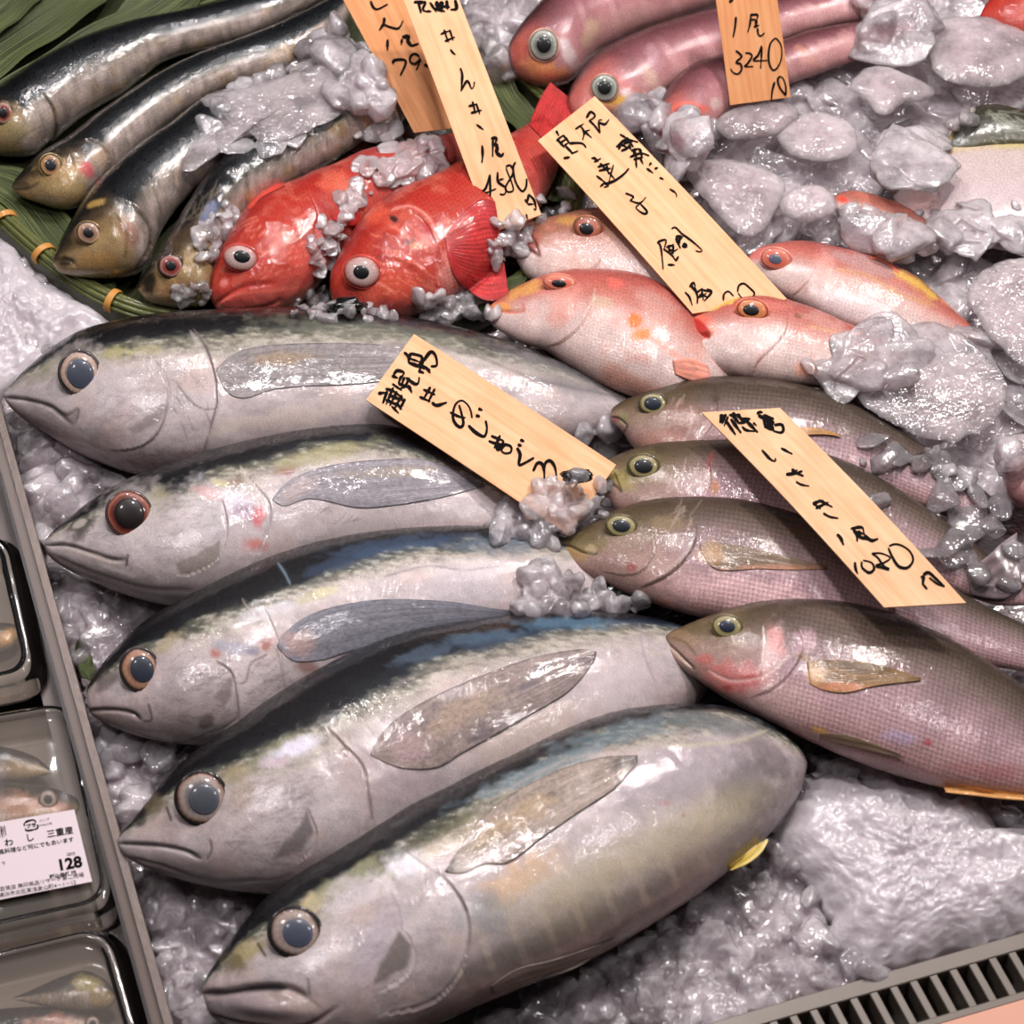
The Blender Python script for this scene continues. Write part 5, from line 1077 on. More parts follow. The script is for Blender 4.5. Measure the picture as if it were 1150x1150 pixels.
s3 = make_fish('sardine', 'third sardine, its golden head hanging nearest the basket rim', 'fish',
    [(59, 297), (62, 285), (70, 264), (85, 236), (105, 206), (130, 182), (160, 158), (190, 138), (215, 118), (235, 105), (260, 98), (300, 86), (340, 76), (372, 74)],
    [(59, 297), (68, 307), (100, 312), (135, 312), (155, 308), (170, 296), (178, 272), (192, 246), (215, 220), (250, 196), (285, 176), (320, 150), (350, 128), (380, 104)],
    [0.034, 0.040, 0.042, 0.038, 0.034], 0.6, sard_base(3, .27, .2, .3), M_SARD, group=SG, seed=73,
    items=sard_head(99, 262, 150, [(120, 225), (148, 232), (166, 252), (168, 275), (152, 302)]) + [('blob', 74, 294, 12, 7, 0, (20, 20, 20), .85), ('blob', 146, 262, 12, 20, -20, (120, 76, 60), .7), ('blob', 110, 292, 26, 12, 0, (176, 132, 76), .7), ('blob', 108, 228, 10, 4, -20, (196, 160, 90), .8), ('line', [(130, 240), (142, 262), (140, 290)], 1.6, (90, 66, 44), .7)],
    relief=[('step', [(122, 222), (150, 232), (167, 252), (169, 275), (154, 302)], 9, 0.0018), ('step', [(130, 240), (142, 262), (140, 290)], 7, 0.0008), ('line', [(62, 292), (78, 292), (86, 300)], 2, -0.001)], **SARD(.27))
eye(s3, 100, 262, 14, 12.5, 20, [(0, (120, 90, 80)), (.6, (160, 120, 100)), (.8, (206, 170, 140)), (.9, (90, 66, 46)), (1, (50, 40, 30))], 12, M_EYE, pr=0.42, pupil_col=(16, 14, 16), rim=(130, 100, 60))
s4 = make_fish('sardine', 'front sardine, dark wet head with red eye beside the red fish', 'fish',
    [(154, 326), (158, 312), (172, 292), (188, 266), (204, 236), (224, 206), (250, 176), (272, 156), (300, 146), (330, 128), (370, 104), (410, 76), (440, 50)],
    [(154, 326), (165, 338), (190, 345), (215, 346), (236, 340), (246, 318), (252, 285), (268, 256), (290, 232), (325, 210), (360, 190), (400, 165), (445, 130)],
    [0.034, 0.038, 0.040, 0.036, 0.032], 0.6, sard_base(4, .30, .1, .7), M_SARD, group=SG, seed=74,
    items=sard_head(190, 299, 230, [(215, 262), (232, 280), (240, 300), (238, 325)]) + [('blob', 168, 318, 12, 12, 0, (12, 12, 12), .9), ('blob', 200, 270, 24, 12, -40, (90, 70, 50), .5), ('blob', 236, 240, 10, 14, 30, (140, 150, 190), .5), ('blob', 205, 325, 26, 12, 0, (140, 92, 60), .6)]
        + skin_marks([(195, 255), (235, 215), (245, 260), (215, 285)], 24, 84, (150, 134, 112), .25, -0.8),
    relief=[('step', [(212, 258), (232, 280), (240, 300), (238, 325)], 8, 0.0015)], bumps=0.001, **SARD(.3))
eye(s4, 192.5, 299, 14, 13, 0, [(0, (120, 50, 44)), (.6, (150, 60, 56)), (.8, (190, 140, 130)), (.9, (80, 50, 40)), (1, (30, 24, 20))], 12, M_EYE, pr=0.42, pupil_col=(14, 12, 12), rim=(60, 44, 30))
# tail end of a fifth fish, seen between the ice and the tag
s5 = make_fish('sardine', 'blurred hind end of a sardine beside the left wooden tag', 'fish',
    [(392, 150), (400, 120), (415, 90), (430, 70), (448, 60)], [(392, 150), (420, 158), (445, 150), (458, 130), (466, 110)], 0.028, 0.5, sard_base(6, -.5, .2, .3), M_SARD, group=SG, seed=75, ns=80, nr=50, scales=1.0)
# ------------------------------------------------------------------ basket, leaves
def tube(path, r, m=10, closed=False, rz=1.0):
    P = np.asarray(path, float); n = len(P)
    T = np.roll(P, -1, 0) - np.roll(P, 1, 0) if closed else np.gradient(P, axis=0)
    T /= np.linalg.norm(T, axis=1, keepdims=True) + 1e-12
    Z = np.array([0, 0, 1.0]); A = np.cross(T, Z); A /= np.linalg.norm(A, axis=1, keepdims=True) + 1e-9; Bn = np.cross(A, T)
    th = np.linspace(0, 2 * math.pi, m, endpoint=False)
    r = np.broadcast_to(r, (n,))[:, None, None]
    V = P[:, None] + r * (np.cos(th)[None, :, None] * A[:, None] + rz * np.sin(th)[None, :, None] * Bn[:, None])
    f = grid_faces(n, m, True)
    if closed:
        j = np.arange(m); f = np.vstack([f, np.stack([(n - 1) * m + j, (n - 1) * m + (j + 1) % m, (j + 1) % m, j], 1)])
    else:
        V = np.concatenate([V.reshape(-1, 3), P[:1], P[-1:]]); k = n * m; j = np.arange(m)
        c = np.vstack([np.stack([np.full(m, k), (j + 1) % m, j], 1), np.stack([np.full(m, k + 1), (n - 1) * m + j, (n - 1) * m + (j + 1) % m], 1)])
        return V, [f, c]
    return V.reshape(-1, 3), [f]

def merge(parts):
    V = []; F3 = []; F4 = []; o = 0
    for v, fs in parts:
        V.append(v)
        for f in (fs if isinstance(fs, list) else [fs]):
            (F4 if f.shape[1] == 4 else F3).append(f + o)
        o += len(v)
    out = []
    if F4: out.append(np.vstack(F4))
    if F3: out.append(np.vstack(F3))
    return np.vstack(V), out

M_BAMBOO = simple('green_bamboo', (104, 108, 58), 0.4, coat=0.4, noise=0.5, nscale=40, bump=0.4, bscale=200)
M_BAMBOO2 = simple('dark_bamboo', (60, 64, 38), 0.45, coat=0.3, noise=0.6, nscale=30, bump=0.4, bscale=160)
M_TAN = simple('tan_binding', (196, 138, 66), 0.45, coat=0.3)
def leaf_mat():
    m, N, L, B = new_mat('leaf')
    tc = N.new('ShaderNodeTexCoord'); mp = N.new('ShaderNodeMapping'); mp.inputs['Scale'].default_value = (1.5, 40, 1)
    t = N.new('ShaderNodeTexNoise'); t.inputs['Scale'].default_value = 1.0; t.inputs['Detail'].default_value = 4
    r = N.new('ShaderNodeValToRGB'); r.color_ramp.elements[0].position = 0.42; r.color_ramp.elements[1].position = 0.64
    r.color_ramp.elements[0].color = (*lin((14, 26, 10)), 1); r.color_ramp.elements[1].color = (*lin((110, 118, 76)), 1)
    L.new(tc.outputs['UV'], mp.inputs[0]); L.new(mp.outputs[0], t.inputs['Vector']); L.new(t.outputs['Fac'], r.inputs[0]); L.new(r.outputs[0], B.inputs['Base Color'])
    b = N.new('ShaderNodeBump'); b.inputs['Strength'].default_value = 0.6; b.inputs['Distance'].default_value = 0.001
    L.new(t.outputs['Fac'], b.inputs['Height']); L.new(b.outputs[0], B.inputs['Normal'])
    B.inputs['Roughness'].default_value = 0.5; B.inputs['Specular IOR Level'].default_value = 0.2
    return m
M_LEAF = leaf_mat()
RIM = [(-30, 212), (0, 240), (50, 284), (100, 322), (150, 345), (200, 356), (280, 366), (400, 372), (500, 354), (560, 330), (612, 288), (640, 235), (644, 180), (628, 130), (592, 92), (548, 58), (470, 8), (360, -40), (200, -70), (0, -50), (-70, 20), (-70, 130)]
rc = crom(RIM, 260, closed=True)[:-1]
rimW = W(rc[:, 0], rc[:, 1], 0.020)
cen = rimW.mean(0)
basket = bpy.data.objects.new('bamboo_basket', None); COL.objects.link(basket); basket.location = (0, 0, 0)
tag(basket, 'round green bamboo basket holding the sardines and red fish', 'basket')
out = rimW - cen; out[:, 2] = 0; out /= np.linalg.norm(out, axis=1, keepdims=True)
parts = []
for k, (do, dz, rr) in enumerate([(-0.0040, 0.002, 0.0030), (0.0, 0.004, 0.0030), (0.0042, 0.002, 0.0030), (0.0075, -0.002, 0.0028)]):
    parts.append(tube(rimW + out * do + np.array([0, 0, dz]), rr, 8, True))
V_, F_ = merge(parts); link_mesh('rim', V_, F_, M_BAMBOO, basket)
nw = 12
tt = np.linspace(0, 1, nw)
Wl = rimW[:, None] + out[:, None] * (0.010 + 0.004 * np.sin(tt * 3.1))[None, :, None] + np.array([0, 0, 1.0]) * (-0.028 * tt)[None, :, None]
Wi = rimW[:, None] - out[:, None] * (0.004 + 0.010 * tt)[None, :, None] + np.array([0, 0, 1.0]) * (-0.022 * tt)[None, :, None]
link_mesh('side_band', np.vstack([Wl.reshape(-1, 3), Wi.reshape(-1, 3)]), [grid_faces(len(rimW), nw), grid_faces(len(rimW), nw, off=len(rimW) * nw)], M_BAMBOO2, basket)
inner = rimW - out * 0.012
ring = np.concatenate([cen + (inner - cen) * f for f in np.linspace(1, 0.02, 14)])
ring[:, 2] = 0.006 + 0.0012 * np.sin(ring[:, 0] * 700) * np.sin(ring[:, 1] * 700)
link_mesh('woven_base', ring, grid_faces(14, len(rimW), True), M_BAMBOO2, basket)
for (bx, by) in [(7, 246), (49, 284), (126, 335), (575, 78), (563, 330)]:
    c0 = W(bx, by, 0.020); i = int(np.argmin(np.linalg.norm(rimW - c0, axis=1)))
    c = rimW[i]; o_ = out[i]; th = np.linspace(0, 2 * math.pi, 28, endpoint=False)
    tdir = np.cross(o_, [0, 0, 1.0])
    for s in (0,):
        path = c + o_ * 0.0015 + np.cos(th)[:, None] * o_ * 0.0105 + np.sin(th)[:, None] * np.array([0, 0, 0.0085])
        ps = []
        for dd in np.linspace(-0.0022, 0.0022, 4):
            pth = path + tdir * dd
            A = []
            for k in range(28):
                rad = pth[k] - (c + o_ * 0.0015 + tdir * dd); rad /= np.linalg.norm(rad)
                for a in np.linspace(0, 2 * math.pi, 6, endpoint=False): A.append(pth[k] + rad * 0.0012 * math.cos(a) + tdir * 0.0012 * math.sin(a))
            A = np.array(A); ii = np.arange(28)[:, None]; jj = np.arange(6)[None]
            fc = np.stack([ii * 6 + jj, ((ii + 1) % 28) * 6 + jj, ((ii + 1) % 28) * 6 + (jj + 1) % 6, ii * 6 + (jj + 1) % 6], -1).reshape(-1, 4)
            ps.append((A, [fc]))
        V_, F_ = merge(ps); link_mesh('cane_binding', V_, F_, M_TAN, basket)

def leaf(pts, width, z, label, name='leaf', wave=0.004, group=None):
    """a long blade along pts (pixels), width in metres"""
    n, m = 60, 14
    C = crom(pts, n); Wc = W(C[:, 0], C[:, 1], np.linspace(z[0], z[1], n))
    T = np.gradient(Wc, axis=0); T /= np.linalg.norm(T, axis=1, keepdims=True)
    A = np.cross(T, [0, 0, 1.0]); A /= np.linalg.norm(A, axis=1, keepdims=True)
    t = np.linspace(0, 1, n); w = width * np.minimum(1, np.minimum(t, 1 - t) * 5) ** 0.6
    q = np.linspace(-1, 1, m)
    P = Wc[:, None] + A[:, None] * (w[:, None] * q[None])[..., None] * 0.5
    P[..., 2] += wave * (np.abs(q)[None] ** 1.5) + 0.0015 * np.sin(t * 20)[:, None] * q[None]
    V = np.vstack([P.reshape(-1, 3), (P - [0, 0, 0.0005]).reshape(-1, 3)])
    f = grid_faces(n, m)
    uv = np.stack([np.broadcast_to(t[:, None], (n, m)), np.broadcast_to(q[None], (n, m)) + sum(map(ord, label)) % 7], -1).reshape(-1, 2)
    o = link_mesh(name, V, [f, f[:, ::-1] + n * m], M_LEAF, None, None, np.vstack([uv, uv]))
    tag(o, label, 'leaf', group)
    return o
leaf([(-40, 150), (30, 105), (100, 60), (180, 15), (240, -30)], 0.052, (0.020, 0.026), 'dark green leaf blade tucked right behind the rearmost sardine')
leaf([(-60, 110), (0, 60), (60, 20), (140, -40)], 0.050, (0.020, 0.026), 'green striped leaf blade filling the upper left corner')
leaf([(-60, 60), (-10, 20), (50, -30)], 0.05, (0.028, 0.030), 'outermost pale striped leaf in the top left corner')
leaf([(-30, 190), (20, 215), (60, 262), (90, 300), (130, 330)], 0.040, (0.016, 0.016), 'dark green leaf under the sardine heads along the basket rim')
leaf([(120, 40), (180, 5), (250, -20), (330, -50)], 0.045, (0.020, 0.024), 'dark leaf at the top edge above the sardines')
leaf([(545, 72), (570, 118), (598, 145), (612, 160)], 0.030, (0.018, 0.02), 'small green leaf between the red tail and the tall tag', wave=0.006)
leaf([(610, 170), (625, 205), (640, 232)], 0.036, (0.020, 0.022), 'small green leaf left of the broad wooden tag', wave=0.006)
leaf([(505, 355), (545, 338), (592, 312)], 0.018, (0.024, 0.03), 'narrow green leaf strip by the jaw of the pale sea bream', wave=0.002)
leaf([(90, 720), (95, 740), (101, 765)], 0.012, (0.012, 0.012), 'scrap of green leaf caught in the ice by the divider', wave=0.002)

# ------------------------------------------------------------------ seaweed scraps
M_WEED = simple('black_seaweed', (14, 15, 14), 0.2, coat=0.9, bump=0.8, bscale=180)
def weed(px, py, rx, ry, z, label, seed):
    V, F = ICO[4]
    n = fbm(V * 2.6, seed, 4)
    P = V * (1 + 0.45 * n)[:, None]
    c = W(px, py, z); sx = rx * DIST / FPX; sy = ry * DIST / FPX / 0.84
    o = link_mesh('seaweed', c + P * np.array([sx, sy, min(sx, sy) * 0.9]), F, M_WEED)
    tag(o, label, 'seaweed')
weed(389, 344, 23, 9, 0.078, 'black seaweed clump between the rockfish and the rear tuna', 3)
weed(648, 535, 17, 7, 0.090, 'black seaweed scrap at the lower end of the tuna tag', 5)
weed(700, 668, 40, 14, 0.040, 'dark wet seaweed under the third grunt, beside the tuna', 8)
weed(372, 30, 10, 16, 0.030, 'dark seaweed by the left wooden tag', 9)

# ------------------------------------------------------------------ wooden tags with brush writing
def wood_mat(name, base, dark):
    m, N, L, B = new_mat(name)
    tc = N.new('ShaderNodeTexCoord'); mp = N.new('ShaderNodeMapping'); mp.inputs['Scale'].default_value = (0.9, 14, 1)
    t = N.new('ShaderNodeTexNoise'); t.inputs['Scale'].default_value = 1.3; t.inputs['Detail'].default_value = 5; t.inputs['Distortion'].default_value = 0.6
    r = N.new('ShaderNodeValToRGB'); r.color_ramp.elements[0].position = 0.25; r.color_ramp.elements[1].position = 0.7
    r.color_ramp.elements[0].color = (*lin(dark), 1); r.color_ramp.elements[1].color = (*lin(base), 1)
    t2 = N.new('ShaderNodeTexNoise'); t2.inputs['Scale'].default_value = 2.2; t2.inputs['Detail'].default_value = 3
    mx = N.new('ShaderNodeMixRGB'); mx.blend_type = 'MULTIPLY'; mx.inputs[0].default_value = 0.35
    r2 = N.new('ShaderNodeValToRGB'); r2.color_ramp.elements[0].position = 0.4; r2.color_ramp.elements[1].position = 0.6
    r2.color_ramp.elements[0].color = (0.85, 0.68, 0.55, 1); r2.color_ramp.elements[1].color = (1, 1, 1, 1)
    L.new(tc.outputs['UV'], mp.inputs[0]); L.new(mp.outputs[0], t.inputs['Vector']); L.new(t.outputs['Fac'], r.inputs[0])
    L.new(tc.outputs['UV'], t2.inputs['Vector']); L.new(t2.outputs['Fac'], r2.inputs[0])
    L.new(r.outputs[0], mx.inputs[1]); L.new(r2.outputs[0], mx.inputs[2]); L.new(mx.outputs[0], B.inputs['Base Color'])
    B.inputs['Roughness'].default_value = 0.7; B.inputs['Specular IOR Level'].default_value = 0.25
    b = N.new('ShaderNodeBump'); b.inputs['Strength'].default_value = 0.15; b.inputs['Distance'].default_value = 0.0005
    L.new(t.outputs['Fac'], b.inputs['Height']); L.new(b.outputs[0], B.inputs['Normal'])
    return m
M_INK = simple('black_ink', (12, 10, 10), 0.8)
M_INK.node_tree.nodes['Principled BSDF'].inputs['Specular IOR Level'].default_value = 0.1

def board(name, label, cat, corners, zs, mat, bow=0.0, thick=0.0012, n=40, m=12, group=None, part='slat', parent=None):
    """corners: pixels TL, TR, BR, BL at heights zs"""
    C = np.array([W(c[0], c[1], z) for c, z in zip(corners, zs)])
    u = np.linspace(0, 1, n)[:, None, None]; v = np.linspace(0, 1, m)[None, :, None]
    P = (1 - u) * ((1 - v) * C[0] + v * C[1]) + u * ((1 - v) * C[3] + v * C[2])
    P[..., 2] += bow * np.sin(np.pi * u[..., 0])
    nrm = np.cross(C[1] - C[0], C[3] - C[0]); nrm /= np.linalg.norm(nrm)
    if nrm[2] < 0: nrm = -nrm
    V = np.vstack([P.reshape(-1, 3), (P - nrm * thick).reshape(-1, 3)])
    f = grid_faces(n, m); idx = np.arange(n * m).reshape(n, m)
    bd = np.concatenate([idx[0, :], idx[1:, -1], idx[-1, -2::-1], idx[-2:0:-1, 0]]); bn = np.roll(bd, -1)
    f3 = np.stack([bd, bd + n * m, bn + n * m, bn], 1)
    L_ = np.linalg.norm(C[3] - C[0]) * 10; W_ = np.linalg.norm(C[1] - C[0]) * 10
    off = (sum(map(ord, label)) % 13) * 1.7
    uv = np.stack([np.broadcast_to(u[..., 0] * L_, (n, m)) + off, np.broadcast_to(v[..., 0] * W_, (n, m)) + off], -1).reshape(-1, 2)
    if parent is None:
        root = bpy.data.objects.new(name, None); COL.objects.link(root); tag(root, label, cat, group)
    else: root = parent
    o = link_mesh(part, V, [f, f[:, ::-1] + n * m, f3], mat, root, None, np.vstack([uv, uv]), smooth_=False)
    tri = np.vstack([f[:, [0, 1, 2]], f[:, [0, 2, 3]]])
    return root, o, BVHTree.FromPolygons(P.reshape(-1, 3).tolist(), tri.tolist()), nrm

def on_board(bv, px, py):
    h = bv.ray_cast(Vector(CAM), Vector(ray(px, py)))
    return None if h[0] is None else np.array(h[0])

def brush(root, bv, nrm, groups, name='writing', mat=None, lift=0.0006):
    """groups: (x0, y0, scale, strokes); a stroke is (points, width) in that crop's own units"""
    k = 0
    for x0, y0, sc, strokes in groups:
        parts = []
        for pts, w in strokes:
            pts = [(x0 + p[0] * sc, y0 + p[1] * sc) for p in pts]; w_ = w * sc
            L = sum(math.hypot(pts[i + 1][0] - pts[i][0], pts[i + 1][1] - pts[i][1]) for i in range(len(pts) - 1))
            n = max(6, int(L / 1.2)); C = crom(pts, n)
            t = np.linspace(0, 1, n)
            T = np.gradient(C, axis=0); T /= np.linalg.norm(T, axis=1, keepdims=True) + 1e-9
            Nn = np.stack([-T[:, 1], T[:, 0]], 1)
            wid = w_ * 0.64 * (0.62 + 0.38 * np.sin(np.pi * np.clip(t * 1.1 + 0.15, 0, 1))) * (1 + 0.12 * np.sin(t * 9 + k))
            wid[0] *= 0.5; wid[-1] *= 0.35
            a = C + Nn * wid[:, None]; b = C - Nn * wid[:, None]
            V = []; ok = True
            for i in range(n):
                for q in (a[i], C[i], b[i]):
                    h = on_board(bv, q[0], q[1])
                    if h is None: ok = False; break
                    V.append(h + nrm * (lift + 0.00002 * (k % 9)))
                if not ok: break
            nn = len(V) // 3
            if nn >= 2: parts.append((np.array(V[:nn * 3]), [grid_faces(nn, 3)]))
            k += 1
        V, F = merge(parts)
        link_mesh(name, V, F, mat or M_INK, root, smooth_=False)

S16 = 160 / 1150.0; S12 = 120 / 1150.0
M_W1 = wood_mat('tag_wood_warm', (236, 186, 146), (222, 162, 118))
M_W2 = wood_mat('tag_wood_pale', (226, 184, 148), (212, 162, 122))
M_W3 = wood_mat('tag_wood_orange', (218, 160, 112), (198, 128, 80))

tg5, o5, bv5, n5 = board('price_tag', 'wooden tag with hiragana lying across the two rear tuna, lower end under ice', 'price tag', [(411, 449), (465, 375), (692, 522), (637, 600)], [0.086, 0.088, 0.070, 0.064], M_W1, bow=0.001)
brush(tg5, bv5, n5, [(400, 370, S16, [
 ([(385,185),(415,215),(425,270)],18), ([(440,190),(420,270)],22), ([(440,195),(530,225),(500,300)],20), ([(430,235),(515,265)],14), ([(420,268),(560,320)],22), ([(540,250),(505,350)],22), ([(540,260),(600,185),(640,215),(650,290),(600,300)],22), ([(500,335),(550,355)],20), ([(565,310),(600,355)],20), ([(520,290),(600,330)],20),
 ([(285,375),(340,395)],20), ([(300,370),(330,335),(385,350),(360,395)],20), ([(365,375),(340,440)],20), ([(390,385),(365,455)],18), ([(340,440),(430,470)],20), ([(430,390),(395,460),(350,480)],18), ([(400,390),(470,440),(500,435),(510,385)],20), ([(420,450),(450,515)],22),
 ([(175,520),(235,510)],22), ([(235,480),(300,500),(380,560)],18), ([(250,500),(215,600)],22), ([(290,440),(370,495)],16), ([(300,470),(240,610)],18), ([(260,530),(390,580)],20), ([(330,500),(270,620)],18), ([(370,530),(310,640)],18), ([(240,570),(360,625)],20), ([(395,560),(350,650)],20), ([(285,620),(345,680)],16), ([(320,590),(370,650)],18),
 ([(540,485),(640,530)],17), ([(510,545),(600,585)],17), ([(600,465),(540,570)],18), ([(635,480),(580,590)],18), ([(610,590),(650,615),(735,590)],22),
 ([(755,670),(830,705),(885,715)],16), ([(830,610),(850,680),(865,760),(840,790),(800,760),(780,700),(800,610),(850,575),(900,610),(925,660),(935,720)],18),
 ([(905,775),(960,830),(1030,865),(1055,810),(1045,735)],22), ([(985,640),(1020,655)],20), ([(965,695),(1000,705)],22)]),
 (520, 430, S16, [([(225,430),(330,470)],19), ([(205,470),(260,490),(340,500)],18), ([(300,425),(250,530)],19), ([(330,470),(290,540),(275,520),(330,500),(385,515),(385,560),(340,570),(310,545),(340,500)],19), ([(435,525),(460,580),(450,655),(475,660),(575,605)],21), ([(460,460),(495,475)],22), ([(440,500),(475,510)],22),
 ([(565,715),(600,650),(640,660),(655,720),(655,790)],22), ([(655,700),(665,650),(700,630),(740,680),(760,800)],20)])])

tg6, o6, bv6, n6 = board('price_tag', 'pale wooden tag priced 1080 lying across the brown grunts', 'price tag', [(788, 463), (876, 458), (1085, 677), (993, 682)], [0.100, 0.100, 0.120, 0.122], M_W2, bow=0.004)
brush(tg6, bv6, n6, [(790, 450, S16, [
 ([(150,110),(135,185)],26), ([(180,110),(150,190)],22), ([(185,170),(260,280)],22), ([(200,130),(165,210)],16), ([(220,150),(305,265)],22), ([(205,120),(300,115)],18), ([(240,95),(260,170)],22), ([(270,110),(330,180)],24), ([(300,150),(380,150)],20), ([(290,185),(370,165)],20), ([(340,160),(440,260)],22), ([(310,210),(345,240),(420,250)],16), ([(400,180),(430,205)],14), ([(230,110),(290,190)],24),
 ([(430,110),(455,95),(480,100)],20), ([(440,120),(500,150)],24), ([(500,120),(490,200)],30), ([(530,130),(520,220)],36), ([(560,160),(530,230)],32), ([(480,120),(570,150)],22), ([(490,200),(560,240)],28), ([(570,200),(630,195),(645,240),(620,260),(560,245)],20), ([(540,200),(570,250)],26),
 ([(470,400),(540,475),(580,490),(578,465)],17), ([(625,385),(720,435)],15), ([(665,598),(740,590),(800,570)],20), ([(710,555),(760,590),(810,612)],18), ([(690,600),(760,560)],18), ([(745,655),(790,680),(855,692)],14),
 ([(928,803),(1042,862)],18), ([(880,832),(968,806)],18), ([(905,872),(1010,822)],18), ([(880,826),(948,878)],15), ([(965,910),(1020,940),(1090,952)],15)]),
 (930, 560, S16, [([(70,290),(100,320),(125,380)],22), ([(180,245),(270,235),(290,290)],18), ([(200,250),(230,290),(235,350)],22), ([(225,270),(300,290)],18), ([(250,260),(255,310),(330,330)],26), ([(290,300),(350,340),(405,325)],24), ([(215,515),(222,570),(240,612)],20),
 ([(270,510),(275,560),(330,600),(370,570),(350,520),(280,500)],17), ([(350,445),(400,480),(450,550),(495,575),(440,560),(385,545),(450,520),(500,480),(430,445),(350,445)],16), ([(485,400),(520,480),(570,550),(640,560),(685,500),(660,430),(600,385),(540,370),(490,385)],17),
 ([(745,635),(770,640),(765,690),(800,735)],20), ([(765,620),(810,600),(870,650),(940,715)],22), ([(815,640),(880,690),(940,715)],14)])])

tg4, o4, bv4, n4 = board('price_tag', 'broad wooden tag with kanji in three columns, left of the icy sea bream', 'price tag', [(604, 158), (668, 108), (884, 336), (778, 352)], [0.080, 0.080, 0.068, 0.066], M_W1, bow=0.002)
brush(tg4, bv4, n4, [(600, 110, S16, [
 ([(175,265),(200,310)],16), ([(178,350),(205,325),(240,300)],15), ([(190,340),(245,405)],18), ([(230,300),(290,370)],17), ([(215,360),(260,335)],13), ([(240,390),(280,360)],13), ([(250,390),(300,440),(302,450),(355,430)],15), ([(280,370),(340,366),(390,372),(420,405)],16), ([(235,490),(290,480)],18),
 ([(330,255),(400,210)],14), ([(375,230),(402,280),(390,345)],15), ([(400,270),(465,325)],14), ([(405,275),(450,260)],12), ([(420,165),(455,115),(490,150),(440,190)],17), ([(440,180),(490,230),(530,290)],15), ([(530,285),(520,190),(550,180)],14), ([(520,200),(570,215),(605,175)],16),
 ([(460,490),(490,490),(520,520)],15), ([(480,520),(540,490)],15), ([(510,560),(610,530)],15), ([(530,530),(600,600)],17), ([(520,590),(620,570)],17), ([(580,530),(600,620)],15), ([(640,540),(620,610),(600,690)],11), ([(500,630),(580,690)],13), ([(530,720),(570,690),(600,710),(560,725)],13), ([(570,700),(650,670),(720,620),(765,570)],18), ([(600,600),(650,660)],13),
 ([(690,295),(750,330)],15), ([(660,400),(740,340),(840,360)],17), ([(680,420),(700,380),(760,410)],20), ([(740,320),(800,400)],20), ([(720,370),(800,350)],18), ([(760,380),(780,420)],20), ([(700,430),(760,410)],17), ([(780,430),(850,410)],18), ([(800,420),(830,500)],20), ([(770,480),(860,450),(930,470)],17), ([(850,410),(870,480)],20), ([(800,500),(880,480)],17), ([(820,500),(825,570)],15), ([(850,480),(880,540)],15),
 ([(905,570),(960,610)],15), ([(945,525),(925,550)],15), ([(970,575),(1000,565)],15), ([(1010,645),(1045,660)],15), ([(735,770),(800,800),(770,830)],14), ([(770,830),(850,850),(905,800)],12), ([(850,850),(910,920),(880,935),(820,890),(850,860)],14), ([(1090,735),(1140,770),(1150,805)],12)]),
 (710, 210, S16, [([(200,445),(230,490),(250,670)],13), ([(205,445),(270,430),(260,500)],14), ([(250,500),(320,555),(350,600)],13), ([(275,490),(330,470)],17), ([(290,470),(300,520)],15), ([(330,460),(330,545)],15), ([(290,515),(340,510)],17), ([(300,545),(370,500)],11), ([(350,600),(375,560)],17), ([(285,630),(345,632)],15), ([(315,340),(350,330),(400,380),(470,430),(560,510),(540,525),(510,515)],13),
 ([(350,410),(390,500)],17), ([(350,400),(400,410),(360,440)],19), ([(375,430),(385,460)],19), ([(405,465),(445,485)],38), ([(380,400),(390,430)],23), ([(425,850),(460,890),(485,960)],14), ([(460,810),(495,775),(510,810)],16), ([(470,790),(510,850)],16), ([(500,810),(525,880),(525,945)],16), ([(510,860),(570,820)],14), ([(550,830),(640,850)],13), ([(600,825),(640,850),(580,925)],15), ([(520,900),(600,860)],14), ([(560,840),(575,920)],14), ([(540,870),(610,890)],14),
 ([(735,920),(740,870),(775,845),(820,885)],13), ([(850,850),(860,800),(900,782),(950,820),(985,860),(960,900),(890,900),(852,855)],13)])])

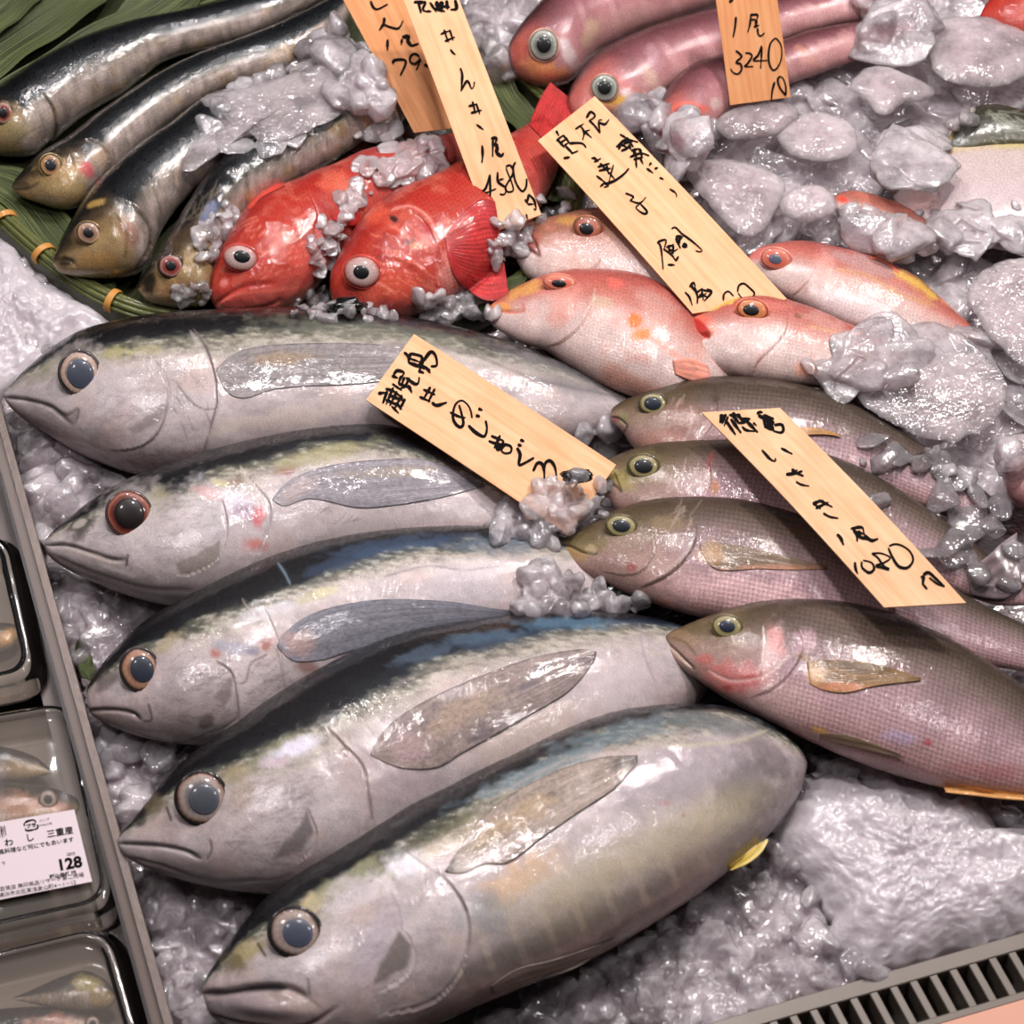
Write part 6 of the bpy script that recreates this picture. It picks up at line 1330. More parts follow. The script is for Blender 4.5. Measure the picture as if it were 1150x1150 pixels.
tg2, o2, bv2, n2 = board('price_tag', 'tall wooden tag priced 4580 standing in front of the red rockfish', 'price tag', [(449, -12), (511, -12), (608, 241), (551, 262)], [0.135, 0.135, 0.066, 0.064], M_W1, bow=0.001)
brush(tg2, bv2, n2, [(450, 0, S16, [
 ([(105,20),(180,10)],18), ([(140,5),(165,110)],20), ([(150,30),(200,20),(180,80),(230,100)],18), ([(210,90),(250,95)],16), ([(235,20),(290,100)],17), ([(290,10),(300,90)],26), ([(330,10),(330,100)],28), ([(300,50),(400,60)],20), ([(370,5),(380,80)],24), ([(440,0),(450,70),(400,80)],24), ([(275,70),(360,95)],20),
 ([(320,278),(400,248)],14), ([(355,335),(440,300)],14), ([(350,240),(385,345)],14), ([(395,240),(425,330)],14), ([(400,400),(420,425),(445,445)],15), ([(482,550),(497,610),(488,740)],17), ([(488,735),(530,660),(550,668),(570,715),(590,700),(595,660)],15),
 ([(545,860),(620,840)],16), ([(565,915),(655,890)],16), ([(580,820),(605,920)],15), ([(610,840),(640,925)],15), ([(610,1005),(670,1050)],15)]),
 (490, 100, S16, [([(370,455),(374,530),(368,600)],18), ([(440,400),(485,400),(470,460)],20), ([(457,400),(455,550)],15), ([(480,440),(500,500)],26), ([(485,480),(492,520),(525,540),(545,515)],26),
 ([(435,690),(400,800),(365,835),(400,840),(485,805)],17), ([(435,700),(435,830),(430,955)],15), ([(495,670),(500,750),(560,800),(550,850),(510,850)],17), ([(510,735),(545,725)],14), ([(560,625),(600,620),(620,680),(560,790),(575,830),(620,820),(610,760),(570,660),(565,630)],14),
 ([(640,590),(620,640),(640,750),(690,825),(725,790),(725,700),(690,620),(650,580),(635,600)],15), ([(745,850),(735,920)],16), ([(745,850),(790,900),(805,975),(785,965)],16), ([(740,930),(790,930)],14), ([(715,890),(750,940)],16), ([(725,1010),(740,1060)],12)])])

tg1, o1, bv1, n1 = board('price_tag', 'orange toned wooden tag priced 79, half hidden behind the tall tag', 'price tag', [(378, -14), (448, -14), (524, 142), (465, 149)], [0.095, 0.095, 0.042, 0.042], M_W3, bow=0.001)
brush(tg1, bv1, n1, [(390, 0, S12, [([(250,10),(280,80),(330,100),(440,45)],22), ([(400,190),(390,260),(345,330)],26), ([(360,290),(400,270),(450,290),(540,310),(580,270),(600,220)],22), ([(435,425),(432,550)],26), ([(590,400),(660,400),(640,460)],36), ([(590,420),(580,490)],22), ([(640,420),(690,490),(770,470)],28),
 ([(490,690),(510,650),(630,660),(570,820)],24), ([(780,620),(730,580),(680,610),(680,670),(730,690),(790,640),(740,760)],21), ([(830,690),(870,730)],26)])])

tg3, o3, bv3, n3 = board('price_tag', 'orange wooden tag priced 3240 at the top among the tilefish', 'price tag', [(802, -14), (871, -14), (888, 109), (820, 118)], [0.125, 0.125, 0.062, 0.062], M_W3, bow=0.001)
brush(tg3, bv3, n3, [(790, 0, S12, [([(275,20),(320,0)],26), ([(350,180),(340,290),(318,405)],20), ([(500,160),(580,160),(575,210)],21), ([(510,160),(500,260),(475,350)],18), ([(510,210),(575,210)],16), ([(570,210),(560,300)],24), ([(540,290),(600,270)],18), ([(580,300),(590,370),(620,385),(660,350)],17),
 ([(345,545),(380,570),(410,610),(350,670),(400,690),(410,750),(370,795),(320,780),(290,735)],19), ([(450,570),(500,575),(520,610),(470,690),(440,715),(540,715)],18), ([(625,490),(590,590),(540,650),(690,650)],18), ([(630,500),(615,740)],16), ([(770,410),(720,470),(700,580),(710,690),(750,755),(800,720),(840,620),(835,490),(790,420),(760,410)],17),
 ([(765,880),(740,980),(730,1080)],19), ([(830,820),(800,850),(815,930),(870,1010),(885,1020),(885,930),(860,850),(830,820)],18)])])

# ------------------------------------------------------------------ divider, packs, grate, wooden edge
M_STEEL = simple('brushed_divider', (116, 102, 96), 0.35, metal=0.3, noise=0.3, nscale=30, bump=0.15, bscale=200)
M_DARK = simple('dark_shelf', (58, 50, 46), 0.5, noise=0.4)
def plastic():
    m = bpy.data.materials.new('clear_plastic'); m.use_nodes = True; N = m.node_tree.nodes; L = m.node_tree.links; N.clear()
    o = N.new('ShaderNodeOutputMaterial'); t = N.new('ShaderNodeBsdfTransparent'); t.inputs[0].default_value = (0.93, 0.92, 0.91, 1)
    g = N.new('ShaderNodeBsdfGlossy'); g.inputs['Roughness'].default_value = 0.06; g.inputs[0].default_value = (1, 1, 1, 1)
    d = N.new('ShaderNodeBsdfDiffuse'); d.inputs[0].default_value = (0.42, 0.37, 0.33, 1)
    lw = N.new('ShaderNodeLayerWeight'); lw.inputs['Blend'].default_value = 0.35
    tc = N.new('ShaderNodeTexCoord'); n = N.new('ShaderNodeTexNoise'); n.inputs['Scale'].default_value = 25; b = N.new('ShaderNodeBump'); b.inputs['Strength'].default_value = 0.25; b.inputs['Distance'].default_value = 0.003
    L.new(tc.outputs['Object'], n.inputs['Vector']); L.new(n.outputs['Fac'], b.inputs['Height']); L.new(b.outputs[0], g.inputs['Normal']); L.new(b.outputs[0], lw.inputs['Normal'])
    m1 = N.new('ShaderNodeMixShader'); m1.inputs[0].default_value = 0.2; L.new(t.outputs[0], m1.inputs[1]); L.new(d.outputs[0], m1.inputs[2])
    m2 = N.new('ShaderNodeMixShader'); L.new(lw.outputs['Fresnel'], m2.inputs[0]); L.new(m1.outputs[0], m2.inputs[1]); L.new(g.outputs[0], m2.inputs[2])
    L.new(m2.outputs[0], o.inputs[0]); return m
M_PLASTIC = plastic()

def prism(pix, z0, z1, name, mat, parent=None):
    top = np.array([W(x, y, z1) for x, y in pix]); bot = top.copy(); bot[:, 2] = z0
    n = len(pix); j = np.arange(n)
    V = np.vstack([top, bot, top.mean(0), bot.mean(0)])
    f = np.stack([j, (j + 1) % n, (j + 1) % n + n, j + n], 1)
    c = np.vstack([np.stack([np.full(n, 2 * n), (j + 1) % n, j], 1), np.stack([np.full(n, 2 * n + 1), j + n, (j + 1) % n + n], 1)])
    return link_mesh(name, V, [f, c], mat, parent, smooth_=False)

sh = prism([(-120, 380), (8, 480), (60, 655), (130, 905), (205, 1180), (-120, 1180)], -0.02, -0.006, 'shelf', M_DARK); tag(sh, kind='structure')
dv = bpy.data.objects.new('divider', None); COL.objects.link(dv); tag(dv, 'grey plastic divider strip between the sealed packs and the ice', 'divider')
def strip(name, L0, L1, off0, off1, z0, z1, mat):
    a0 = W(*L0, z1); a1 = W(*L1, z1); d = a1 - a0; d /= np.linalg.norm(d); p = np.array([-d[1], d[0], 0]); 
    if p[0] > 0: p = -p
    V = []
    for a in (a0, a1):
        for o in (off0, off1):
            for z in (z0, z1): q = a + p * o; V.append([q[0], q[1], z])
    V = np.array(V); f = np.array([[0, 1, 3, 2], [4, 6, 7, 5], [0, 4, 5, 1], [2, 3, 7, 6], [1, 5, 7, 3], [0, 2, 6, 4]])
    return link_mesh(name, V, f, mat, dv, smooth_=False)
strip('outer_lip', (-6, 432), (204, 1185), 0.0, 0.006, -0.01, 0.046, M_STEEL)
strip('face', (-6, 432), (204, 1185), 0.006, 0.014, -0.01, 0.042, simple('divider_face', (104, 90, 84), 0.25, coat=0.6))
strip('inner_lip', (-6, 432), (204, 1185), 0.014, 0.0165, -0.01, 0.046, simple('divider_edge', (40, 34, 34), 0.3))
strip('foot', (-6, 432), (204, 1185), 0.0165, 0.030, -0.01, 0.012, simple('divider_foot', (122, 108, 102), 0.3, coat=0.5))

def rrect(C, rad, n=10):
    """rounded quad outline in px from 4 corners"""
    out = []
    C = np.array(C, float)
    for i in range(4):
        p = C[i]; a = C[i - 1] - p; b = C[(i + 1) % 4] - p
        a = a / np.linalg.norm(a) * rad; b = b / np.linalg.norm(b) * rad
        for k in range(n + 1):
            t = k / n
            out.append(p + a * (1 - t) ** 2 + b * t ** 2)
    return np.array(out)

def pack(label, corners, z, rad=38):
    root = bpy.data.objects.new('fish_pack', None); COL.objects.link(root); tag(root, label, 'food pack', None)
    O = rrect(corners, rad)
    c = O.mean(0)
    def lev(s, zz):   # inset outline at height
        q = W(O[:, 0], O[:, 1], z); m_ = q.mean(0); d = q - m_; L = np.linalg.norm(d, axis=1, keepdims=True)
        r = q - d / L * s; r[:, 2] = zz; return r
    prof = [(0.000, z - 0.028), (-0.002, z - 0.022), (0.004, z - 0.020), (0.0055, z - 0.006), (0.008, z - 0.001), (0.012, z), (0.014, z - 0.0005), (0.0155, z - 0.004), (0.020, z - 0.005), (0.045, z - 0.005)]
    R = np.array([lev(s, zz) for s, zz in prof]); n = R.shape[1]
    V = np.vstack([R.reshape(-1, 3), R[-1].mean(0)])
    f = grid_faces(len(prof), n, True); j = np.arange(n); k = (len(prof) - 1) * n
    cap = np.stack([np.full(n, len(V) - 1), k + j, k + (j + 1) % n], 1)
    lid = link_mesh('lid', V, [f, cap], M_PLASTIC, root)
    prof = [(0.0005, z - 0.028), (0.004, z - 0.030), (0.008, z - 0.042), (0.02, z - 0.043), (0.045, z - 0.043)]
    R = np.array([lev(s, zz) for s, zz in prof])
    V = np.vstack([R.reshape(-1, 3), R[-1].mean(0)])
    f = grid_faces(len(prof), n, True); k = (len(prof) - 1) * n
    cap = np.stack([np.full(n, len(V) - 1), k + j, k + (j + 1) % n], 1)
    link_mesh('tray', V, [f, cap], simple('tray_plastic', (128, 114, 102), 0.25, coat=0.6), root)
    return root
PZ = 0.040
p1 = pack('uppermost clear pack, cut by the left edge', [(-160, 610), (14, 588), (50, 762), (-125, 800)], PZ, 34)
p2 = pack('clear pack with the white price label reading 128', [(-140, 815), (88, 776), (140, 1022), (-90, 1075)], PZ, 40)
p3 = pack('lowest clear pack, unlabelled, with a silver fish inside', [(-140, 1092), (128, 1026), (196, 1270), (-90, 1330)], PZ, 44)
def pack_fish(label, top, bot, seed, ex=None, er=9, z=0.012, items=()):
    F = make_fish('sardine', label, 'fish', top, bot, z, 0.5, sard_base(seed, .3, .3, .8), M_SARD, seed=seed, ns=140, nr=60, group=None, scales=lambda S, v, px, py: smooth(.3, .4, S), items=items)
    if ex: eye(F, ex[0], ex[1], er, er, 0, [(0, (190, 170, 160)), (.6, (206, 186, 176)), (.85, (196, 170, 160)), (1, (60, 44, 40))], 12, M_EYE, pr=0.5, pupil_col=(20, 20, 22), rim=(80, 50, 40))
    return F
pack_fish('sardine head with white ringed eye above the white label, inside the pack', [(90, 905), (86, 896), (66, 887), (40, 881), (0, 878), (-60, 880), (-120, 886)], [(90, 905), (84, 916), (60, 932), (20, 944), (-20, 946), (-70, 936), (-122, 910)], 91, (54, 898), 10, items=[('blob', 20, 905, 40, 16, 0, (196, 140, 112), .7), ('blob', 70, 908, 14, 8, 0, (190, 120, 90), .7)])
pack_fish('fish back under the lid, upper part of the labelled pack', [(60, 868), (40, 850), (0, 838), (-60, 836), (-120, 842)], [(60, 868), (30, 876), (-10, 878), (-60, 876), (-122, 866)], 92)
pack_fish('sardine snout with orange jaw inside the uppermost pack', [(23, 708), (18, 702), (0, 699), (-60, 700), (-120, 706)], [(23, 708), (20, 720), (2, 732), (-60, 742), (-122, 730)], 93, items=[('blob', 8, 716, 14, 9, -30, (206, 150, 84), .8)])
pack_fish('silver fish with raised back in the lowest pack', [(132, 1118), (118, 1100), (96, 1090), (70, 1096), (40, 1110), (15, 1120)], [(132, 1118), (122, 1132), (95, 1136), (60, 1132), (30, 1126), (14, 1122)], 94, z=0.018, items=[('blob', 95, 1105, 20, 10, 0, (176, 160, 96), .6)])
pack_fish('lowermost sardine, eye at the bottom of the picture', [(118, 1150), (104, 1140), (80, 1132), (40, 1130), (0, 1133), (-60, 1138)], [(118, 1150), (110, 1168), (80, 1184), (40, 1190), (0, 1190), (-62, 1180)], 95, (104, 1150), 8, z=0.012, items=[('blob', 60, 1150, 34, 12, 0, (196, 140, 120), .7)])

lbr, lbo, lbb, lbn = board('price_label', '', 'label', [(-70, 935), (83.4, 909), (103.5, 990), (-60, 1022)], [PZ + 0.0012] * 4, simple('label_paper', (212, 196, 201), 0.6), thick=0.0003, part='paper_label', parent=p2, n=12, m=12)
def text_on(bv, nrm, items, root, name, mat, lift=0.0005):
    parts = []
    for s, (x, y), sz, ang, bold, align in items:
        cu = bpy.data.curves.new('t', 'FONT'); cu.body = s; cu.size = 1.0; cu.offset = bold; cu.align_x = align
        cu.resolution_u = 3
        ob = bpy.data.objects.new('t', cu); COL.objects.link(ob); bpy.context.view_layer.update()
        me = ob.evaluated_get(bpy.context.evaluated_depsgraph_get()).to_mesh()
        co = np.array([v.co[:] for v in me.vertices]); me.calc_loop_triangles(); tr = np.array([t.vertices[:] for t in me.loop_triangles]).reshape(-1, 3)
        COL.objects.unlink(ob); bpy.data.objects.remove(ob)
        if len(co) == 0: continue
        a = math.radians(ang); ex = (math.cos(a), -math.sin(a)); ey = (-math.sin(a), -math.cos(a))
        V = []
        for c in co:
            h = on_board(bv, x + sz * (c[0] * ex[0] + c[1] * ey[0] * 0.9), y + sz * (c[0] * ex[1] + c[1] * ey[1] * 0.9))
            V.append(h + nrm * lift if h is not None else None)
        ok = [v is not None for v in V]
        tr = np.array([t for t in tr if all(ok[i] for i in t)])
        if len(tr) == 0: continue
        V = np.array([v if v is not None else np.zeros(3) for v in V])
        used = np.unique(tr); remap = -np.ones(len(V), int); remap[used] = np.arange(len(used))
        parts.append((V[used], [remap[tr]]))
    V, F = merge(parts)
    return link_mesh(name, V, F, mat, root, smooth_=False)
text_on(lbb, lbn, [('わ', (5.5, 950.5), 10.5, 10, .012, 'LEFT'), ('し', (29, 945), 10.5, 10, .012, 'LEFT'), ('三重産', (53, 940.5), 10.2, 10, .008, 'LEFT'), ('風料理など何にでもあいます', (-1, 959.5), 6.6, 10, .008, 'LEFT'),
    ('128', (65, 978), 19, 10, .035, 'LEFT'), ('2022', (75, 961.5), 5, 10, 0, 'LEFT'), ('税込価格 円', (56, 987), 5.8, 10, .02, 'LEFT'), ('百貨店 無印商品リサーチ第二売場', (0, 1001), 6.3, 10, 0, 'LEFT'), ('横浜市北区東浅倉山町4－1－12', (-1, 1008), 6.3, 10, 0, 'LEFT'),
    ('コップ', (44, 923.5), 4, 10, 0, 'LEFT'), ('PVALC:PE', (44, 928.5), 3.6, 10, 0, 'LEFT'), ('プラ', (29.5, 930.5), 6.0, 10, .03, 'LEFT'), ('下', (2, 972), 5, 10, 0, 'LEFT')], lbo, 'printed_text', M_INK)
# recycling mark frame and barcode end
brush(lbo, lbb, lbn, [(0, 0, 1, [([(28, 924), (32, 922), (38, 921), (41, 924)], 1.6), ([(42, 926), (42.5, 930), (38, 932)], 1.6), ([(38, 932), (30, 933), (28.5, 930)], 1.6), ([(27.5, 928), (27.5, 925), (29, 923.5)], 1.4),
    ([(1, 928), (3, 941)], 1.2), ([(3, 928), (5, 940)], 0.7), ([(5, 927), (7, 939)], 0.8), ([(-2, 928), (0, 941)], 1.5)])], name='printed_mark', lift=0.0005)

# grate and wooden edge
gr = bpy.data.objects.new('drain_grate', None); COL.objects.link(gr); tag(gr, 'beige metal drain grate with slanted slots along the lower right edge', 'grate')
M_GR = simple('painted_metal', (116, 106, 98), 0.35, metal=0.1, coat=0.3, noise=0.25, nscale=50)
GZ = 0.020
A0 = W(780, 1163, GZ); A1 = W(1195, 1043, GZ); B0 = W(965, 1178, GZ); B1 = W(1195, 1100, GZ)
dg = (A1 - A0) / np.linalg.norm(A1 - A0); pg = np.array([dg[1], -dg[0], 0])   # towards the viewer
def box_along(a, b, w0, w1, z0, z1, name, mat, parent, bev=0.0):
    d = (b - a) / np.linalg.norm(b - a); p = np.array([d[1], -d[0], 0])
    V = []
    for q in (a, b):
        for w, z in ((w0 + bev, z1), (w1 - bev, z1), (w1, z1 - bev), (w1, z0), (w0, z0), (w0, z1 - bev)): r = q + p * w; V.append([r[0], r[1], z])
    V = np.array(V); j = np.arange(6); f = np.stack([j, (j + 1) % 6, (j + 1) % 6 + 6, j + 6], 1)
    c = np.array([[0, 1, 2, 3], [0, 3, 4, 5], [9, 8, 7, 6], [11, 10, 9, 6]])
    return link_mesh(name, V, [f, c], mat, parent, smooth_=False)
box_along(A0 - dg * 0.1, A1, -0.006, 0.006, -0.03, GZ, 'rim', M_GR, gr, 0.0008)
box_along(A0 - dg * 0.1, A1, 0.036, 0.042, -0.03, GZ, 'rim', M_GR, gr, 0.0008)
for k in range(24):
    xa = 812 + 20.8 * k; xb = xa + 0
    a = A0 + dg * (0.0155 * k - 0.02) + pg * 0.004; b = a + pg * 0.034 + dg * 0.004
    box_along(a, b, -0.0030, 0.0030, -0.012, GZ - 0.001, 'bar', M_GR, gr, 0.0006)
dk = link_mesh('floor', np.array([[-0.9, -0.9, -0.045], [0.9, -0.9, -0.045], [0.9, 1.1, -0.045], [-0.9, 1.1, -0.045]]), np.array([[0, 1, 2, 3]]), simple('dark_floor', (18, 16, 16), 0.6)); tag(dk, kind='structure')

M_BOARD = wood_mat('pink_board', (226, 178, 160), (206, 150, 128))
cb = box_along(A0 - dg * 0.1, A1, 0.0425, 0.20, -0.03, GZ + 0.003, 'wooden_edge', M_BOARD, None, 0.001); tag(cb, 'pinkish wooden board beyond the grate in the lower right corner', 'board')
# ------------------------------------------------------------------ ice bed and crushed ice
nx, ny = 420, 420
gx, gy = np.meshgrid(np.linspace(-0.62, 0.62, nx), np.linspace(-0.46, 0.66, ny), indexing='ij')
gz = bed_height(gx, gy) - 0.006
pxb, pyb = to_px(np.stack([gx, gy, gz], -1))
# the bed ends at the divider on the left and at the grate on the right
dl0 = W(-6, 432, 0.0); dl1 = W(204, 1185, 0.0)
dd_ = dl1 - dl0; dd_ /= np.linalg.norm(dd_); pn = np.array([-dd_[1], dd_[0], 0]); pn = pn if pn[0] < 0 else -pn
sideL = (np.stack([gx, gy, gz * 0], -1) - W(-6, 432, 0.0) * [1, 1, 0]) @ pn
inl = (sideL > 0.0)
sideG = (np.stack([gx, gy, gz * 0], -1) - A0 * [1, 1, 0]) @ pg
ing = sideG > -0.002
# only left of the divider where it exists (below the basket corner)
along = (np.stack([gx, gy, gz * 0], -1) - dl0 * [1, 1, 0]) @ dd_
inl = inl & (along > -0.02)
gz = np.where(inl, -0.03, gz); gz = np.where(ing, -0.034, gz)
f = grid_faces(nx, ny)
bed = link_mesh('ice_bed', np.stack([gx, gy, gz], -1).reshape(-1, 3), f, M_BED); tag(bed, 'bed of wet crushed ice under all the fish', 'ice', kind='stuff')

bpy.context.view_layer.update()
DG = bpy.context.evaluated_depsgraph_get()
FISH_NAMES = ('tuna', 'grunt', 'rockfish', 'sea_bream', 'tilefish', 'sardine', 'flatfish', 'filefish', 'price_tag', 'fish_pack')
def probe(px, py):
    r = scene.ray_cast(DG, Vector(CAM), Vector(ray(px, py)))
    if not r[0]: return None
    o = r[4]
    while o.parent: o = o.parent
    return np.array(r[1]), o.name.split('.')[0]

ICE = []
FINE = []
def add_chunk(p, size, rng, shapes, bag, squash=1.0):
    V, F = shapes[rng.integers(len(shapes))]
    a = rng.uniform(0, 2 * math.pi); R = np.array([[math.cos(a), -math.sin(a), 0], [math.sin(a), math.cos(a), 0], [0, 0, 1]])
    bag.append((p + (V @ R.T) * np.array([size, size, size * squash]), F))

def scatter(poly, n, smin, smax, seed, shapes=None, bag=None, on=('ice_bed',), sink=0.25, up=0.0, pile=0.0, squash=0.85, no=('price_tag',)):
    """chunks of smin..smax pixels dropped inside poly, resting on whatever lies there"""
    rng = np.random.default_rng(seed); shapes = shapes or SHAPES; bag = ICE if bag is None else bag
    P = np.array(poly, float); lo = P.min(0); hi = P.max(0)
    X = rng.uniform(lo[0], hi[0], n * 6); Y = rng.uniform(lo[1], hi[1], n * 6)
    ins, _ = in_poly(X, Y, poly)
    X = X[ins][:n]; Y = Y[ins][:n]
    for x, y in zip(X, Y):
        h = probe(x, y)
        if h is None or (on and h[1] not in on) or h[1] in no: continue
        s = (smin + (smax - smin) * rng.random() ** 1.8) * np.linalg.norm(h[0] - CAM) / FPX * 0.5
        z = h[0][2] + s * (0.5 - sink) + up + pile * rng.random()
        q = W(x, y, z)
        add_chunk(q, s, rng, shapes, bag, squash)
def place(x, y, size, seed, z=None, shapes=None, bag=None, squash=0.8, sink=0.3):
    rng = np.random.default_rng(seed); h = probe(x, y)
    if h is not None and h[1] == 'price_tag': return
    s = size * DIST / FPX * 0.5
    zz = (h[0][2] if h is not None else 0.0) + s * (0.5 - sink) if z is None else z
    add_chunk(W(x, y, zz), s, rng, shapes or BIG, ICE if bag is None else bag, squash)

# left, between the snouts and the divider
LEFT = [(0, 430), (60, 500), (150, 545), (200, 560), (60, 600), (50, 640), (120, 670), (200, 690), (110, 750), (95, 800), (150, 840), (230, 845), (140, 930), (140, 970), (260, 1010), (300, 1010), (230, 1090), (230, 1160), (200, 1160), (100, 780), (40, 560)]
scatter(LEFT, 330, 22, 56, 1, sink=0.2)
scatter([(100, 790), (240, 850), (150, 920), (130, 930)], 60, 24, 48, 2, sink=0.1, pile=0.01)
scatter([(150, 975), (300, 1010), (240, 1090), (235, 1150), (195, 1150)], 110, 26, 54, 3, sink=0.1, pile=0.012)
scatter([(40, 640), (190, 690), (110, 760), (90, 760)], 60, 30, 60, 4, sink=0.2, pile=0.006)
scatter([(30, 490), (140, 540), (180, 560), (70, 590), (40, 560)], 50, 34, 66, 41, sink=0.2)
# below the nearest tuna
BOT = [(520, 1150), (640, 1100), (760, 1040), (850, 970), (900, 900), (900, 860), (960, 880), (880, 960), (930, 1060), (1000, 1090), (820, 1150)]
scatter(BOT, 420, 20, 50, 5, sink=0.2)
scatter([(690, 1150), (720, 1080), (800, 1010), (860, 1000), (980, 1090), (830, 1140)], 130, 30, 62, 6, sink=0.15, pile=0.010)
scatter([(900, 850), (930, 850), (1000, 880), (960, 900), (880, 930)], 40, 20, 44, 7, sink=0.2)
scatter([(1040, 895), (1150, 900), (1150, 960), (1100, 930)], 40, 30, 60, 8, sink=0.2)
scatter([(1120, 700), (1150, 740), (1150, 790), (1080, 735)], 30, 26, 46, 9, sink=0.2)
# through the grate
rngg = np.random.default_rng(77)
for k in range(170):
    q = A0 + dg * rngg.uniform(-0.05, 0.42) + pg * rngg.uniform(0.004, 0.036); q = q.copy(); q[2] = -0.028 + 0.008 * rngg.random()
    add_chunk(q, rngg.uniform(0.006, 0.012), rngg, SHAPES, ICE)
# upper left bank beside the basket
scatter([(0, 265), (30, 300), (110, 345), (130, 365), (60, 400), (0, 432)], 200, 20, 56, 10, sink=0.35)
# gaps in the middle
scatter([(560, 560), (700, 560), (700, 600), (640, 620), (560, 600)], 60, 18, 46, 11, on=('ice_bed', 'tuna', 'price_tag'), sink=0.2, no=())
scatter([(590, 640), (690, 640), (780, 680), (640, 690), (580, 690)], 90, 16, 40, 12, on=('ice_bed', 'tuna', 'seaweed'), sink=0.2, pile=0.006)
scatter([(640, 480), (700, 480), (710, 515), (680, 530)], 26, 24, 44, 13, on=('ice_bed', 'tuna'), sink=0.2)
# over the sardines
SARD_ICE = [(235, 115), (260, 95), (330, 70), (375, 60), (385, 80), (375, 120), (340, 150), (300, 165), (260, 175), (220, 165), (240, 140)]
scatter(SARD_ICE, 140, 14, 46, 14, shapes=FLATS, on=None, sink=0.42, squash=0.5)
scatter([(340, 40), (385, 30), (420, 60), (430, 110), (390, 120), (360, 90)], 60, 20, 50, 15, on=None, sink=0.3, pile=0.006)
scatter([(220, 250), (260, 225), (275, 240), (240, 290), (225, 290)], 40, 10, 26, 16, on=('sardine',), sink=0.3)
scatter([(200, 318), (235, 320), (235, 342), (190, 340)], 26, 8, 20, 17, on=('sardine',), sink=0.3)
scatter([(400, 145), (500, 140), (500, 190), (440, 210), (400, 190)], 80, 14, 40, 18, shapes=FLATS, on=None, sink=0.35, squash=0.6)
scatter([(370, 225), (410, 205), (420, 215), (385, 265), (375, 300), (350, 310), (345, 270)], 50, 10, 28, 19, shapes=FLATS, on=None, sink=0.35, squash=0.6)
scatter([(320, 345), (360, 320), (378, 345), (440, 345), (440, 360), (330, 358)], 50, 9, 24, 20, on=None, sink=0.2)
scatter([(460, 335), (545, 330), (560, 352), (480, 362)], 50, 12, 30, 21, on=None, sink=0.2)
scatter([(548, 250), (592, 240), (600, 262), (575, 300), (550, 290)], 50, 10, 26, 22, on=None, sink=0.2, no=())
scatter([(580, 225), (640, 210), (640, 240), (600, 250)], 24, 10, 26, 23, on=('ice_bed', 'bamboo_basket', 'sea_bream', 'rockfish'), sink=0.2)
# top, behind the tags
scatter([(515, 0), (600, 0), (570, 40), (590, 90), (560, 90)], 60, 20, 50, 24, on=('ice_bed', 'bamboo_basket'), sink=0.2)
scatter([(690, 115), (740, 105), (745, 160), (790, 175), (760, 200), (720, 170)], 60, 16, 46, 25, on=None, sink=0.35, squash=0.7)
# the big icy field at the right
RIGHT_ = [(800, 130), (890, 110), (960, 80), (1010, 40), (1100, 30), (1150, 60), (1150, 120), (1070, 150), (1000, 210), (1000, 215), (930, 215), (950, 262), (1060, 262), (1150, 320), (1150, 480), (1125, 560), (1060, 545), (1000, 480), (960, 450), (985, 420), (1110, 395), (1075, 345), (1000, 282), (900, 262), (840, 270), (790, 215), (740, 165)]
scatter(RIGHT_, 520, 26, 84, 26, shapes=FLATS + SHAPES[14:], on=('ice_bed', 'tilefish', 'flatfish', 'sea_bream'), sink=0.25, pile=0.014, squash=0.6)
scatter(RIGHT_, 170, 40, 90, 60, shapes=FLATS, on=('ice_bed', 'tilefish', 'flatfish'), sink=0.1, pile=0.018, squash=0.6)
scatter(RIGHT_, 420, 12, 34, 27, on=None, sink=0.2, pile=0.004)
scatter([(960, 380), (1100, 385), (1130, 470), (1000, 450), (930, 425)], 60, 50, 96, 28, shapes=FLATS, on=None, sink=0.3, squash=0.4)
scatter([(985, 20), (1110, 20), (1150, 70), (1150, 110), (1000, 110)], 40, 50, 110, 29, shapes=FLATS + BIG, on=None, sink=0.3, squash=0.6)
scatter([(1060, 300), (1150, 300), (1150, 420), (1100, 400)], 40, 40, 80, 30, shapes=FLATS, on=None, sink=0.3, squash=0.5)
scatter([(960, 0), (1110, 0), (1090, 20), (990, 30)], 24, 20, 44, 31, on=None, sink=0.2)
scatter([(930, 225), (1060, 262), (1040, 290), (930, 255)], 30, 16, 40, 32, on=None, sink=0.3, squash=0.6)
scatter([(905, 405), (990, 405), (1000, 440), (930, 440)], 30, 14, 40, 33, on=None, sink=0.35, squash=0.5)
scatter([(1030, 235), (1150, 225), (1150, 325), (1090, 300), (1050, 268)], 60, 14, 50, 50, shapes=FLATS, on=None, sink=0.35, squash=0.5)
# glassy nodules along the upper edge of the packed clump
for k, (x, y, s_) in enumerate([(925, 868, 34), (950, 866, 40), (978, 868, 44), (1000, 876, 34), (1022, 880, 40), (1045, 884, 36), (1062, 898, 34), (895, 885, 34), (880, 905, 30), (872, 925, 30), (870, 950, 26), (890, 975, 26), (1085, 896, 40), (1108, 905, 36), (935, 880, 28), (1130, 920, 40), (912, 1010, 28), (930, 1060, 34), (955, 1085, 36)]):
    place(x, y, s_, 700 + k, z=0.016, shapes=SHAPES[14:], squash=0.9)
# loose wet crumbs near the tags
scatter([(590, 545), (650, 530), (690, 545), (690, 575), (640, 600), (600, 590)], 90, 10, 26, 34, on=None, sink=0.25, no=())
scatter([(820, 480), (1150, 480), (1150, 680), (900, 600)], 6, 8, 14, 35, on=('grunt',), sink=0.3)

o = fuse('crushed_ice', ICE, M_ICE); tag(o, 'loose crushed ice heaped around and over the fish', 'ice', kind='stuff')

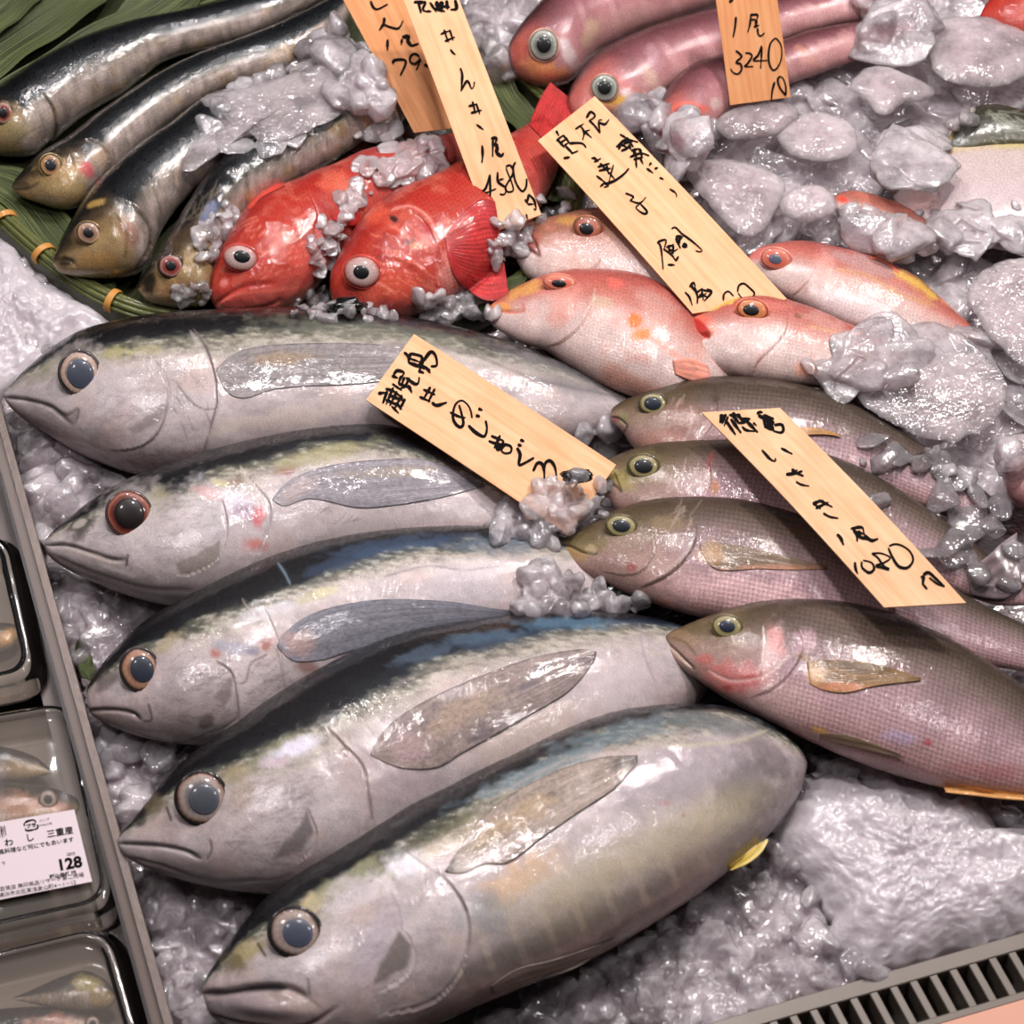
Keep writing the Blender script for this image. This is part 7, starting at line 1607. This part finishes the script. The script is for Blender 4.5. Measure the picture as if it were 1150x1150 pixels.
# glassy pieces over the grunts' tails
CL = []
for (x, y, sz, sd, q) in [(962, 585 - 30, 0, 1, .5), (1012, 557, 0, 2, .5)]: pass
for i, (x, y, sz) in enumerate([(965, 450, 24), (985, 462, 22), (1003, 474, 20), (978, 496, 36), (992, 518, 40), (1010, 508, 44), (1035, 520, 40), (1058, 520, 46), (1085, 510, 44), (1075, 540, 40), (1100, 560, 40), (1110, 540, 34), (1060, 560, 44), (1090, 585, 56), (1115, 590, 44), (1120, 570, 40), (1075, 610, 46), (1050, 620, 50), (1030, 618, 40), (1080, 625, 44), (1100, 640, 30), (1140, 620, 34), (1128, 655, 26), (1040, 635, 30)]):
    place(x, y, sz, 500 + i, bag=CL, shapes=FLATS if i % 2 else SHAPES[14:], squash=0.6, sink=0.25)
o = fuse('clear_ice', CL, M_CLEAR, 0.0009, relax=3); tag(o, 'glass clear melting ice pieces over the tails of the grunts', 'ice', kind='stuff')

# single pieces one can point at
def single(x, y, rx, ry, seed, label, mat=None, z=None, sub=4, flat=0.55, planes=10, hz=None, sink=0.3, rot=0.0):
    rng = np.random.default_rng(seed)
    V, F = ICO[sub]
    Nn = rng.normal(size=(planes, 3)); Nn /= np.linalg.norm(Nn, axis=1, keepdims=True); dd = rng.uniform(0.72, 1.0, planes)
    q = np.maximum(V @ Nn.T, 0.02) / dd; r = np.minimum(1 / (np.sum(q ** 9, axis=1) ** (1 / 9)), 1.15)
    P = V * (r * (1 + 0.06 * fbm(V * 2.2 + seed, 3, 4)))[:, None]
    h = probe(x, y); dist = np.linalg.norm((h[0] if h is not None else W(x, y, 0)) - CAM)
    sx = rx * dist / FPX; sy = ry * dist / FPX / 0.87; sz_ = (hz or flat * min(sx, sy))
    zz = (h[0][2] if h is not None else 0) + sz_ * (1 - 2 * sink) if z is None else z
    P = P * np.array([sx, sy, sz_]); c, s = math.cos(rot), math.sin(rot); P = P @ np.array([[c, s, 0], [-s, c, 0], [0, 0, 1]])
    o = link_mesh('ice_chunk', W(x, y, zz) + P, F, mat or M_ICE); tag(o, label, 'ice', None); return o
single(120, 825, 13, 22, 1, 'milky oval ice lump touching the divider below the third tuna mouth', rot=-0.3, mat=M_SNOW)
single(142, 840, 20, 18, 2, 'clear squarish ice cube right of the milky oval lump')
single(180, 850, 22, 18, 3, 'rounded ice cube tucked against the back of the fourth tuna')
single(710, 130, 26, 24, 7, 'cloudy round ice ball right of the broad tag top', z=0.05)
single(375, 62, 26, 26, 11, 'grey ice lump on the sardine tails left of the tag', z=0.06)
single(980, 585 - 22, 26, 9, 13, 'drop shaped clear ice piece lying across the second grunt', mat=M_CLEAR, rot=0.25, flat=0.8)
single(676, 500, 18, 14, 14, 'single clear ice cube above the second grunt snout')


slab('ice_piece', 'big smooth ice slab at the upper right corner', [(1040, 45), (1055, 25), (1090, 18), (1125, 25), (1150, 35), (1170, 60), (1150, 85), (1120, 98), (1080, 95), (1055, 85), (1042, 65)], 0.060, 0.008, M_SLAB, .35, seed=1)
slab('ice_piece', 'pointed flat ice slab left of and below the biggest upper slab', [(956, 97), (971, 78), (997, 75), (1017, 83), (1036, 92), (1050, 104), (1036, 114), (1017, 116), (997, 128), (983, 127), (971, 111)], 0.059, 0.006, M_SLAB, .3, seed=2)
slab('ice_piece', 'wide ice slab touching the foot of the 3240 tag', [(804, 136), (830, 118), (854, 113), (889, 118), (899, 132), (875, 150), (844, 157), (816, 156)], 0.052, 0.007, M_SLAB, .35, seed=3)
slab('ice_piece', 'pinkish ice slab right of the one at the foot of the 3240 tag', [(872, 150), (890, 132), (917, 125), (955, 139), (962, 167), (931, 181), (889, 174)], 0.050, 0.006, M_SLAB, .4, seed=4)
slab('ice_piece', 'low pale ice lump left of the nearly buried sea bream', [(876, 226), (896, 210), (924, 210), (938, 226), (934, 240), (903, 250), (882, 242)], 0.047, 0.007, M_SLAB, .4, seed=5)
slab('ice_sheet', 'thin frosted ice sheet melting over the sardines in the basket', [(223, 111), (264, 100), (310, 88), (355, 75), (380, 90), (386, 112), (380, 130), (348, 146), (306, 160), (275, 150), (250, 170), (215, 192), (205, 180), (232, 150), (242, 128)], 0.067, 0.0022, M_SLAB, .9, seed=6, mid=(320, 118))
slab('ice_sheet', 'broad pale ice sheet above the tail of the rear grunt', [(960, 440), (985, 412), (1040, 396), (1100, 398), (1130, 430), (1120, 470), (1070, 496), (1020, 484), (985, 466)], 0.054, 0.005, M_SLAB, .4, seed=7)
slab('ice_sheet', 'smooth ice sheet right of the yellow striped sea bream', [(1085, 330), (1110, 300), (1150, 290), (1190, 310), (1190, 400), (1150, 410), (1118, 385), (1100, 360)], 0.052, 0.006, M_SLAB, .5, seed=8)
slab('ice_sheet', 'flat ice sheet between the broad tag and the yellow striped sea bream', [(770, 190), (800, 178), (850, 186), (880, 205), (870, 240), (850, 262), (825, 258), (795, 228)], 0.042, 0.006, M_SLAB, .6, seed=9)
slab('ice_clump', 'large snowy clump of packed ice in front of the nearest grunt', [(866, 930), (880, 895), (905, 872), (935, 864), (962, 872), (985, 866), (1012, 876), (1036, 878), (1062, 897), (1085, 892), (1112, 905), (1125, 930), (1160, 935), (1200, 950), (1200, 1010), (1160, 1045), (1105, 1062), (1060, 1072), (1020, 1084), (985, 1090), (950, 1080), (925, 1058), (932, 1030), (908, 1000), (880, 968)], 0.012, 0.030, M_SNOW, .45, grain=0.0024, power=3.4, bury=True, seed=10)
slab('ice_clump', 'snowy ice bank left of the basket above the rear tuna', [(-40, 262), (10, 268), (40, 305), (80, 330), (115, 348), (128, 366), (100, 385), (60, 405), (20, 430), (-40, 450)], 0.004, 0.018, M_SNOW, .7, grain=0.0014, power=3, bury=True, seed=11)
